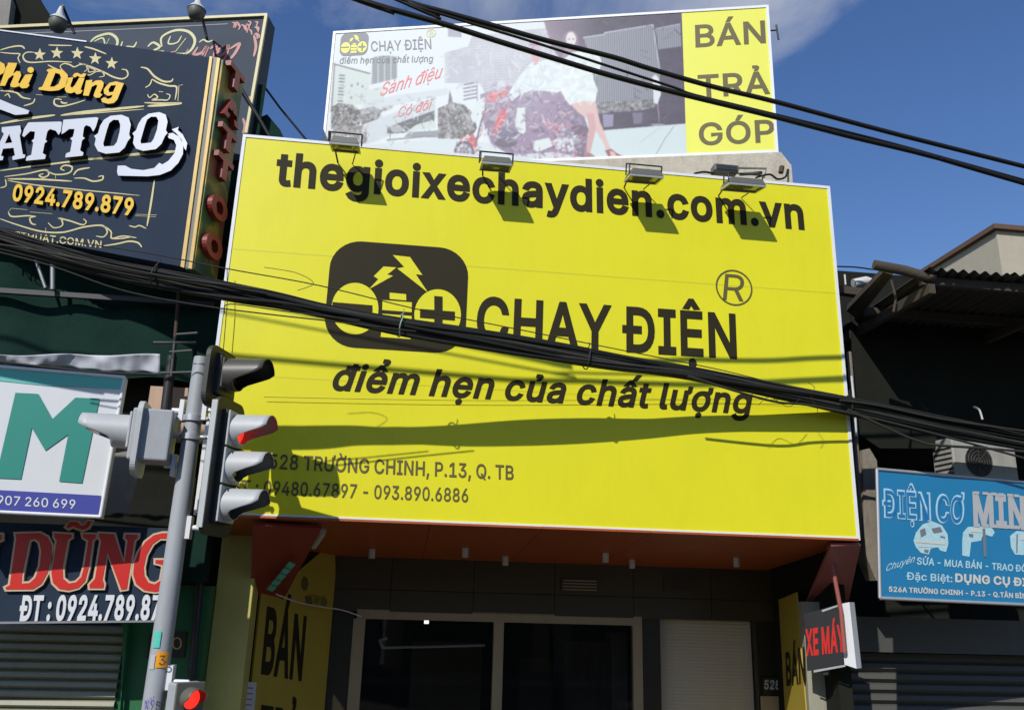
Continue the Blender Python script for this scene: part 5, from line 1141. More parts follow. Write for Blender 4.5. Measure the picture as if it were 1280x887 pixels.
zb_ = zp(100, 470, 8.9)
netsheet(-6.2, lx1 - 0.03, zb_, zp(200, 345, 8.9), 8.85, 0.10, 60, 18, 1).build('green_net', 'net', nh)
netsheet(-6.2, lx1 - 0.02, zp(200, 345, 8.9) - 0.1, zn, 8.95, 0.08, 60, 22, 2).build('green_net', 'net', nh)
mb = MB(); mb.box(-6.2, lx1 - 0.2, 8.70, 8.75, zp(100, 372, 8.7), zp(100, 366, 8.7)); mb.build('rail', 'blackmetal', nh)
for (pts, r, m_) in (([(45, 325, 8.7), (57, 360, 8.7)], .018, 'steel'), ([(66, 328, 8.65), (66, 362, 8.65)], .026, 'steel'), ([(215, 445, 8.6), (206, 520, 8.6)], .05, 'blackmetal'), ([(224, 360, 8.62), (208, 560, 8.62)], .02, 'rust')):
    mb = MB(); mb.tube([at(*p) for p in pts], r, 8); mb.build('pipe', m_, nh)
for pts in ([(192, 428, 8.5), (245, 428, 8.5)], [(220, 418, 8.5), (247, 416, 8.5)], [(219, 420, 8.5), (214, 470, 8.5)], [(212, 440, 8.5), (240, 438, 8.5)], [(200, 466, 8.5), (240, 465, 8.5)]):
    mb = MB(); mb.tube([at(*p) for p in pts], .014, 8); mb.build('rail_pipe', 'dirtylamp', nh)
# peach wall patch, dark grey box, green wall, shutter
A = at(180, 545, 8.75); B = at(262, 487, 8.75)
mb = MB(); mb.box(A.x, lx1 - 0.02, 8.72, 9.05, A.z, B.z); mb.build('peach_wall', 'peach', nh)
mb = MB(); q = [at(*p, 8.35) for p in ((120, 570), (180, 560), (160, 640), (120, 640))]; slab4(mb, *q, 0.04); mb.build('grey_panel', 'grey', nh)
mb = MB(); mb.box(at(150, 800, 8.8).x, lx1 + 0.1, 8.75, 9.0, 0.13, zp(200, 730, 8.75)); mb.build('green_wall', 'greenwall', nh)
mb = MB(); mb.box(at(205, 700, 8.45).x, at(252, 728, 8.45).x, 8.45, 8.74, zp(240, 728, 8.45) + 0.004, zp(240, 655, 8.45)); mb.build('dark_green_panel', 'net', nh)
mb = MB(); mb.tube([at(253, 690, 8.7), at(236, 887, 8.7), at(232, 960, 8.7)], 0.035, 8); mb.build('drain_pipe', 'blackmetal', nh)
sx0_, sx1_ = -6.2, at(157, 790, 8.74).x
sh_ = thing('roller_shutter', 'closed grey green roller shutter under the red lettered tattoo fascia', 'shutter', (sx1_ - 1, 8.74, 0.13))
mb = MB(); mb.box(sx0_, sx1_, 8.76, 8.78, 0.13, zp(80, 778, 8.74)); mb.build('backing', 'blackmetal', sh_)
pitch = (zp(80, 800, 8.74) - zp(80, 811.5, 8.74)); zt = zp(80, 780, 8.74); k = 0; proto = None
while zt - pitch > 0.13:
    mb = MB(); z0 = zt - pitch
    mb.add([(sx0_, 8.755, z0), (sx1_, 8.755, z0), (sx1_, 8.70, z0 + pitch * .35), (sx0_, 8.70, z0 + pitch * .35), (sx1_, 8.715, z0 + pitch * .8), (sx0_, 8.715, z0 + pitch * .8), (sx1_, 8.755, z0 + pitch * .97), (sx0_, 8.755, z0 + pitch * .97)], [(0, 1, 2, 3), (3, 2, 4, 5), (5, 4, 6, 7)])
    if proto is None: proto = mb.build('slat', 'slat', sh_)
    else:
        c_ = proto.copy(); COL.objects.link(c_); c_.location = proto.location - Vector((0, 0, k * pitch))
    zt -= pitch; k += 1
mb = MB(); pxshape(mb, Face(at(0, 887, 8.74), Xv, Zv), [[(154, 778), (160, 778), (150, 887), (143, 887), (143, 930), (149, 930)]], 0, 0.08); mb.build('guide_rail', 'greenwall', sh_)
# number plate on green wall
GF = Face(at(186, 822, 8.75), Xv, Zv)
np_ = thing('wall_plate', 'dark square number plate showing 0 on the green wall behind the pole', 'number plate', at(215, 822, 8.75))
mb = MB(); pxshape(mb, GF, [[(187, 791), (233, 789), (230, 821), (183, 822)]], 0.002, 0.02); mb.build('plate', 'blackmetal', np_)
text('lettering', GF, '0', (215, 811), (227, 811), (215.5, 796), 'goldframe', np_, 0, d0=0.024)

# silver tarp
mb = MB(); nx, nz = 70, 10; vs = []
for j in range(nz + 1):
    for i in range(nx + 1):
        px = -60 + (200 + 60) * i / nx
        py = 443 + (450 + 16 * (px / 200) - 443 + 2) * 0 + j / nz * (10 + 14 * max(0, px) / 200)
        Y = 7.72 + 0.06 * (j / nz) + 0.012 * math.sin(px * .07 + j * .2) + 0.022 * noise.noise(Vector((px * .07, j * .12, 5))) + 0.006 * noise.noise(Vector((px * .3, j * .2, 8)))
        py += 1.2 * math.sin(px * .06) + (1.5 * math.sin(px * .2) if j == nz else 0)
        vs.append(at(px, py, Y))
mb.add(vs, [(j * (nx + 1) + i, j * (nx + 1) + i + 1, (j + 1) * (nx + 1) + i + 1, (j + 1) * (nx + 1) + i) for j in range(nz) for i in range(nx)], 0, True)
o = mb.build('tarpaulin', 'tarp'); tag(o, 'crumpled silver tarpaulin strip hanging above the white M sign', 'tarpaulin')
so_ = o.modifiers.new('thick', 'SOLIDIFY'); so_.thickness = 0.004
mb = MB(); mb.tube([at(p, q, 7.70) for p, q in smooth_line([(-60, 444), (0, 452), (60, 459), (120, 465), (196, 468)], 4)], 0.012, 6)
tag(mb.build('tarp_rope', 'cable'), 'dark rope along the lower edge of the silver tarpaulin', 'rope')

# white M sign
md = ray(5020, 875); md.z = 0
SF = Face(at(126, 647, 7.6), md, Zv)
ms = thing('m_signboard', 'white signboard with big teal letter M and indigo phone number band', 'signboard', at(60, 645, 7.7))
out = [(-75, 451.5), (157, 471), (126, 647), (-75, 637)]
mb = MB(); pxshape(mb, SF, [out], -0.12, -0.004); mb.build('panel', 'boardwhite', ms)
mb = MB(); pxshape(mb, SF, [[(-75, 452.5), (154, 473), (149, 486), (60, 482), (-75, 468)]], 0.001); mb.build('top_band', 'teal2', ms)
mb = MB(); pxshape(mb, SF, [[(19.2, 490.6), (47.9, 492), (65.6, 523.4), (94.3, 496.6), (124.4, 498), (102.5, 603.5), (73.8, 601.3), (85.3, 542.5), (56.6, 563), (39.7, 534.3), (26, 598.6), (-5.5, 597)]], 0.003); mb.build('letter', 'teal', ms)
mb = MB(); pxshape(mb, SF, [[(-75, 608), (126.3, 619), (123.6, 642.5), (-75, 635)]], 0.003); mb.build('phone_band', 'indigo', ms)
text('lettering', SF, '0907 260 699', (-15, 629.5), (93.8, 635.5), (-14, 618), 'boardwhite', ms, 8, d0=0.006)
mb = MB()
for a, b in (((-75, 452), (156, 471.5)), ((156, 471.5), (125.5, 645.5)), ((125.5, 645.5), (-75, 636))):
    mb.tube([SF.P(*SF.uv(*a), 0.0), SF.P(*SF.uv(*b), 0.0)], 0.016, 6)
mb.build('edging', 'white', ms)

# fascia with the red serif name
DF = Face(at(0, 778, 8.0), Xv, Zv)
ds = thing('tattoo_fascia_sign', 'dark fascia sign with red serif letters DŨNG above the roller shutter', 'signboard', at(100, 778, 8.0))
mb = MB(); pxshape(mb, DF, [[(-120, 648), (214, 660), (206, 776), (-120, 779)]], -0.1, 0.0); mb.build('panel', 'navy', ds)
mb = MB(); pxshape(mb, DF, [[(-120, 777.5), (206, 774.5), (206, 777), (-120, 780.5)]], 0.001, 0.012); mb.build('edging', 'steel', ds)
z5 = lambda L: [(a / 5.818, 640 + b / 5.818) for a, b in L]
letters = {
 'D': [[(112, 155), (290, 150), (345, 180), (375, 240), (372, 330), (345, 440), (300, 520), (240, 558), (45, 560), (38, 545), (70, 528), (118, 190)], [(212, 205), (250, 190), (285, 215), (300, 280), (288, 390), (255, 475), (215, 512), (155, 517), (160, 455)]],
 'U': [[(395, 152), (520, 160), (520, 182), (492, 200), (455, 400), (458, 480), (500, 516), (550, 508), (590, 470), (612, 395), (642, 205), (605, 182), (600, 157), (695, 160), (693, 185), (672, 205), (645, 400), (618, 500), (570, 548), (500, 566), (430, 556), (385, 512), (373, 440), (412, 205), (395, 182)]],
 'N': [[(722, 152), (828, 158), (900, 372), (928, 205), (908, 184), (912, 160), (1002, 162), (1000, 184), (976, 204), (922, 556), (882, 562), (780, 292), (745, 488), (756, 520), (750, 550), (652, 550), (650, 525), (690, 482), (735, 205), (720, 180)]],
 'G': [[(1240, 150), (1180, 150), (1120, 165), (1055, 215), (1005, 290), (975, 370), (968, 450), (990, 520), (1050, 566), (1130, 578), (1200, 560), (1262, 520), (1285, 380), (1300, 360), (1300, 345), (1130, 345), (1130, 368), (1180, 380), (1185, 400), (1168, 495), (1125, 522), (1080, 510), (1050, 460), (1045, 400), (1065, 310), (1110, 230), (1165, 190), (1215, 190), (1240, 215), (1262, 215), (1270, 160)]],
 'I': [[(-160, 155), (12, 160), (12, 200), (-20, 210), (-70, 500), (-40, 520), (-40, 550), (-200, 550), (-200, 525), (-160, 500), (-120, 210), (-160, 200)]],
 'tilde': [[(480, 105), (510, 70), (560, 72), (590, 98), (620, 92), (640, 62), (662, 66), (640, 112), (600, 128), (560, 115), (530, 100), (500, 118)]],
}
for k_, rings in letters.items():
    mb = MB(); pxshape(mb, DF, [z5(r) for r in rings], 0.0, 0.03, grow=0.016); rim = mb.build('letter_rim', 'beige', ds)
    mb = MB(); pxshape(mb, DF, [z5(r) for r in rings], 0.03, 0.034); mb.build('letter', 'red', rim)
text('lettering', DF, 'ĐT : 0924.789.879', (22.5, 776), (212, 774.6), (27, 743.5), 'boardwhite', ds, 32, d0=0.006, d1=0.016)

# large tattoo sign
tdir = -ray(-4400, -553)
tdh = Vector((tdir.x, tdir.y, 0)).normalized()
TF = Face(at(228, 333, 7.95), tdh, Zv)
ts = thing('tattoo_signboard', 'navy tattoo signboard with silver raised letters, gold scrollwork and yellow phone number', 'signboard', at(120, 320, 8.0))
mb = MB(); pxshape(mb, TF, [[(-90, 26), (0, 37.5), (108, 52), (266, 72.5), (232, 334), (0, 290), (-90, 273)]], -0.16, 0.0); mb.build('panel', 'navy', ts)
mb = MB(); pxshape(mb, TF, [[(262, 70.5), (265.5, 71), (230, 334.5), (225.5, 333)]], 0.001, 0.02); pxshape(mb, TF, [[(271.5, 72), (275, 73), (239.5, 336), (235.5, 335)]], 0.001, 0.02); mb.build('gold_edging', 'goldframe', ts)
mb = MB(); pxshape(mb, TF, [[(265.5, 71), (271.5, 72), (235.5, 335), (230, 334)]], -0.16, 0.004); mb.build('edge_channel', 'lampgrey', ts)
mb = MB(); pxshape(mb, TF, [[(-90, 25.5), (0, 37), (108, 51.2), (108, 52.6), (0, 38.6), (-90, 27)]], 0.001, 0.01); mb.build('top_edging', 'alu', ts)
z1 = lambda L: [(a / 3.657, b / 3.657) for a, b in L]
z7 = lambda L, ox=0, oy=60: [(ox + a / 7.11, oy + b / 7.11) for a, b in L]
tat = [
 [[(8, 582), (92, 574), (97, 600), (90, 620), (104, 705), (116, 708), (112, 722), (58, 732), (56, 716), (68, 710), (62, 676), (14, 680), (4, 712), (16, 716), (12, 732), (-52, 738), (-48, 722), (-34, 716), (18, 612), (8, 602)], [(42, 612), (56, 652), (22, 656)]],
 [[(130, 560), (275, 556), (283, 560), (278, 600), (268, 617), (255, 598), (228, 590), (216, 602), (208, 640), (216, 646), (204, 656), (195, 700), (210, 710), (205, 727), (118, 735), (122, 716), (143, 708), (152, 652), (144, 645), (156, 634), (160, 602), (138, 600), (110, 627), (101, 620), (110, 590)]],
 [[(290, 548), (440, 536), (450, 540), (438, 580), (426, 602), (414, 580), (394, 572), (384, 582), (378, 624), (388, 632), (375, 642), (366, 688), (382, 698), (378, 712), (298, 720), (302, 702), (321, 694), (330, 642), (321, 634), (334, 624), (341, 590), (315, 590), (295, 606), (281, 614), (283, 590)]],
 [[(448, 610), (458, 575), (475, 548), (505, 530), (555, 525), (588, 538), (598, 570), (590, 615), (597, 630), (584, 645), (570, 675), (545, 697), (485, 703), (448, 692), (432, 662), (438, 634), (430, 622)], [(490, 590), (500, 562), (518, 548), (542, 549), (550, 570), (547, 602), (534, 650), (520, 667), (475, 670), (472, 655)]],
 [[(622, 596), (632, 568), (650, 540), (680, 520), (728, 513), (757, 524), (766, 556), (758, 596), (766, 608), (754, 622), (738, 658), (712, 682), (655, 690), (622, 680), (608, 655), (613, 622), (605, 610)], [(662, 575), (672, 548), (690, 534), (715, 534), (724, 552), (718, 592), (702, 636), (690, 652), (645, 657), (642, 645)]],
]
for r in tat:
    mb = MB(); pxshape(mb, TF, [z1(q) for q in r], 0.0, 0.07, 0, 1); mb.build('letter', ['silver', 'brownside'], ts)
for r in ([[(760, 612), (790, 608), (818, 625), (838, 660), (836, 705), (815, 745), (780, 780), (730, 800), (675, 806), (540, 803), (535, 785), (538, 757), (572, 757), (600, 772), (655, 778), (705, 768), (728, 744), (742, 752), (770, 735), (798, 700), (806, 665), (795, 640), (772, 632)]],
          [[(785, 592), (818, 580), (812, 594), (835, 615), (856, 655), (850, 688), (842, 678), (830, 640), (808, 612)]],
          [[(-40, 450), (0, 455), (60, 480), (134, 506), (128, 521), (70, 526), (0, 500), (-40, 490)]]):
    mb = MB(); pxshape(mb, TF, [z1(r[0])], 0.0, 0.05, 0, 1); mb.build('swash', ['silver', 'brownside'], ts)
for r in ([[(-120, 330), (-60, 120), (0, 122), (40, 145), (48, 185), (30, 225), (-10, 245), (-50, 240), (-75, 330)]],
          [[(70, 132), (152, 135), (142, 165), (115, 232), (150, 205), (180, 212), (188, 245), (160, 308), (178, 318), (165, 342), (125, 352), (95, 346), (92, 325), (125, 248), (113, 243), (75, 272), (45, 337), (-2, 337), (52, 178), (58, 162), (68, 150)]],
          [[(272 + 29 * math.cos(k * .524), 196 + 27 * math.sin(k * .524)) for k in range(12)]],
          [[(225, 240), (292, 232), (252, 322), (264, 330), (240, 356), (195, 360), (170, 340), (180, 310), (212, 258)]],
          [[(428, 188), (490, 183), (562, 198), (602, 240), (606, 300), (577, 347), (520, 377), (450, 384), (343, 372), (343, 355), (375, 345), (432, 216), (413, 202)], [(492, 222), (530, 232), (542, 265), (520, 320), (480, 345), (443, 345)]],
          [[(592, 268), (652, 260), (624, 340), (640, 356), (666, 330), (702, 266), (752, 268), (716, 370), (734, 380), (715, 407), (680, 412), (664, 392), (630, 404), (590, 397), (576, 370)]],
          [[(645, 250), (662, 226), (690, 222), (720, 238), (742, 226), (768, 232), (748, 262), (715, 264), (688, 248), (665, 264)]],
          [[(765, 290), (822, 284), (816, 312), (852, 290), (900, 288), (922, 310), (916, 345), (890, 403), (910, 414), (885, 442), (850, 443), (831, 426), (840, 395), (865, 337), (852, 326), (815, 347), (787, 427), (738, 422)]],
          [[(940, 345), (975, 310), (1030, 298), (1102, 316), (1090, 340), (1042, 460), (1010, 490), (960, 497), (908, 482), (898, 455), (925, 438), (960, 456), (990, 442), (1002, 416), (960, 427), (925, 407), (922, 370)], [(985, 335), (1032, 330), (1006, 390), (972, 396), (963, 370)]]):
    mb = MB(); pxshape(mb, TF, [z7(q) for q in r], 0.0, 0.045, 0, 1); mb.build('letter', ['amber', 'brownside'], ts)
text('lettering', TF, '0924.789.879', (14.5, 251), (165.5, 270), (18, 229.5), ['amber', 'brownside'], ts, 30, d1=0.04)
text('lettering', TF, 'NGHETHUAT.COM.VN', (-10, 294.5), (126.5, 310), (-9, 286), 'gold', ts, 12, d0=0.006)
# gold scrollwork
def star(mb, cx, cy, r):
    p = [(cx + (r if i % 2 == 0 else r * .42) * math.sin(i * math.pi / 5 + .05) , cy - (r if i % 2 == 0 else r * .42) * math.cos(i * math.pi / 5 + .05)) for i in range(10)]
    pxshape(mb, TF, [p], 0.003)
for cx, cy in ((49.5, 68.5), (71, 66.5), (96.5, 67), (119, 73.5), (139.5, 79.5)):
    mb = MB(); star(mb, cx, cy, 8.2); mb.build('star', 'gold', ts)
mb = MB()
S_ = [
 (z7([(300, 40), (240, 40), (205, 70), (225, 115), (290, 130), (450, 120), (640, 128)]), .018),
 (z7([(700, 135), (800, 165), (920, 215), (1010, 260), (1090, 275), (1135, 245), (1125, 200), (1080, 190)]), .018),
 (z7([(425, 150), (480, 180), (570, 215)]), .016), (z7([(560, 205), (535, 165), (570, 140), (620, 150), (660, 170), (710, 150), (760, 150), (775, 190), (745, 215)]), .016),
 (z7([(730, 240), (800, 240), (860, 210), (910, 215), (925, 250), (880, 260)]), .014), (z7([(780, 170), (850, 200), (790, 215), (790, 175)]), .012),
 (z7([(430, -25), (500, -22), (640, -20)]), .016), (z7([(750, -10), (830, 10), (945, 55)]), .018), (z7([(0, 40), (100, 50), (175, 55), (160, 90), (180, 135)]), .016), (z7([(0, 20), (110, -10), (190, -15), (220, 10)]), .02),
 (z7([(0, 380), (80, 385), (150, 400), (200, 440), (275, 455)]), .02), (z7([(40, 430), (70, 410), (90, 445)]), .014), (z7([(310, 450), (290, 490), (210, 515)]), .018),
 (z7([(550, 460), (490, 455), (485, 500), (540, 520), (640, 500), (755, 465)]), .02), (z7([(540, 475), (560, 490), (600, 490)]), .02), (z7([(510, 437), (590, 437)]), .014), (z7([(320, 415), (380, 420)]), .014),
 (z7([(0, 672), (250, 628), (490, 597)]), .03), (z7([(540, 600), (800, 565), (1280, 518)]), .034), (z7([(540, 602), (800, 582), (1280, 545)]), .012),
]
z72 = lambda L: [(100 + a / 7.11, 80 + b / 7.11) for a, b in L]
S_ += [(z72([(540, 30), (600, 45), (660, 110), (740, 155), (810, 155), (825, 130)]), .022), (z72([(640, 135), (700, 170), (790, 195), (850, 200), (860, 230), (845, 320)]), .02), (z72([(580, 210), (620, 185), (640, 135)]), .016),
 (z72([(880, 190), (870, 330)]), .02), (z72([(890, 190), (915, 185)]), .014), (z72([(600, 270), (620, 300), (660, 270), (690, 300), (640, 320), (720, 320), (780, 320), (800, 280), (765, 265)]), .016), (z72([(700, 245), (740, 250)]), .02),
 (z72([(570, 345), (740, 350), (905, 345)]), .018), (z72([(600, 375), (750, 365), (905, 352)]), .03),
 (z72([(40, 845), (250, 835), (500, 800), (850, 772)]), .024), ]
z53 = lambda L: [(a / 5.333, 190 + b / 5.333) for a, b in L]
S_ += [(z53([(0, 125), (180, 100), (330, 82), (520, 58), (800, 28), (1180, 0)]), .02), (z53([(30, 165), (180, 145), (300, 120), (325, 150), (290, 170), (260, 155), (290, 145)]), .018), (z53([(50, 180), (250, 182), (480, 195)]), .02), (z53([(50, 190), (300, 228), (930, 290)]), .013),
 (z53([(300, 120), (370, 150), (460, 140), (480, 100), (430, 90), (405, 110), (430, 125)]), .018), (z53([(490, 155), (520, 120), (600, 105)]), .02), (z53([(495, 175), (560, 175), (620, 195), (680, 185), (685, 160), (655, 165)]), .018), (z53([(370, 150), (370, 178)]), .014),
 (z53([(75, 375), (180, 385)]), .012), (z53([(55, 400), (80, 430), (180, 425), (240, 430)]), .016), (z53([(200, 400), (350, 412)]), .012), (z53([(240, 430), (200, 440), (210, 475), (240, 485)]), .016), (z53([(55, 400), (75, 375)]), .012),
 (z53([(320, 470), (360, 505), (415, 490), (410, 450), (390, 440), (470, 460), (550, 485), (575, 465), (555, 445)]), .016),
 (z53([(0, 445), (130, 490), (280, 530), (420, 535), (560, 500), (680, 490), (715, 530), (690, 565), (640, 560)]), .018), (z53([(690, 490), (740, 530), (745, 575), (820, 560), (910, 572)]), .016), (z53([(690, 625), (780, 612), (860, 595), (920, 605), (945, 635)]), .018), (z53([(750, 580), (820, 575), (880, 565)]), .014),
 (z53([(1030, 185), (1005, 350), (980, 495)]), .022), (z53([(905, 415), (1045, 420)]), .012), (z53([(900, 425), (1040, 432)]), .010), (z53([(860, 490), (900, 500), (930, 490), (975, 510)]), .014), (z53([(305, 505), (305, 540)]), .014), (z53([(0, 240), (40, 225), (35, 180)]), .014)]
for pts, w in S_: ribbon(mb, TF, pts, w, 0.004 + 0.0003 * (len(mb.f) % 5))
mb.build('scrollwork', 'gold', ts)
# side face of that sign, with its own raised letters
e0 = TF.P(*TF.uv(275, 73), -0.0)
sideU = Vector((-TF.N.x, -TF.N.y, 0)).normalized()
XF = Face(TF.P(*TF.uv(238.5, 336), 0.0), sideU, Zv)
ss = thing('tattoo_side_sign', 'narrow painted side sign with six raised red orange letters facing the yellow sign', 'signboard', XF.P(0.25, 0))
vt = XF.uv(275, 74)[1]; uR = XF.uv(300, 110)[0]
mb = MB(); mb.prism([[(0, 0), (uR, 0), (uR, vt), (0, vt)]], lambda p: XF.P(p[0] , p[1], 0.03), lambda p: XF.P(p[0], p[1], -0.06)); mb.build('panel', 'camo', ss)
for k_, (ch, cy) in enumerate(zip('TATTOO', (0.905, 0.74, 0.595, 0.455, 0.265, 0.085))):
    cs = text_shapes(ch, 42); ax = min(p[0] for g in cs for r in g for p in r); bx_ = max(p[0] for g in cs for r in g for p in r)
    hh = vt * 0.105; wl = uR * 0.72
    mb = MB()
    for g in cs:
        mb.prism([[(uR * .1 + (p[0] - ax) / (bx_ - ax) * wl, vt * cy - 0.0 + p[1] / 509 * hh) for p in r] for r in g], lambda p: XF.P(p[0], p[1], 0.095), lambda p: XF.P(p[0], p[1], 0.03), 0, 1)
    mb.build('letter', ['orangered', 'redside'], ss)

# upper dark sign behind
ud = -ray(-9600, 465); ud.z = 0
UF = Face(at(310, 165, 8.9), ud, Zv)
us_ = thing('upper_tattoo_sign', 'slate signboard with thin gold border and flowing script name behind the navy sign', 'signboard', at(200, 160, 9.0))
mb = MB(); pxshape(mb, UF, [[(-90, 37), (334, 18), (306, 200), (-90, 200)]], -0.25, 0.0); mb.build('panel', 'slate', us_)
mb = MB(); pxshape(mb, UF, [[(-90, 36), (334, 16.5), (334, 19.5), (-90, 39.5)]], 0.001, 0.03); pxshape(mb, UF, [[(330.5, 19.5), (334, 19.5), (309, 166), (305.5, 166)]], 0.001, 0.03); mb.build('gold_edging', 'gold', us_)
mb = MB(); ribbon(mb, UF, [(0, 43), (150, 37), (285, 30)], .012, .003, 0, False); mb.build('thin_line', 'ink3', us_)
mb = MB()
za_ = lambda L: [(a / 3.657, b / 3.657) for a, b in L]
for pts, w in (([(412, 195), (440, 170), (500, 155), (535, 180), (530, 215), (500, 235)], .05), ([(430, 190), (470, 175), (480, 210)], .03), ([(500, 175), (475, 225)], .03), ([(560, 190), (550, 230), (580, 215), (610, 215), (625, 192)], .04)): ribbon(mb, UF, za_(pts), w * .7, .004)
for pts, w in (([(675, 215), (700, 195), (730, 215), (700, 235), (750, 235)], .045), ([(740, 215), (740, 170), (800, 140), (860, 145), (890, 180), (880, 220), (850, 245), (800, 245)], .05), ([(780, 165), (770, 200), (810, 195), (830, 165)], .03), ([(850, 175), (800, 240)], .04), ([(910, 195), (930, 182), (950, 192), (975, 184)], .03)): ribbon(mb, UF, za_(pts), w * .7, .0045)
mb.build('script_lettering', 'paleyel', us_)
mb = MB()
for pts in ([(905, 215), (885, 250), (925, 240), (945, 210), (925, 255)], [(955, 215), (935, 260)], [(960, 225), (990, 205), (975, 260)], [(1030, 210), (1000, 225), (1000, 255), (1030, 240), (1045, 205), (1030, 265), (1000, 292)], [(1050, 225), (1095, 200), (1070, 250), (1030, 290)], [(860, 225), (840, 258)], [(780, 240), (805, 235)]): ribbon(mb, UF, za_(pts), .04, .0052)
mb.build('script_lettering', 'pinkprint', us_)
mb = MB()
rr_ = random.Random(3)
for k_ in range(16):
    t = rr_.random(); x = 1060 + 120 * rr_.random(); y = 95 + 70 * rr_.random() * ((x - 1040) / 140)
    ribbon(mb, UF, za_([(x, y), (x + 12, y + 10 * rr_.random()), (x + 20 * rr_.random(), y + 24)]), .02, .004 + .0002 * k_)
for x, y, y2 in ((1160, 160, 260), (1140, 440, 520), (1110, 540, 610)): ribbon(mb, UF, za_([(x, y), (x + 10, (y + y2) / 2), (x, y2)]), .035, .005)
mb.build('corner_scroll', 'pinkprint', us_)

# gooseneck lamps
def gooseneck(pt_base, pt_top, pt_lamp, Y, label):
    t = thing('gooseneck_lamp', label, 'lamp', at(*pt_base, Y), 'gooseneck lamps over the upper tattoo sign')
    b = at(*pt_base, Y - .02); tp = at(*pt_top, Y - 0.05); l = at(*pt_lamp, Y - 0.30); l.z -= 0.0
    mb = MB(); mb.tube([b, b + (tp - b) * .45, at(*pt_top, Y - 0.3)], 0.016, 8); mb.build('arm', 'blackmetal', t)
    prof = [(0.018, 0.19), (0.03, 0.14), (0.042, 0.08), (0.075, 0.045), (0.10, 0.01), (0.105, 0.0)]
    mb = MB(); vs = []; n = 20
    for r, z in prof:
        for i in range(n): vs.append((l.x + r * math.cos(2 * math.pi * i / n), l.y + r * math.sin(2 * math.pi * i / n), l.z + z))
    mb.add(vs, [(j * n + i, j * n + (i + 1) % n, (j + 1) * n + (i + 1) % n, (j + 1) * n + i) for j in range(len(prof) - 1) for i in range(n)], 0, True)
    sh = mb.build('shade', 'whitepvc', t)
    mb = MB(); vs = []
    for r, z in ((0.098, 0.0), (0.095, -0.05), (0.07, -0.11), (0.0, -0.13)):
        for i in range(n): vs.append((l.x + r * math.cos(2 * math.pi * i / n), l.y + r * math.sin(2 * math.pi * i / n), l.z + z))
    mb.add(vs, [(j * n + i, j * n + (i + 1) % n, (j + 1) * n + (i + 1) % n, (j + 1) * n + i) for j in range(3) for i in range(n)], 0, True)
    mb.build('glass_bulb', 'lampgrey', sh)
gooseneck((93, 42), (78, 7), (73, 27), 8.95, 'left gooseneck lamp with white shade above the slate sign')
gooseneck((259, 50), (248, 0), (246, 13), 8.9, 'right gooseneck lamp with white shade above the slate sign')
# dark eave top left
EF = Face(at(0, 60, 11.0), Xv, Zv)
dh = thing('dark_eave_house', 'dark gable edge of a taller house at the top left corner', 'building', at(20, 60, 11))
mb = MB(); pxshape(mb, EF, [[(-120, -260), (-60, -160), (15, -60), (50, 0), (69, 28), (72, 60), (-120, 60)]], -2.0, 0.0); mb.build('gable', 'darkwall', dh)
mb = MB(); pxshape(mb, EF, [[(-120, -300), (-60, -200), (14, 0), (9, 40), (-120, 50)]], 0.002, 0.15); mb.build('side_wall', 'grey', dh)
mb = MB(); mb.box(at(-120, 60, 11).x, at(72, 60, 11).x, 11.01, 13, 0.13, at(0, 62, 11).z); mb.build('wall', 'darkwall', dh)
# stays and a scrap of green at the gap
for pts, r, lab in (([(292, 95, 8.8), (322, 145, 8.85), (345, 185, 8.9)], .02, 'dark stay rod slanting down right beside the slate sign'), ([(322, 97, 9.2), (350, 135, 9.3), (384, 176, 9.4)], .014, 'thin dark stay cable slanting down to the rooftop billboard')):
    mb = MB(); mb.tube([at(*p) for p in pts], r, 8); tag(mb.build('stay_rod', 'blackmetal'), lab, 'stay')
mb = MB(); pxshape(mb, Face(at(330, 170, 9.1), Xv, Zv), [[(316, 150), (334, 143), (350, 162), (356, 175), (318, 175)]], -0.1, 0.0); tag(mb.build('roof_flashing', 'net'), 'small dark green roof scrap between slate sign and yellow sign', 'roof scrap')

# ================================================================ RIGHT NEIGHBOUR
rh = thing('awning_house', 'dark house front under a corrugated awning right of the yellow signboard', 'building', (7.5, 10.6, 0.13))
rx0 = bx1 + 0.05
mb = MB(); mb.box(rx0, 14, 10.6, 18, 0.13, zp(1150, 330, 10.6) - 0.2); mb.build('wall', 'darkwall', rh)
mb = MB(); mb.box(rx0 - 0.02, rx0 + 0.12, 8.7, 10.59, 0.13, 5.2); mb.build('side_wall', 'darkwall', rh)
# corrugated roof
YF, YB = 7.3, 10.7
zF = at(1180, 337, YF).z; zB = zF - 0.12
xa_ = at(1160, 337, YF).x; x = xa_; sheets = 0
while x < 12:
    mb = MB(); n = 48; vs = []
    for i in range(n + 1):
        xx_ = x + 0.95 * i / n; w = 0.022 * math.sin(2 * math.pi * i / 6)
        vs += [(xx_, YF - 0.02 * sheets % 0.05, zF + w + 0.004 * (sheets % 2)), (xx_, YB, zB + w + 0.004 * (sheets % 2))]
    mb.add(vs, [(2 * i, 2 * i + 2, 2 * i + 3, 2 * i + 1) for i in range(n)], 0, True)
    mb.build('roof_sheet', 'tin', rh); x += 0.90; sheets += 1
for y in (7.42, 8.3, 9.3, 10.3):
    z = zF + (zB - zF) * (y - YF) / (YB - YF) - 0.03
    mb = MB(); mb.box(xa_ - (0 if y < 8 else 0.1), 12, y, y + 0.06, z - 0.09, z); mb.build('purlin', 'wood', rh)
for x in (xa_ + 0.02, xa_ + 1.6, xa_ + 3.2):
    mb = MB(); mb.box(x, x + 0.07, YF + 0.05, YB, zF - 0.24, zF - 0.14); mb.build('rafter', 'wood', rh)
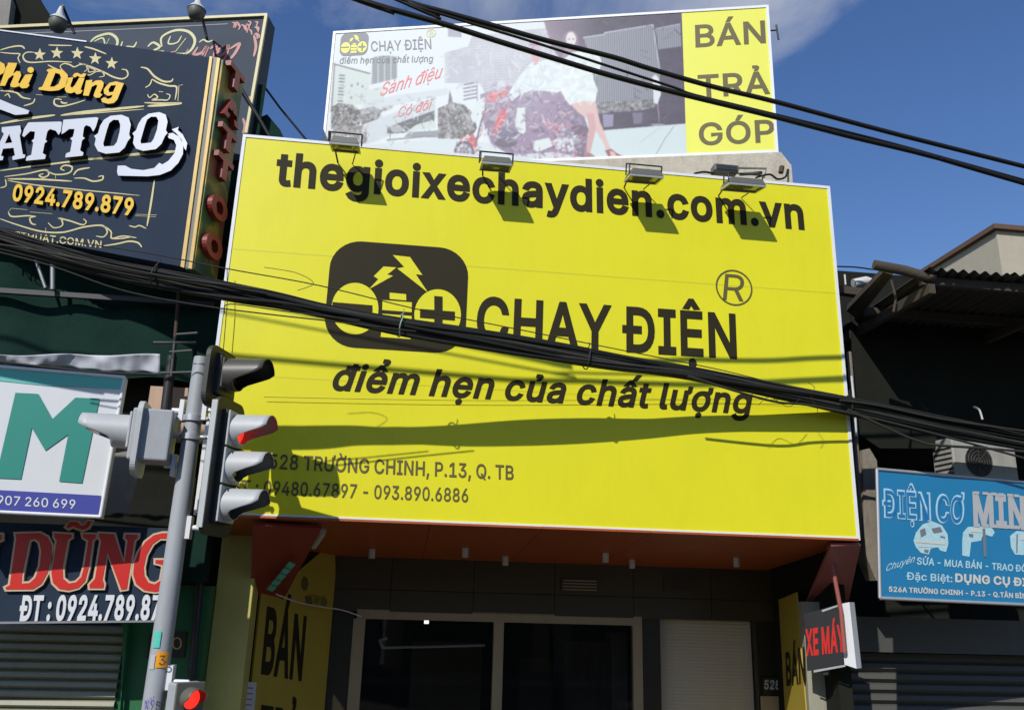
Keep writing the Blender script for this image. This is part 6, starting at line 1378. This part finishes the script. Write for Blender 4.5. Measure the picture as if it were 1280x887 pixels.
mb = MB(); mb.tube([at(1092, 331, 7.5), at(1130, 338, 7.45), at(1168, 349, 7.4)], 0.055, 8); mb.build('log_beam', 'wood', rh)
mb = MB(); slab4(mb, at(1104, 340, 7.6), at(1116, 344, 7.6), at(1072, 400, 8.6), at(1058, 388, 8.6), 0.08); mb.build('diagonal_beam', 'wood', rh)
mb = MB(); slab4(mb, at(1040, 355, 8.7), at(1078, 360, 8.7), at(1078, 369, 8.7), at(1040, 364, 8.7), 0.1); mb.build('cross_beam', 'wood', rh)
mb = MB(); pxshape(mb, Face(at(1100, 600, 8.75), Xv, Zv), [[(1106, 346), (1160, 350), (1300, 366), (1300, 560), (1100, 560), (1070, 540), (1063, 380)]], -0.02, 0.0); mb.build('black_awning_cloth', 'darkwall', rh)
mb = MB(); mb.tube([at(1061, 440, 8.62), at(1066, 500, 8.62), at(1073, 600, 8.62), at(1080, 690, 8.62)], 0.03, 8); mb.build('post', 'concrete', rh)
mb = MB(); mb.tube([at(1064, 470, 8.55), at(1068, 510, 8.55), at(1070, 545, 8.55)], 0.018, 6); mb.build('pipe', 'whitepvc', rh)
mb = MB(); pxshape(mb, Face(at(1090, 700, 8.55), Xv, Zv), [[(1078, 562), (1087, 560), (1096, 575), (1108, 725), (1095, 725), (1081, 690)]], -0.2, 0.0); mb.build('column', 'concrete', rh)
mb = MB(); p = at(1114, 350, 7.5); mb.tube([p, at(1120, 372, 7.5), at(1117, 390, 7.5)], 0.012, 6); mb.build('hanging_strap', 'wood', rh)
# white patch and antenna over the cross beam
mb = MB(); vs = []
c0 = at(1078, 355, 9.5)
mb.tube([c0 + Vector((-0.12, 0, 0)), c0 + Vector((0.05, 0, 0.05)), c0 + Vector((0.2, 0, 0.0))], 0.06, 8); tag(mb.build('water_tank_top', 'whitepvc'), 'small white rounded top showing beyond the timber cross beam', 'tank')
mb = MB(); p = at(1057, 356, 9.5); mb.tube([p, p + Vector((0, 0, 0.14))], 0.012, 6); tag(mb.build('antenna', 'whitepvc'), 'tiny white aerial standing beside the edge of the yellow sign', 'antenna')

# shutter on the right
hb = thing('shutter', 'charcoal roller shutter under the blue signboard', 'shutter', at(1170, 880, 9.4))
hx0, hx1 = at(1062, 850, 9.4).x, 10.5
mb = MB(); mb.box(hx0, hx1, 9.2, 9.55, zp(1150, 815, 9.3), zp(1150, 772, 9.3)); mb.build('shutter_box', 'slatdark', hb)
mb = MB(); mb.box(hx0, hx1, 9.45, 9.47, 0.13, zp(1150, 816, 9.3)); mb.build('backing', 'slatdark', hb)
pitch = zp(1150, 830, 9.4) - zp(1150, 843, 9.4); zt = zp(1150, 815, 9.3) - 0.004; k = 0; proto = None
while zt - pitch > 0.13:
    mb = MB(); z0 = zt - pitch; a, b = hx0, hx1
    mb.add([(a, 9.44, z0), (b, 9.44, z0), (b, 9.39, z0 + pitch * .4), (a, 9.39, z0 + pitch * .4), (b, 9.405, z0 + pitch * .85), (a, 9.405, z0 + pitch * .85), (b, 9.44, z0 + pitch), (a, 9.44, z0 + pitch)], [(0, 1, 2, 3), (3, 2, 4, 5), (5, 4, 6, 7)])
    if proto is None: proto = mb.build('slat', 'slatdark', hb)
    else:
        c_ = proto.copy(); COL.objects.link(c_); c_.location = proto.location - Vector((0, 0, k * pitch))
    zt -= pitch; k += 1

# blue sign
bdv = ray(4400, 858); bdv.z = 0
QF = Face(at(1100, 747, 8.05), bdv, Zv)
bs_ = thing('blue_signboard', 'blue electrical repair signboard with white outlined lettering and tool pictures', 'signboard', at(1190, 750, 8.1))
mb = MB(); pxshape(mb, QF, [[(1098, 587), (1330, 607), (1330, 757), (1101.5, 746.5)]], -0.04, 0.0); mb.build('panel', 'blue', bs_)
mb = MB()
for a, b in (((1096, 586), (1330, 606.5)), ((1096, 586), (1100, 747)), ((1100, 747), (1330, 757.5))): mb.tube([QF.P(*QF.uv(*a), 0.0), QF.P(*QF.uv(*b), 0.0)], 0.018, 6)
mb.build('edging', 'alu', bs_)
text('lettering', QF, 'ĐIỆN', (1103, 646.5), (1164, 651.5), (1102.3, 609.5), 'paleblue', bs_, 34, d0=0.004)
text('letter_fill', QF, 'ĐIỆN', (1105, 645), (1162, 649.7), (1104.3, 612), 'bluedark', bs_, 6, d0=0.0065)
text('lettering', QF, 'CƠ', (1169, 652.5), (1205, 655.5), (1170, 616), 'paleblue', bs_, 34, d0=0.004)
text('letter_fill', QF, 'CƠ', (1171.5, 650.8), (1203, 653.7), (1172.3, 618.5), 'bluedark', bs_, 6, d0=0.0065)
text('lettering', QF, 'MINH', (1217, 657.5), (1306, 664), (1215.5, 614), 'silverprint', bs_, 36, d0=0.004)
mb = MB()
for k_, x in enumerate((1221, 1232, 1243, 1252, 1263, 1271)): mb = MB(); pxshape(mb, QF, [[(x - 4, 653.5 + k_ * .55), (x + 4, 654 + k_ * .55), (x + 4, 658.5 + k_ * .55), (x - 4, 658 + k_ * .55)]], 0.0075); pxshape(mb, QF, [[(x - 4, 613.5 + k_ * .75), (x + 3, 614 + k_ * .75), (x + 3, 617.5 + k_ * .75), (x - 4, 617 + k_ * .75)]], 0.0075); mb.build('letter_serif', 'silverprint', bs_)['kind'] = 'stuff'
text('lettering', QF, 'Chuyên', (1106.5, 714), (1142, 702), (1110, 704.5), 'paleblue', bs_, 8, d0=0.004)
text('lettering', QF, 'SỬA - MUA BÁN - TRAO ĐỔI', (1146, 705), (1288, 715), (1146.5, 696), 'paleblue', bs_, 22, d0=0.004)
text('lettering', QF, 'Đặc Biệt:', (1133, 724), (1190.5, 727.3), (1133, 714.5), 'paleblue', bs_, 16, d0=0.004)
text('lettering', QF, 'DỤNG CỤ ĐIỆN', (1194, 727), (1303, 734), (1194, 716), 'offwhite', bs_, 34, d0=0.004)
text('lettering', QF, '526A TRƯỜNG CHINH - P.13 - Q.TÂN BÌNH', (1111, 739), (1289, 748), (1111, 732.3), 'offwhite', bs_, 26, d0=0.004)
zq = lambda L: [(1080 + a / 4.93, 580 + b / 4.93) for a, b in L]
mb = MB()
for r in ([[(305, 470), (320, 420), (360, 370), (420, 350), (480, 375), (515, 430), (520, 490), (505, 540), (470, 530), (455, 510), (410, 520), (400, 555), (350, 545), (320, 510)]], [[(610, 420), (640, 385), (720, 382), (790, 392), (805, 420), (790, 445), (735, 430), (720, 470), (660, 480), (650, 570), (605, 560), (605, 480)]], [[(900, 440), (940, 410), (1000, 415), (1060, 440), (1060, 540), (1000, 560), (930, 555), (905, 510)]]): pxshape(mb, QF, [zq(r[0])], 0.004)
mb.build('tool_picture', 'paleblue', bs_)
mb = MB()
for r in ([(345, 405), (375, 392), (385, 430), (350, 450)], [(415, 395), (470, 385), (485, 415), (430, 425)], [(370, 525), (400, 525), (395, 545), (372, 540)], [(730, 395), (748, 395), (755, 570), (738, 570)], [(645, 425), (675, 430), (672, 450), (648, 445)], [(940, 430), (948, 430), (946, 545), (938, 545)], [(470, 440), (500, 445), (500, 455), (470, 450)]): mb = MB(); pxshape(mb, QF, [zq(r)], 0.0065); mb.build('picture_shading', 'ink3', bs_)
mb = MB()
for r in ([(320, 465), (500, 480), (500, 495), (320, 480)], [(660, 395), (725, 397), (722, 420), (660, 415)], [(960, 440), (1040, 445), (1040, 470), (960, 465)], [(340, 500), (430, 505), (430, 512), (340, 508)]): mb = MB(); pxshape(mb, QF, [zq(r)], 0.0075); mb.build('picture_highlight', 'offwhite', bs_)

# air conditioner
ACF = Face(at(1196, 606, 8.5), Vector((1, .10, 0)), Zv)
ac = thing('air_conditioner_unit', 'white outdoor air conditioner unit on the dark wall above the blue sign', 'air conditioner', at(1230, 610, 8.6))
aw = ACF.uv(1274, 600)[0]; ah = ACF.uv(1194, 546)[1]
mb = MB(); mb.fbox(ACF, 0, aw, -0.15, ah, -0.32, 0.0); body = mb.build('casing', 'acwhite', ac, 0.012)
cx, cy = ACF.uv(1223, 576); R_ = 0.17
mb = MB()
ring = lambda r: [(cx + r * math.cos(2 * math.pi * i / 32), cy + r * math.sin(2 * math.pi * i / 32)) for i in range(32)]
mb.prism([ring(R_)], lambda p: ACF.P(p[0], p[1], 0.003), None); mb.build('fan_opening', 'blackmetal', body)
mb = MB()
for k_ in range(1, 6):
    rr = R_ * k_ / 5; mb.tube([ACF.P(cx + rr * math.cos(t * math.pi / 12), cy + rr * math.sin(t * math.pi / 12), 0.012) for t in range(25)], 0.0035, 4, caps=False)
for k_ in range(8): mb.tube([ACF.P(cx, cy, 0.014), ACF.P(cx + R_ * math.cos(k_ * math.pi / 4), cy + R_ * math.sin(k_ * math.pi / 4), 0.014)], 0.003, 4)
mb.build('fan_guard', 'sigdark', body)
mb = MB()
CF = Face(ACF.P(0, 0, -0.31), -ACF.N, Zv)
for k_ in range(9):
    z = -0.05 + k_ * (ah - 0.02) / 9; q = [ACF.P(-0.003, z, -0.30), ACF.P(-0.003, z, -0.02), ACF.P(-0.003, z + 0.022, -0.02), ACF.P(-0.003, z + 0.022, -0.30)]; mb.add(q, [(0, 1, 2, 3)])
mb.build('side_vent', 'blackmetal', body)
mb = MB(); mb.tube([ACF.P(0.1, -0.16, -0.02), ACF.P(0.1, -0.16, -0.9)], 0.015, 6); mb.tube([ACF.P(aw - .1, -0.16, -0.02), ACF.P(aw - .1, -0.16, -0.9)], 0.015, 6); mb.build('bracket', 'steel', ac)
mb = MB(); mb.tube([at(*p) for p in smooth_line([(1217, 508, 8.5), (1224, 512, 8.5), (1228, 524, 8.5)], 4)], 0.012, 6); tag(mb.build('pipe_stub', 'whitepvc'), 'short pale bent pipe above the air conditioner', 'pipe')

# far building top right
fb = thing('distant_house', 'beige rendered house with brown coping rising beyond the corrugated awning', 'building', at(1245, 400, 14))
K = at(1245, 288, 14.0); zt = K.z
mb = MB(); mb.box(K.x, K.x + 7, 14.0, 21.0, 0.13, zt); body = mb.build('wall', 'farbeige', fb)
mb = MB(); mb.box(K.x - 0.10, K.x + 7.1, 13.9, 21.1, zt + 0.002, zt + 0.10); mb.build('roof_coping', 'coping', fb)
for (ya_, yb_) in ((16.4, 17.3), (18.2, 19.2)):
    mb = MB(); mb.box(K.x - 0.03, K.x - 0.004, ya_, yb_, zt - 0.95, zt - 0.2); w_ = mb.build('window', 'blackmetal', fb)
    mb = MB()
    for y in (ya_, (ya_ + yb_) / 2 - .02, yb_ - .05): mb.box(K.x - 0.05, K.x - 0.031, y, y + 0.05, zt - 0.95, zt - 0.2)
    mb.build('window_frame', 'whitepvc', w_)

# ================================================================ TRAFFIC LIGHT
TY = 7.30
ptop, pbot = at(252.5, 447, TY), at(191, 887, TY)
tx = ptop.x
tl = thing('traffic_light', 'grey traffic light pole with a column of signals lit red and side facing heads', 'traffic light', (pbot.x, TY, 0.13))
bx = pbot.x + (pbot.x - ptop.x) * 0 
mb = MB()
pole_pts = [Vector((pbot.x - (ptop.x - pbot.x) * 0.8, TY, 0.13)), Vector((pbot.x, TY, pbot.z)), Vector((ptop.x, TY, ptop.z))]
def pole_at(z):
    a, b = pole_pts[1], pole_pts[2]; return a + (b - a) * ((z - a.z) / (b.z - a.z))
base = pole_at(0.13)
n = 14
mb.tube([base + (pole_pts[2] - base) * (i / n) for i in range(n + 1)], 0.092, 20, r2=0.066)
mb.build('pole', 'polegrey', tl)
mb = MB(); z = zp(250, 457, TY); mb.tube([pole_at(z), pole_at(z + 0.012)], 0.071, 20); mb.build('cap_seam', 'steel', tl)
for py in (527, 550):
    z = zp(240, py, TY); p = pole_at(z)
    mb = MB(); mb.tube([p, p + Vector((0, 0, 0.05))], 0.088, 20)
    for sx_ in (-1, 1):
        mb.tube([p + Vector((sx_ * 0.085, -0.03, 0.025)), p + Vector((sx_ * 0.155, -0.03, 0.025))], 0.018, 8); mb.tube([p + Vector((sx_ * 0.125, -0.07, 0.025)), p + Vector((sx_ * 0.125, 0.02, 0.025))], 0.012, 6)
    mb.build('clamp', 'alu', tl)
def visor_mesh(mb, c, f, r, Lt, Lb, mi=0):
    f = f.normalized(); w = Vector((0, 0, 1)).cross(f).normalized(); u = f.cross(w)
    n = 28; m_ = 6; vo = []; vi = []
    for k_ in range(m_ + 1):
        for i in range(n):
            a = 2 * math.pi * i / n
            up_ = math.cos(a)
            L_ = Lb + (Lt - Lb) * (lambda q: q * q * (3 - 2 * q))(min(1.0, max(0.0, (up_ + 0.62) / 0.85)))
            t = L_ * k_ / m_
            rr = r * (1 - 0.05 * k_ / m_)
            vo.append(c + f * t + u * (rr * math.cos(a)) + w * (rr * math.sin(a)))
            vi.append(c + f * t + u * ((rr - .006) * math.cos(a)) + w * ((rr - .006) * math.sin(a)))
    fs = [(k_ * n + i, k_ * n + (i + 1) % n, (k_ + 1) * n + (i + 1) % n, (k_ + 1) * n + i) for k_ in range(m_) for i in range(n)]
    mb.add(vo, fs, mi, True); mb.add(vi, fs, 1, True)
    b = len(mb.v) - len(vi); a0 = b - len(vo)
    for i in range(n):
        j = (i + 1) % n
        mb.f.append([a0 + m_ * n + i, a0 + m_ * n + j, b + m_ * n + j, b + m_ * n + i]); mb.m.append(mi); mb.s.append(False)
def lens(c, f, r, m_, parent, lab=None):
    f = f.normalized(); w = Vector((0, 0, 1)).cross(f).normalized(); u = f.cross(w)
    mb = MB(); n = 24; vs = []
    for q_, h in ((1, 0), (.8, .018), (.5, .032), (.2, .038)):
        for i in range(n): a = 2 * math.pi * i / n; vs.append(c + f * h + u * (r * q_ * math.cos(a)) + w * (r * q_ * math.sin(a)))
    mb.add(vs, [(k_ * n + i, k_ * n + (i + 1) % n, (k_ + 1) * n + (i + 1) % n, (k_ + 1) * n + i) for k_ in range(3) for i in range(n)], 0, True)
    mb.add(vs[-n:], [tuple(range(n))]); o = mb.build('lens', m_, parent)
    if lab: o['label'] = lab
    return o
def head(name, c, f, w2, zl, zh, mats, lamps, r, Lt, Lb, board=None, depth=0.10, lab=None, bulge=0.12):
    """c = centre of the front plate; f = facing; lamps = [(dz, lens material)]"""
    f = f.normalized(); U = Vector((0, 0, 1)).cross(f).normalized()
    fc = Face(c, U, Zv)
    if fc.N.dot(f) < 0: fc.N = -fc.N
    mb = MB(); mb.fbox(fc, -w2, w2, zl, zh, -bulge, 0.0); h = mb.build(name, mats[0], tl, 0.015)
    if lab: h['label'] = lab
    if board:
        bw, b0, b1 = board; rr = 0.10; pts = []
        for cx_, cy_, a0 in ((bw - rr, b1 - rr, 0), (-bw + rr, b1 - rr, 90), (-bw + rr, b0 + rr, 180), (bw - rr, b0 + rr, 270)):
            for k_ in range(7): a = math.radians(a0 + 15 * k_); pts.append((cx_ + rr * math.cos(a), cy_ + rr * math.sin(a)))
        mb = MB(); mb.prism([pts], lambda p: fc.P(p[0], p[1], -0.045), lambda p: fc.P(p[0], p[1], -0.085)); mb.build('backboard', mats[2], h)
    for dz, lm in lamps:
        lc = fc.P(0, dz, 0.012)
        mb = MB(); mb.fbox(fc, -w2 * .96, w2 * .96, dz - w2 * .98, dz + w2 * .98, 0.001, 0.02); mb.build('lamp_door', mats[1], h, 0.006)
        lens(fc.P(0, dz, 0.022), f, r * .94, lm, h)
        mb = MB(); visor_mesh(mb, fc.P(0, dz, 0.02), f, r, Lt, Lb); mb.build('visor', [mats[1], mats[3] if mats[3] != 'sigdark' else 'visorin'], h)
    return h
f1 = Vector((0.965, -0.26, 0))
hc = at(287, 587, 7.22)
sp = (zp(300, 537, 7.22) - zp(300, 630, 7.22)) / 2
h1 = head('signal_head', Vector((hc.x, 7.22, zp(300, 584, 7.22))), f1, 0.148, -sp * 1.5, sp * 1.5, ('sigblack', 'siggrey', 'sigblack', 'sigdark'),
     [(sp, 'redlens'), (0, 'darklens'), (-sp, 'darklens')], 0.132, 0.31, 0.06, bulge=0.09, board=(0.25, -sp * 1.5 - .10, sp * 1.5 + .10), lab='three lamp signal head lit red')
mb = MB()
fU = Vector((0, 0, 1)).cross(f1.normalized()).normalized()
BBF = Face((hc.x, 7.22, zp(300, 584, 7.22)), fU, Zv)
if BBF.N.dot(f1) < 0: BBF.N = -BBF.N
sgn_ = -1 if BBF.P(-1, 0).y < BBF.P(1, 0).y else 1
mb.fbox(BBF, sgn_ * 0.252, sgn_ * 0.268, -sp * 1.5 - .05, sp * 1.5 + .05, -0.088, -0.040); mb.build('board_rim', 'siggrey', h1)
# bell shaped lamp above, dark
h2 = head('upper_signal_head', Vector((at(285, 467, 7.22).x, 7.22, zp(300, 470, 7.22))), f1, 0.13, -0.19, 0.17, ('sigblack', 'sigdark', 'sigblack', 'sigblack'), [(0.0, 'darklens')], 0.145, 0.34, 0.08, board=(0.25, -0.30, 0.22), lab='single dark signal head on top', bulge=0.08)
# left facing head
f3 = Vector((-0.99, -0.10, 0))
c3 = Vector((at(168, 535, 7.2).x, 7.2, zp(168, 540, 7.2)))
h3 = head('side_signal_head', c3, f3, 0.150, -0.24, 0.18, ('polegrey', 'siggrey', 'siggrey', 'sigdark'), [(0.0, 'darklens')], 0.140, 0.38, 0.13, bulge=0.31, board=(0.21, -0.36, 0.24), lab='white signal head facing left')
# brackets
def brk(a, b, r=0.022):
    mb = MB(); mb.tube([a, b], r, 8); mb.build('bracket', 'white', tl)
for py in (513, 660):
    z = zp(262, py, TY); p = pole_at(z); brk(p + Vector((0.07, 0, 0)), Vector((hc.x - 0.05, 7.24, z)))
    mb = MB(); mb.box(p.x + 0.07, p.x + 0.105, TY - 0.05, TY + 0.05, z - 0.09, z + 0.09); mb.build('bracket_plate', 'white', tl)
for py in (513, 582):
    z = zp(220, py, TY); p = pole_at(z); brk(p + Vector((-0.07, 0, 0)), Vector((c3.x + 0.25, 7.3, z)))
    mb = MB(); mb.box(p.x - 0.115, p.x - 0.08, TY - 0.05, TY + 0.05, z - 0.09, z + 0.09); mb.build('bracket_plate', 'white', tl)
mb = MB(); z = zp(270, 452, TY); p = pole_at(z); mb.tube([Vector((p.x, TY, z - 0.02)), Vector((h2.location.x + tl.location.x - 0.02, 7.3, z))], 0.012, 6); mb.tube([p + Vector((0.08, 0, 0)), Vector((p.x + 0.09, TY, z - 0.55))], 0.016, 6); z2 = zp(270, 508, TY)
mb.tube([Vector((p.x + 0.1, TY, z2)), Vector((h2.location.x + tl.location.x, 7.3, z2 + 0.06))], 0.012, 6); mb.build('bracket', 'blackmetal', tl)
# cable around the housings
for dz in (0.5, -0.5):
    mb = MB(); mb.tube([BBF.P(u, dz * sp + 0.01 * math.sin(u * 20), 0.03) for u in (-0.16, -0.08, 0, 0.08, 0.16)], 0.006, 5); mb.build('wire_tie', 'cable', h1)
# pedestrian signal at the bottom
f4 = Vector((0.62, -0.78, 0)).normalized()
c4 = at(236, 872, 7.15)
h4 = head('pedestrian_signal_head', c4, f4, 0.118, -0.42, 0.11, ('polegrey', 'lampgrey', 'siggrey', 'sigblack'), [(0.0, 'redlens'), (-0.25, 'darklens')], 0.082, 0.13, 0.03, bulge=0.13, lab='small pedestrian signal head lit red')
z = zp(220, 851, TY); p = pole_at(z); brk(p + Vector((0.08, 0, 0)), at(236, 852, 7.25), 0.018); brk(at(235, 852, 7.25), at(235, 860, 7.2), 0.018)
mb = MB(); mb.box(p.x + 0.08, p.x + 0.12, TY - 0.05, TY + 0.05, z - 0.06, z + 0.12); mb.build('bracket_plate', 'white', tl)
# stickers wrapped on the pole
def sticker(px_c, py0, py1, half, m_, name, r=0.0855):
    z1_, z0_ = zp(px_c, py0, TY - .08), zp(px_c, py1, TY - .08)
    mb = MB(); vs = []; n = 10
    pc = pole_at((z0_ + z1_) / 2)
    q = at(px_c, (py0 + py1) / 2, TY - 0.08)
    ang0 = math.atan2(-(0.06), (q.x - pc.x))
    a_c = math.acos(max(-1, min(1, (q.x - pc.x) / r)))
    for i in range(n + 1):
        a = a_c + half * (1 - 2 * i / n)
        for zz in (z0_, z1_):
            p = pole_at(zz); vs.append((p.x + r * math.cos(a), TY - r * math.sin(a), zz))
    mb.add(vs, [(2 * i, 2 * i + 2, 2 * i + 3, 2 * i + 1) for i in range(n)], 0, True)
    return mb.build(name, m_, tl)
sticker(203, 814, 834, 0.55, 'stickorange', 'orange_sticker', 0.0875)
sticker(196, 788, 809, 0.34, 'stickteal', 'teal_sticker', 0.0875)
sticker(190, 818, 836, 0.25, 'siggrey', 'worn_sticker', 0.0868)
SK = Face(at(202.5, 834, TY - 0.105), Vector((1, -0.05, 0)), Zv)
text('number', SK, '3', (198.5, 831), (206.5, 831), (199.5, 818.5), 'rust', tl, 10, d0=0.008)
S2 = Face(at(187, 887, TY - 0.095), Vector((1, -0.4, 0)), Zv)
text('stencil_number', S2, 'N.95', (179.5, 886), (192.5, 881), (181, 874), 'stickblue', tl, 10, d0=0.006)

# ================================================================ CABLES
def plan(px, py, a, b):
    """photo pixel -> point on the vertical plane Y = a + b X that the cables hang in"""
    d = ray(px, py); t = a / (d.y - b * d.x); return EYE + d * t
def wire(name, pts, a, b, r, m_, label, group=None, cat='cable', ext=True, n=8):
    P = [plan(x, y, a, b) for x, y in pts]
    if ext:
        P = [P[0] + (P[0] - P[1]).normalized() * 8] + P + [P[-1] + (P[-1] - P[-2]).normalized() * 8]
    P = [Vector(q) for q in smooth_line([tuple(p) for p in P], 5)]
    mb = MB(); mb.tube(P, r, n); o = mb.build(name, m_); tag(o, label, cat, group); return o
GA = 'power cables crossing the sky'
wire('power_cable', [(440, -28), (505, 1), (562, 17), (616, 32), (687, 52), (766, 71.5), (812, 86), (891, 108.5), (972, 128), (1110, 165), (1280, 208)], 5.65, .155, .021, 'cable', 'topmost thick black power cable crossing billboard and sky', GA)
wire('power_cable', [(440, -24), (505, 4), (552, 18), (594, 31), (656, 49.5), (719, 69.5), (781, 89.5), (844, 110), (869, 119), (960, 141), (1110, 178), (1280, 225)], 5.60, .155, .011, 'cable', 'thin middle power cable that joins the lowest one past the billboard', GA)
wire('power_cable', [(380, -24), (440, -3), (500, 15), (562, 32.5), (625, 52.5), (687, 71.5), (765, 95), (853, 118), (960, 144), (1060, 170), (1165, 195.5), (1280, 229)], 5.60, .155, .022, 'cable', 'lowest thick black power cable crossing billboard and sky', GA)

# the thick telephone bundle
bc = [(-60, 283), (0, 298), (75, 318), (150, 336), (220, 350), (290, 364), (350, 375), (410, 389), (500, 407), (600, 424), (700, 442), (780, 456), (860, 467), (960, 486), (1060, 506), (1170, 530), (1290, 553)]
core = [plan(x, y, 7.15, .16) for x, y in bc]
core = [core[0] + (core[0] - core[1]).normalized() * 3] + core + [core[-1] + (core[-1] - core[-2]).normalized() * 3]
core = [Vector(q) for q in smooth_line([tuple(p) for p in core], 5)]
bun = thing('cable_bundle', 'thick sagging bundle of black telephone cables across the yellow sign', 'cable bundle', core[len(core) // 2])
rb = random.Random(11)
NB = 46
for k_ in range(NB):
    R_b = 0.064 * math.sqrt(rb.random()); a0 = rb.random() * 6.283; tw = rb.uniform(-.25, .25); ph = rb.random() * 6
    rr = rb.choice([.008, .010, .013, .016, .021]); pts = []
    for i, p in enumerate(core):
        t = i / len(core)
        wdt = 1.0 + 0.22 * math.sin(t * 23 + ph * .3) + (0.5 * max(0, .26 - t) / .26) + (0.9 * max(0, t - .80) / .2)
        ang = a0 + tw * i * .35
        sag = 0.018 * math.sin(t * 9 + ph)
        pts.append(p + Vector((0, math.cos(ang) * R_b * wdt * .8, math.sin(ang) * R_b * wdt + sag)))
    mb = MB(); mb.tube(pts, rr, 6); mb.build('cable', 'cable2' if k_ % 4 == 0 else 'cable', bun)
for px_ in (190, 505, 731, 1050):
    i = min(range(len(core)), key=lambda q: abs((640 + F * ((core[q] - EYE).dot(Vector((R0[0], R1[0], R2[0])))) / ((core[q] - EYE).dot(Vector((R0[2], R1[2], R2[2]))))) - px_))
    p = core[i]; t = (core[i + 1] - core[i - 1]).normalized(); u = t.cross(Vector((0, 1, 0))).normalized(); w = t.cross(u)
    mb = MB(); mb.tube([p + u * (.10 * math.cos(a * math.pi / 8)) + w * (.085 * math.sin(a * math.pi / 8)) + t * .01 * math.sin(a) for a in range(17)], 0.006, 6)
    mb.tube([p + u * .1, p + u * .13 + t * .02, p + u * .16 + t * .01], .005, 5)
    mb.build('cable_tie', 'zip' if px_ == 505 else 'cable2', bun)
# loose thin wires of the bundle
for pts, r, lab in (
    ([(-40, 275), (80, 300), (183, 316), (285, 336), (400, 357), (520, 386), (640, 410), (780, 438), (900, 462), (1000, 486), (1140, 512), (1290, 545)], .005, 'long thin wire running just above the cable bundle'),
    ([(-40, 306), (60, 331), (150, 362), (240, 380), (330, 392), (420, 402), (520, 414)], .006, 'thin wire dipping below the cable bundle at the left'),
    ([(-40, 300), (40, 312), (110, 326), (210, 346), (330, 362)], .009, 'pale weathered cable along the left part of the bundle'),
    ([(281, 392), (287, 380), (350, 388), (450, 400)], .005, 'short thin wire under the bundle at the left sign edge'),
    ([(1060, 512), (1120, 540), (1150, 552), (1170, 556), (1230, 560), (1290, 565)], .014, 'loose black cable hanging below the bundle at the right'),
    ([(1050, 500), (1100, 507), (1180, 524), (1290, 540)], .012, 'loose black cable above the bundle at the right'),
    ([(860, 470), (960, 500), (1010, 506), (1080, 520), (1180, 545), (1290, 575)], .012, 'black cable drooping under the bundle toward the air conditioner')):
    wire('loose_cable', pts, 7.05, .16, r, 'cable2', lab, 'loose thin cables along the bundle', n=6, ext=False)
curls = [([(330, 334), (370, 341), (392, 354), (372, 363)], 'small wire curl above the bundle left of the logo'),
         ([(948, 506), (962, 496), (985, 508), (1000, 498)], 'wavy wire end under the bundle at right'),
         ([(1010, 478), (1018, 484), (1014, 496), (1022, 512), (1018, 520)], 'short vertical wire end hanging from the bundle at right')]
for pts, lab in curls:
    P = [plan(x, y, 7.1, .155) for x, y in pts]
    P = [Vector(q) for q in smooth_line([tuple(p) for p in P], 6)]
    mb = MB(); mb.tube(P, .003, 5); tag(mb.build('wire_curl', 'cable2'), lab, 'wire', 'loose wire ends curling off the bundle')
wire('thin_wire', [(330, 496), (450, 498.5), (600, 500.5), (760, 500), (900, 499), (1050, 500)], 7.96, 0, .0025, 'cable2', 'hairline horizontal wire close against the yellow sign above the address', cat='wire', ext=False, n=5)
mb = MB(); mb.tube([at(*p) for p in [(284, 335, 7.9), (284, 380, 7.9), (279, 440, 7.9)]], .004, 5); tag(mb.build('drop_wire', 'cable2'), 'thin wire dropping down the left edge of the yellow sign', 'wire')
wire('thin_wire', [(1045, 333), (1070, 334), (1092, 337)], 9.3, 0, .010, 'cable', 'short dark wire from the yellow sign edge to the log beam', cat='wire', ext=False, n=5)

# ================================================================ OPPOSITE SIDE of the street (behind the camera; the door glass mirrors it)
for i, (x0, x1, h, mm) in enumerate(((-12, -6.2, 7.5, 'farbeige'), (-6, -0.6, 9.0, 'grey'), (-0.4, 5.4, 6.8, 'peach'), (5.6, 12, 8.2, 'farbeige'))):
    t = thing('opposite_house', ['beige two storey house across the street', 'grey three storey house across the street', 'peach low house across the street', 'beige wide house across the street'][i], 'building', ((x0 + x1) / 2, -11, 0.13), 'houses across the street')
    mb = MB(); mb.box(x0, x1, -18, -11, 0.13, h); mb.build('wall', mm, t)
    mb = MB(); mb.box(x0 + .6, x1 - .6, -10.99, -10.93, 0.14, 2.9); mb.build('shutter', 'slatdark', t)
    mb = MB(); mb.box(x0 + .2, x1 - .2, -11, -9.9, 3.1, 3.22); mb.build('canopy', 'tin', t)
    for k_ in range(2):
        wx = x0 + (x1 - x0) * (k_ + .5) / 2
        mb = MB(); mb.box(wx - .6, wx + .6, -10.995, -10.95, 4.2, 5.6); w_ = mb.build('window', 'blackmetal', t)
        mb = MB(); mb.box(wx - .66, wx + .66, -10.95, -10.92, 4.12, 4.2); mb.build('sill', 'white', w_)
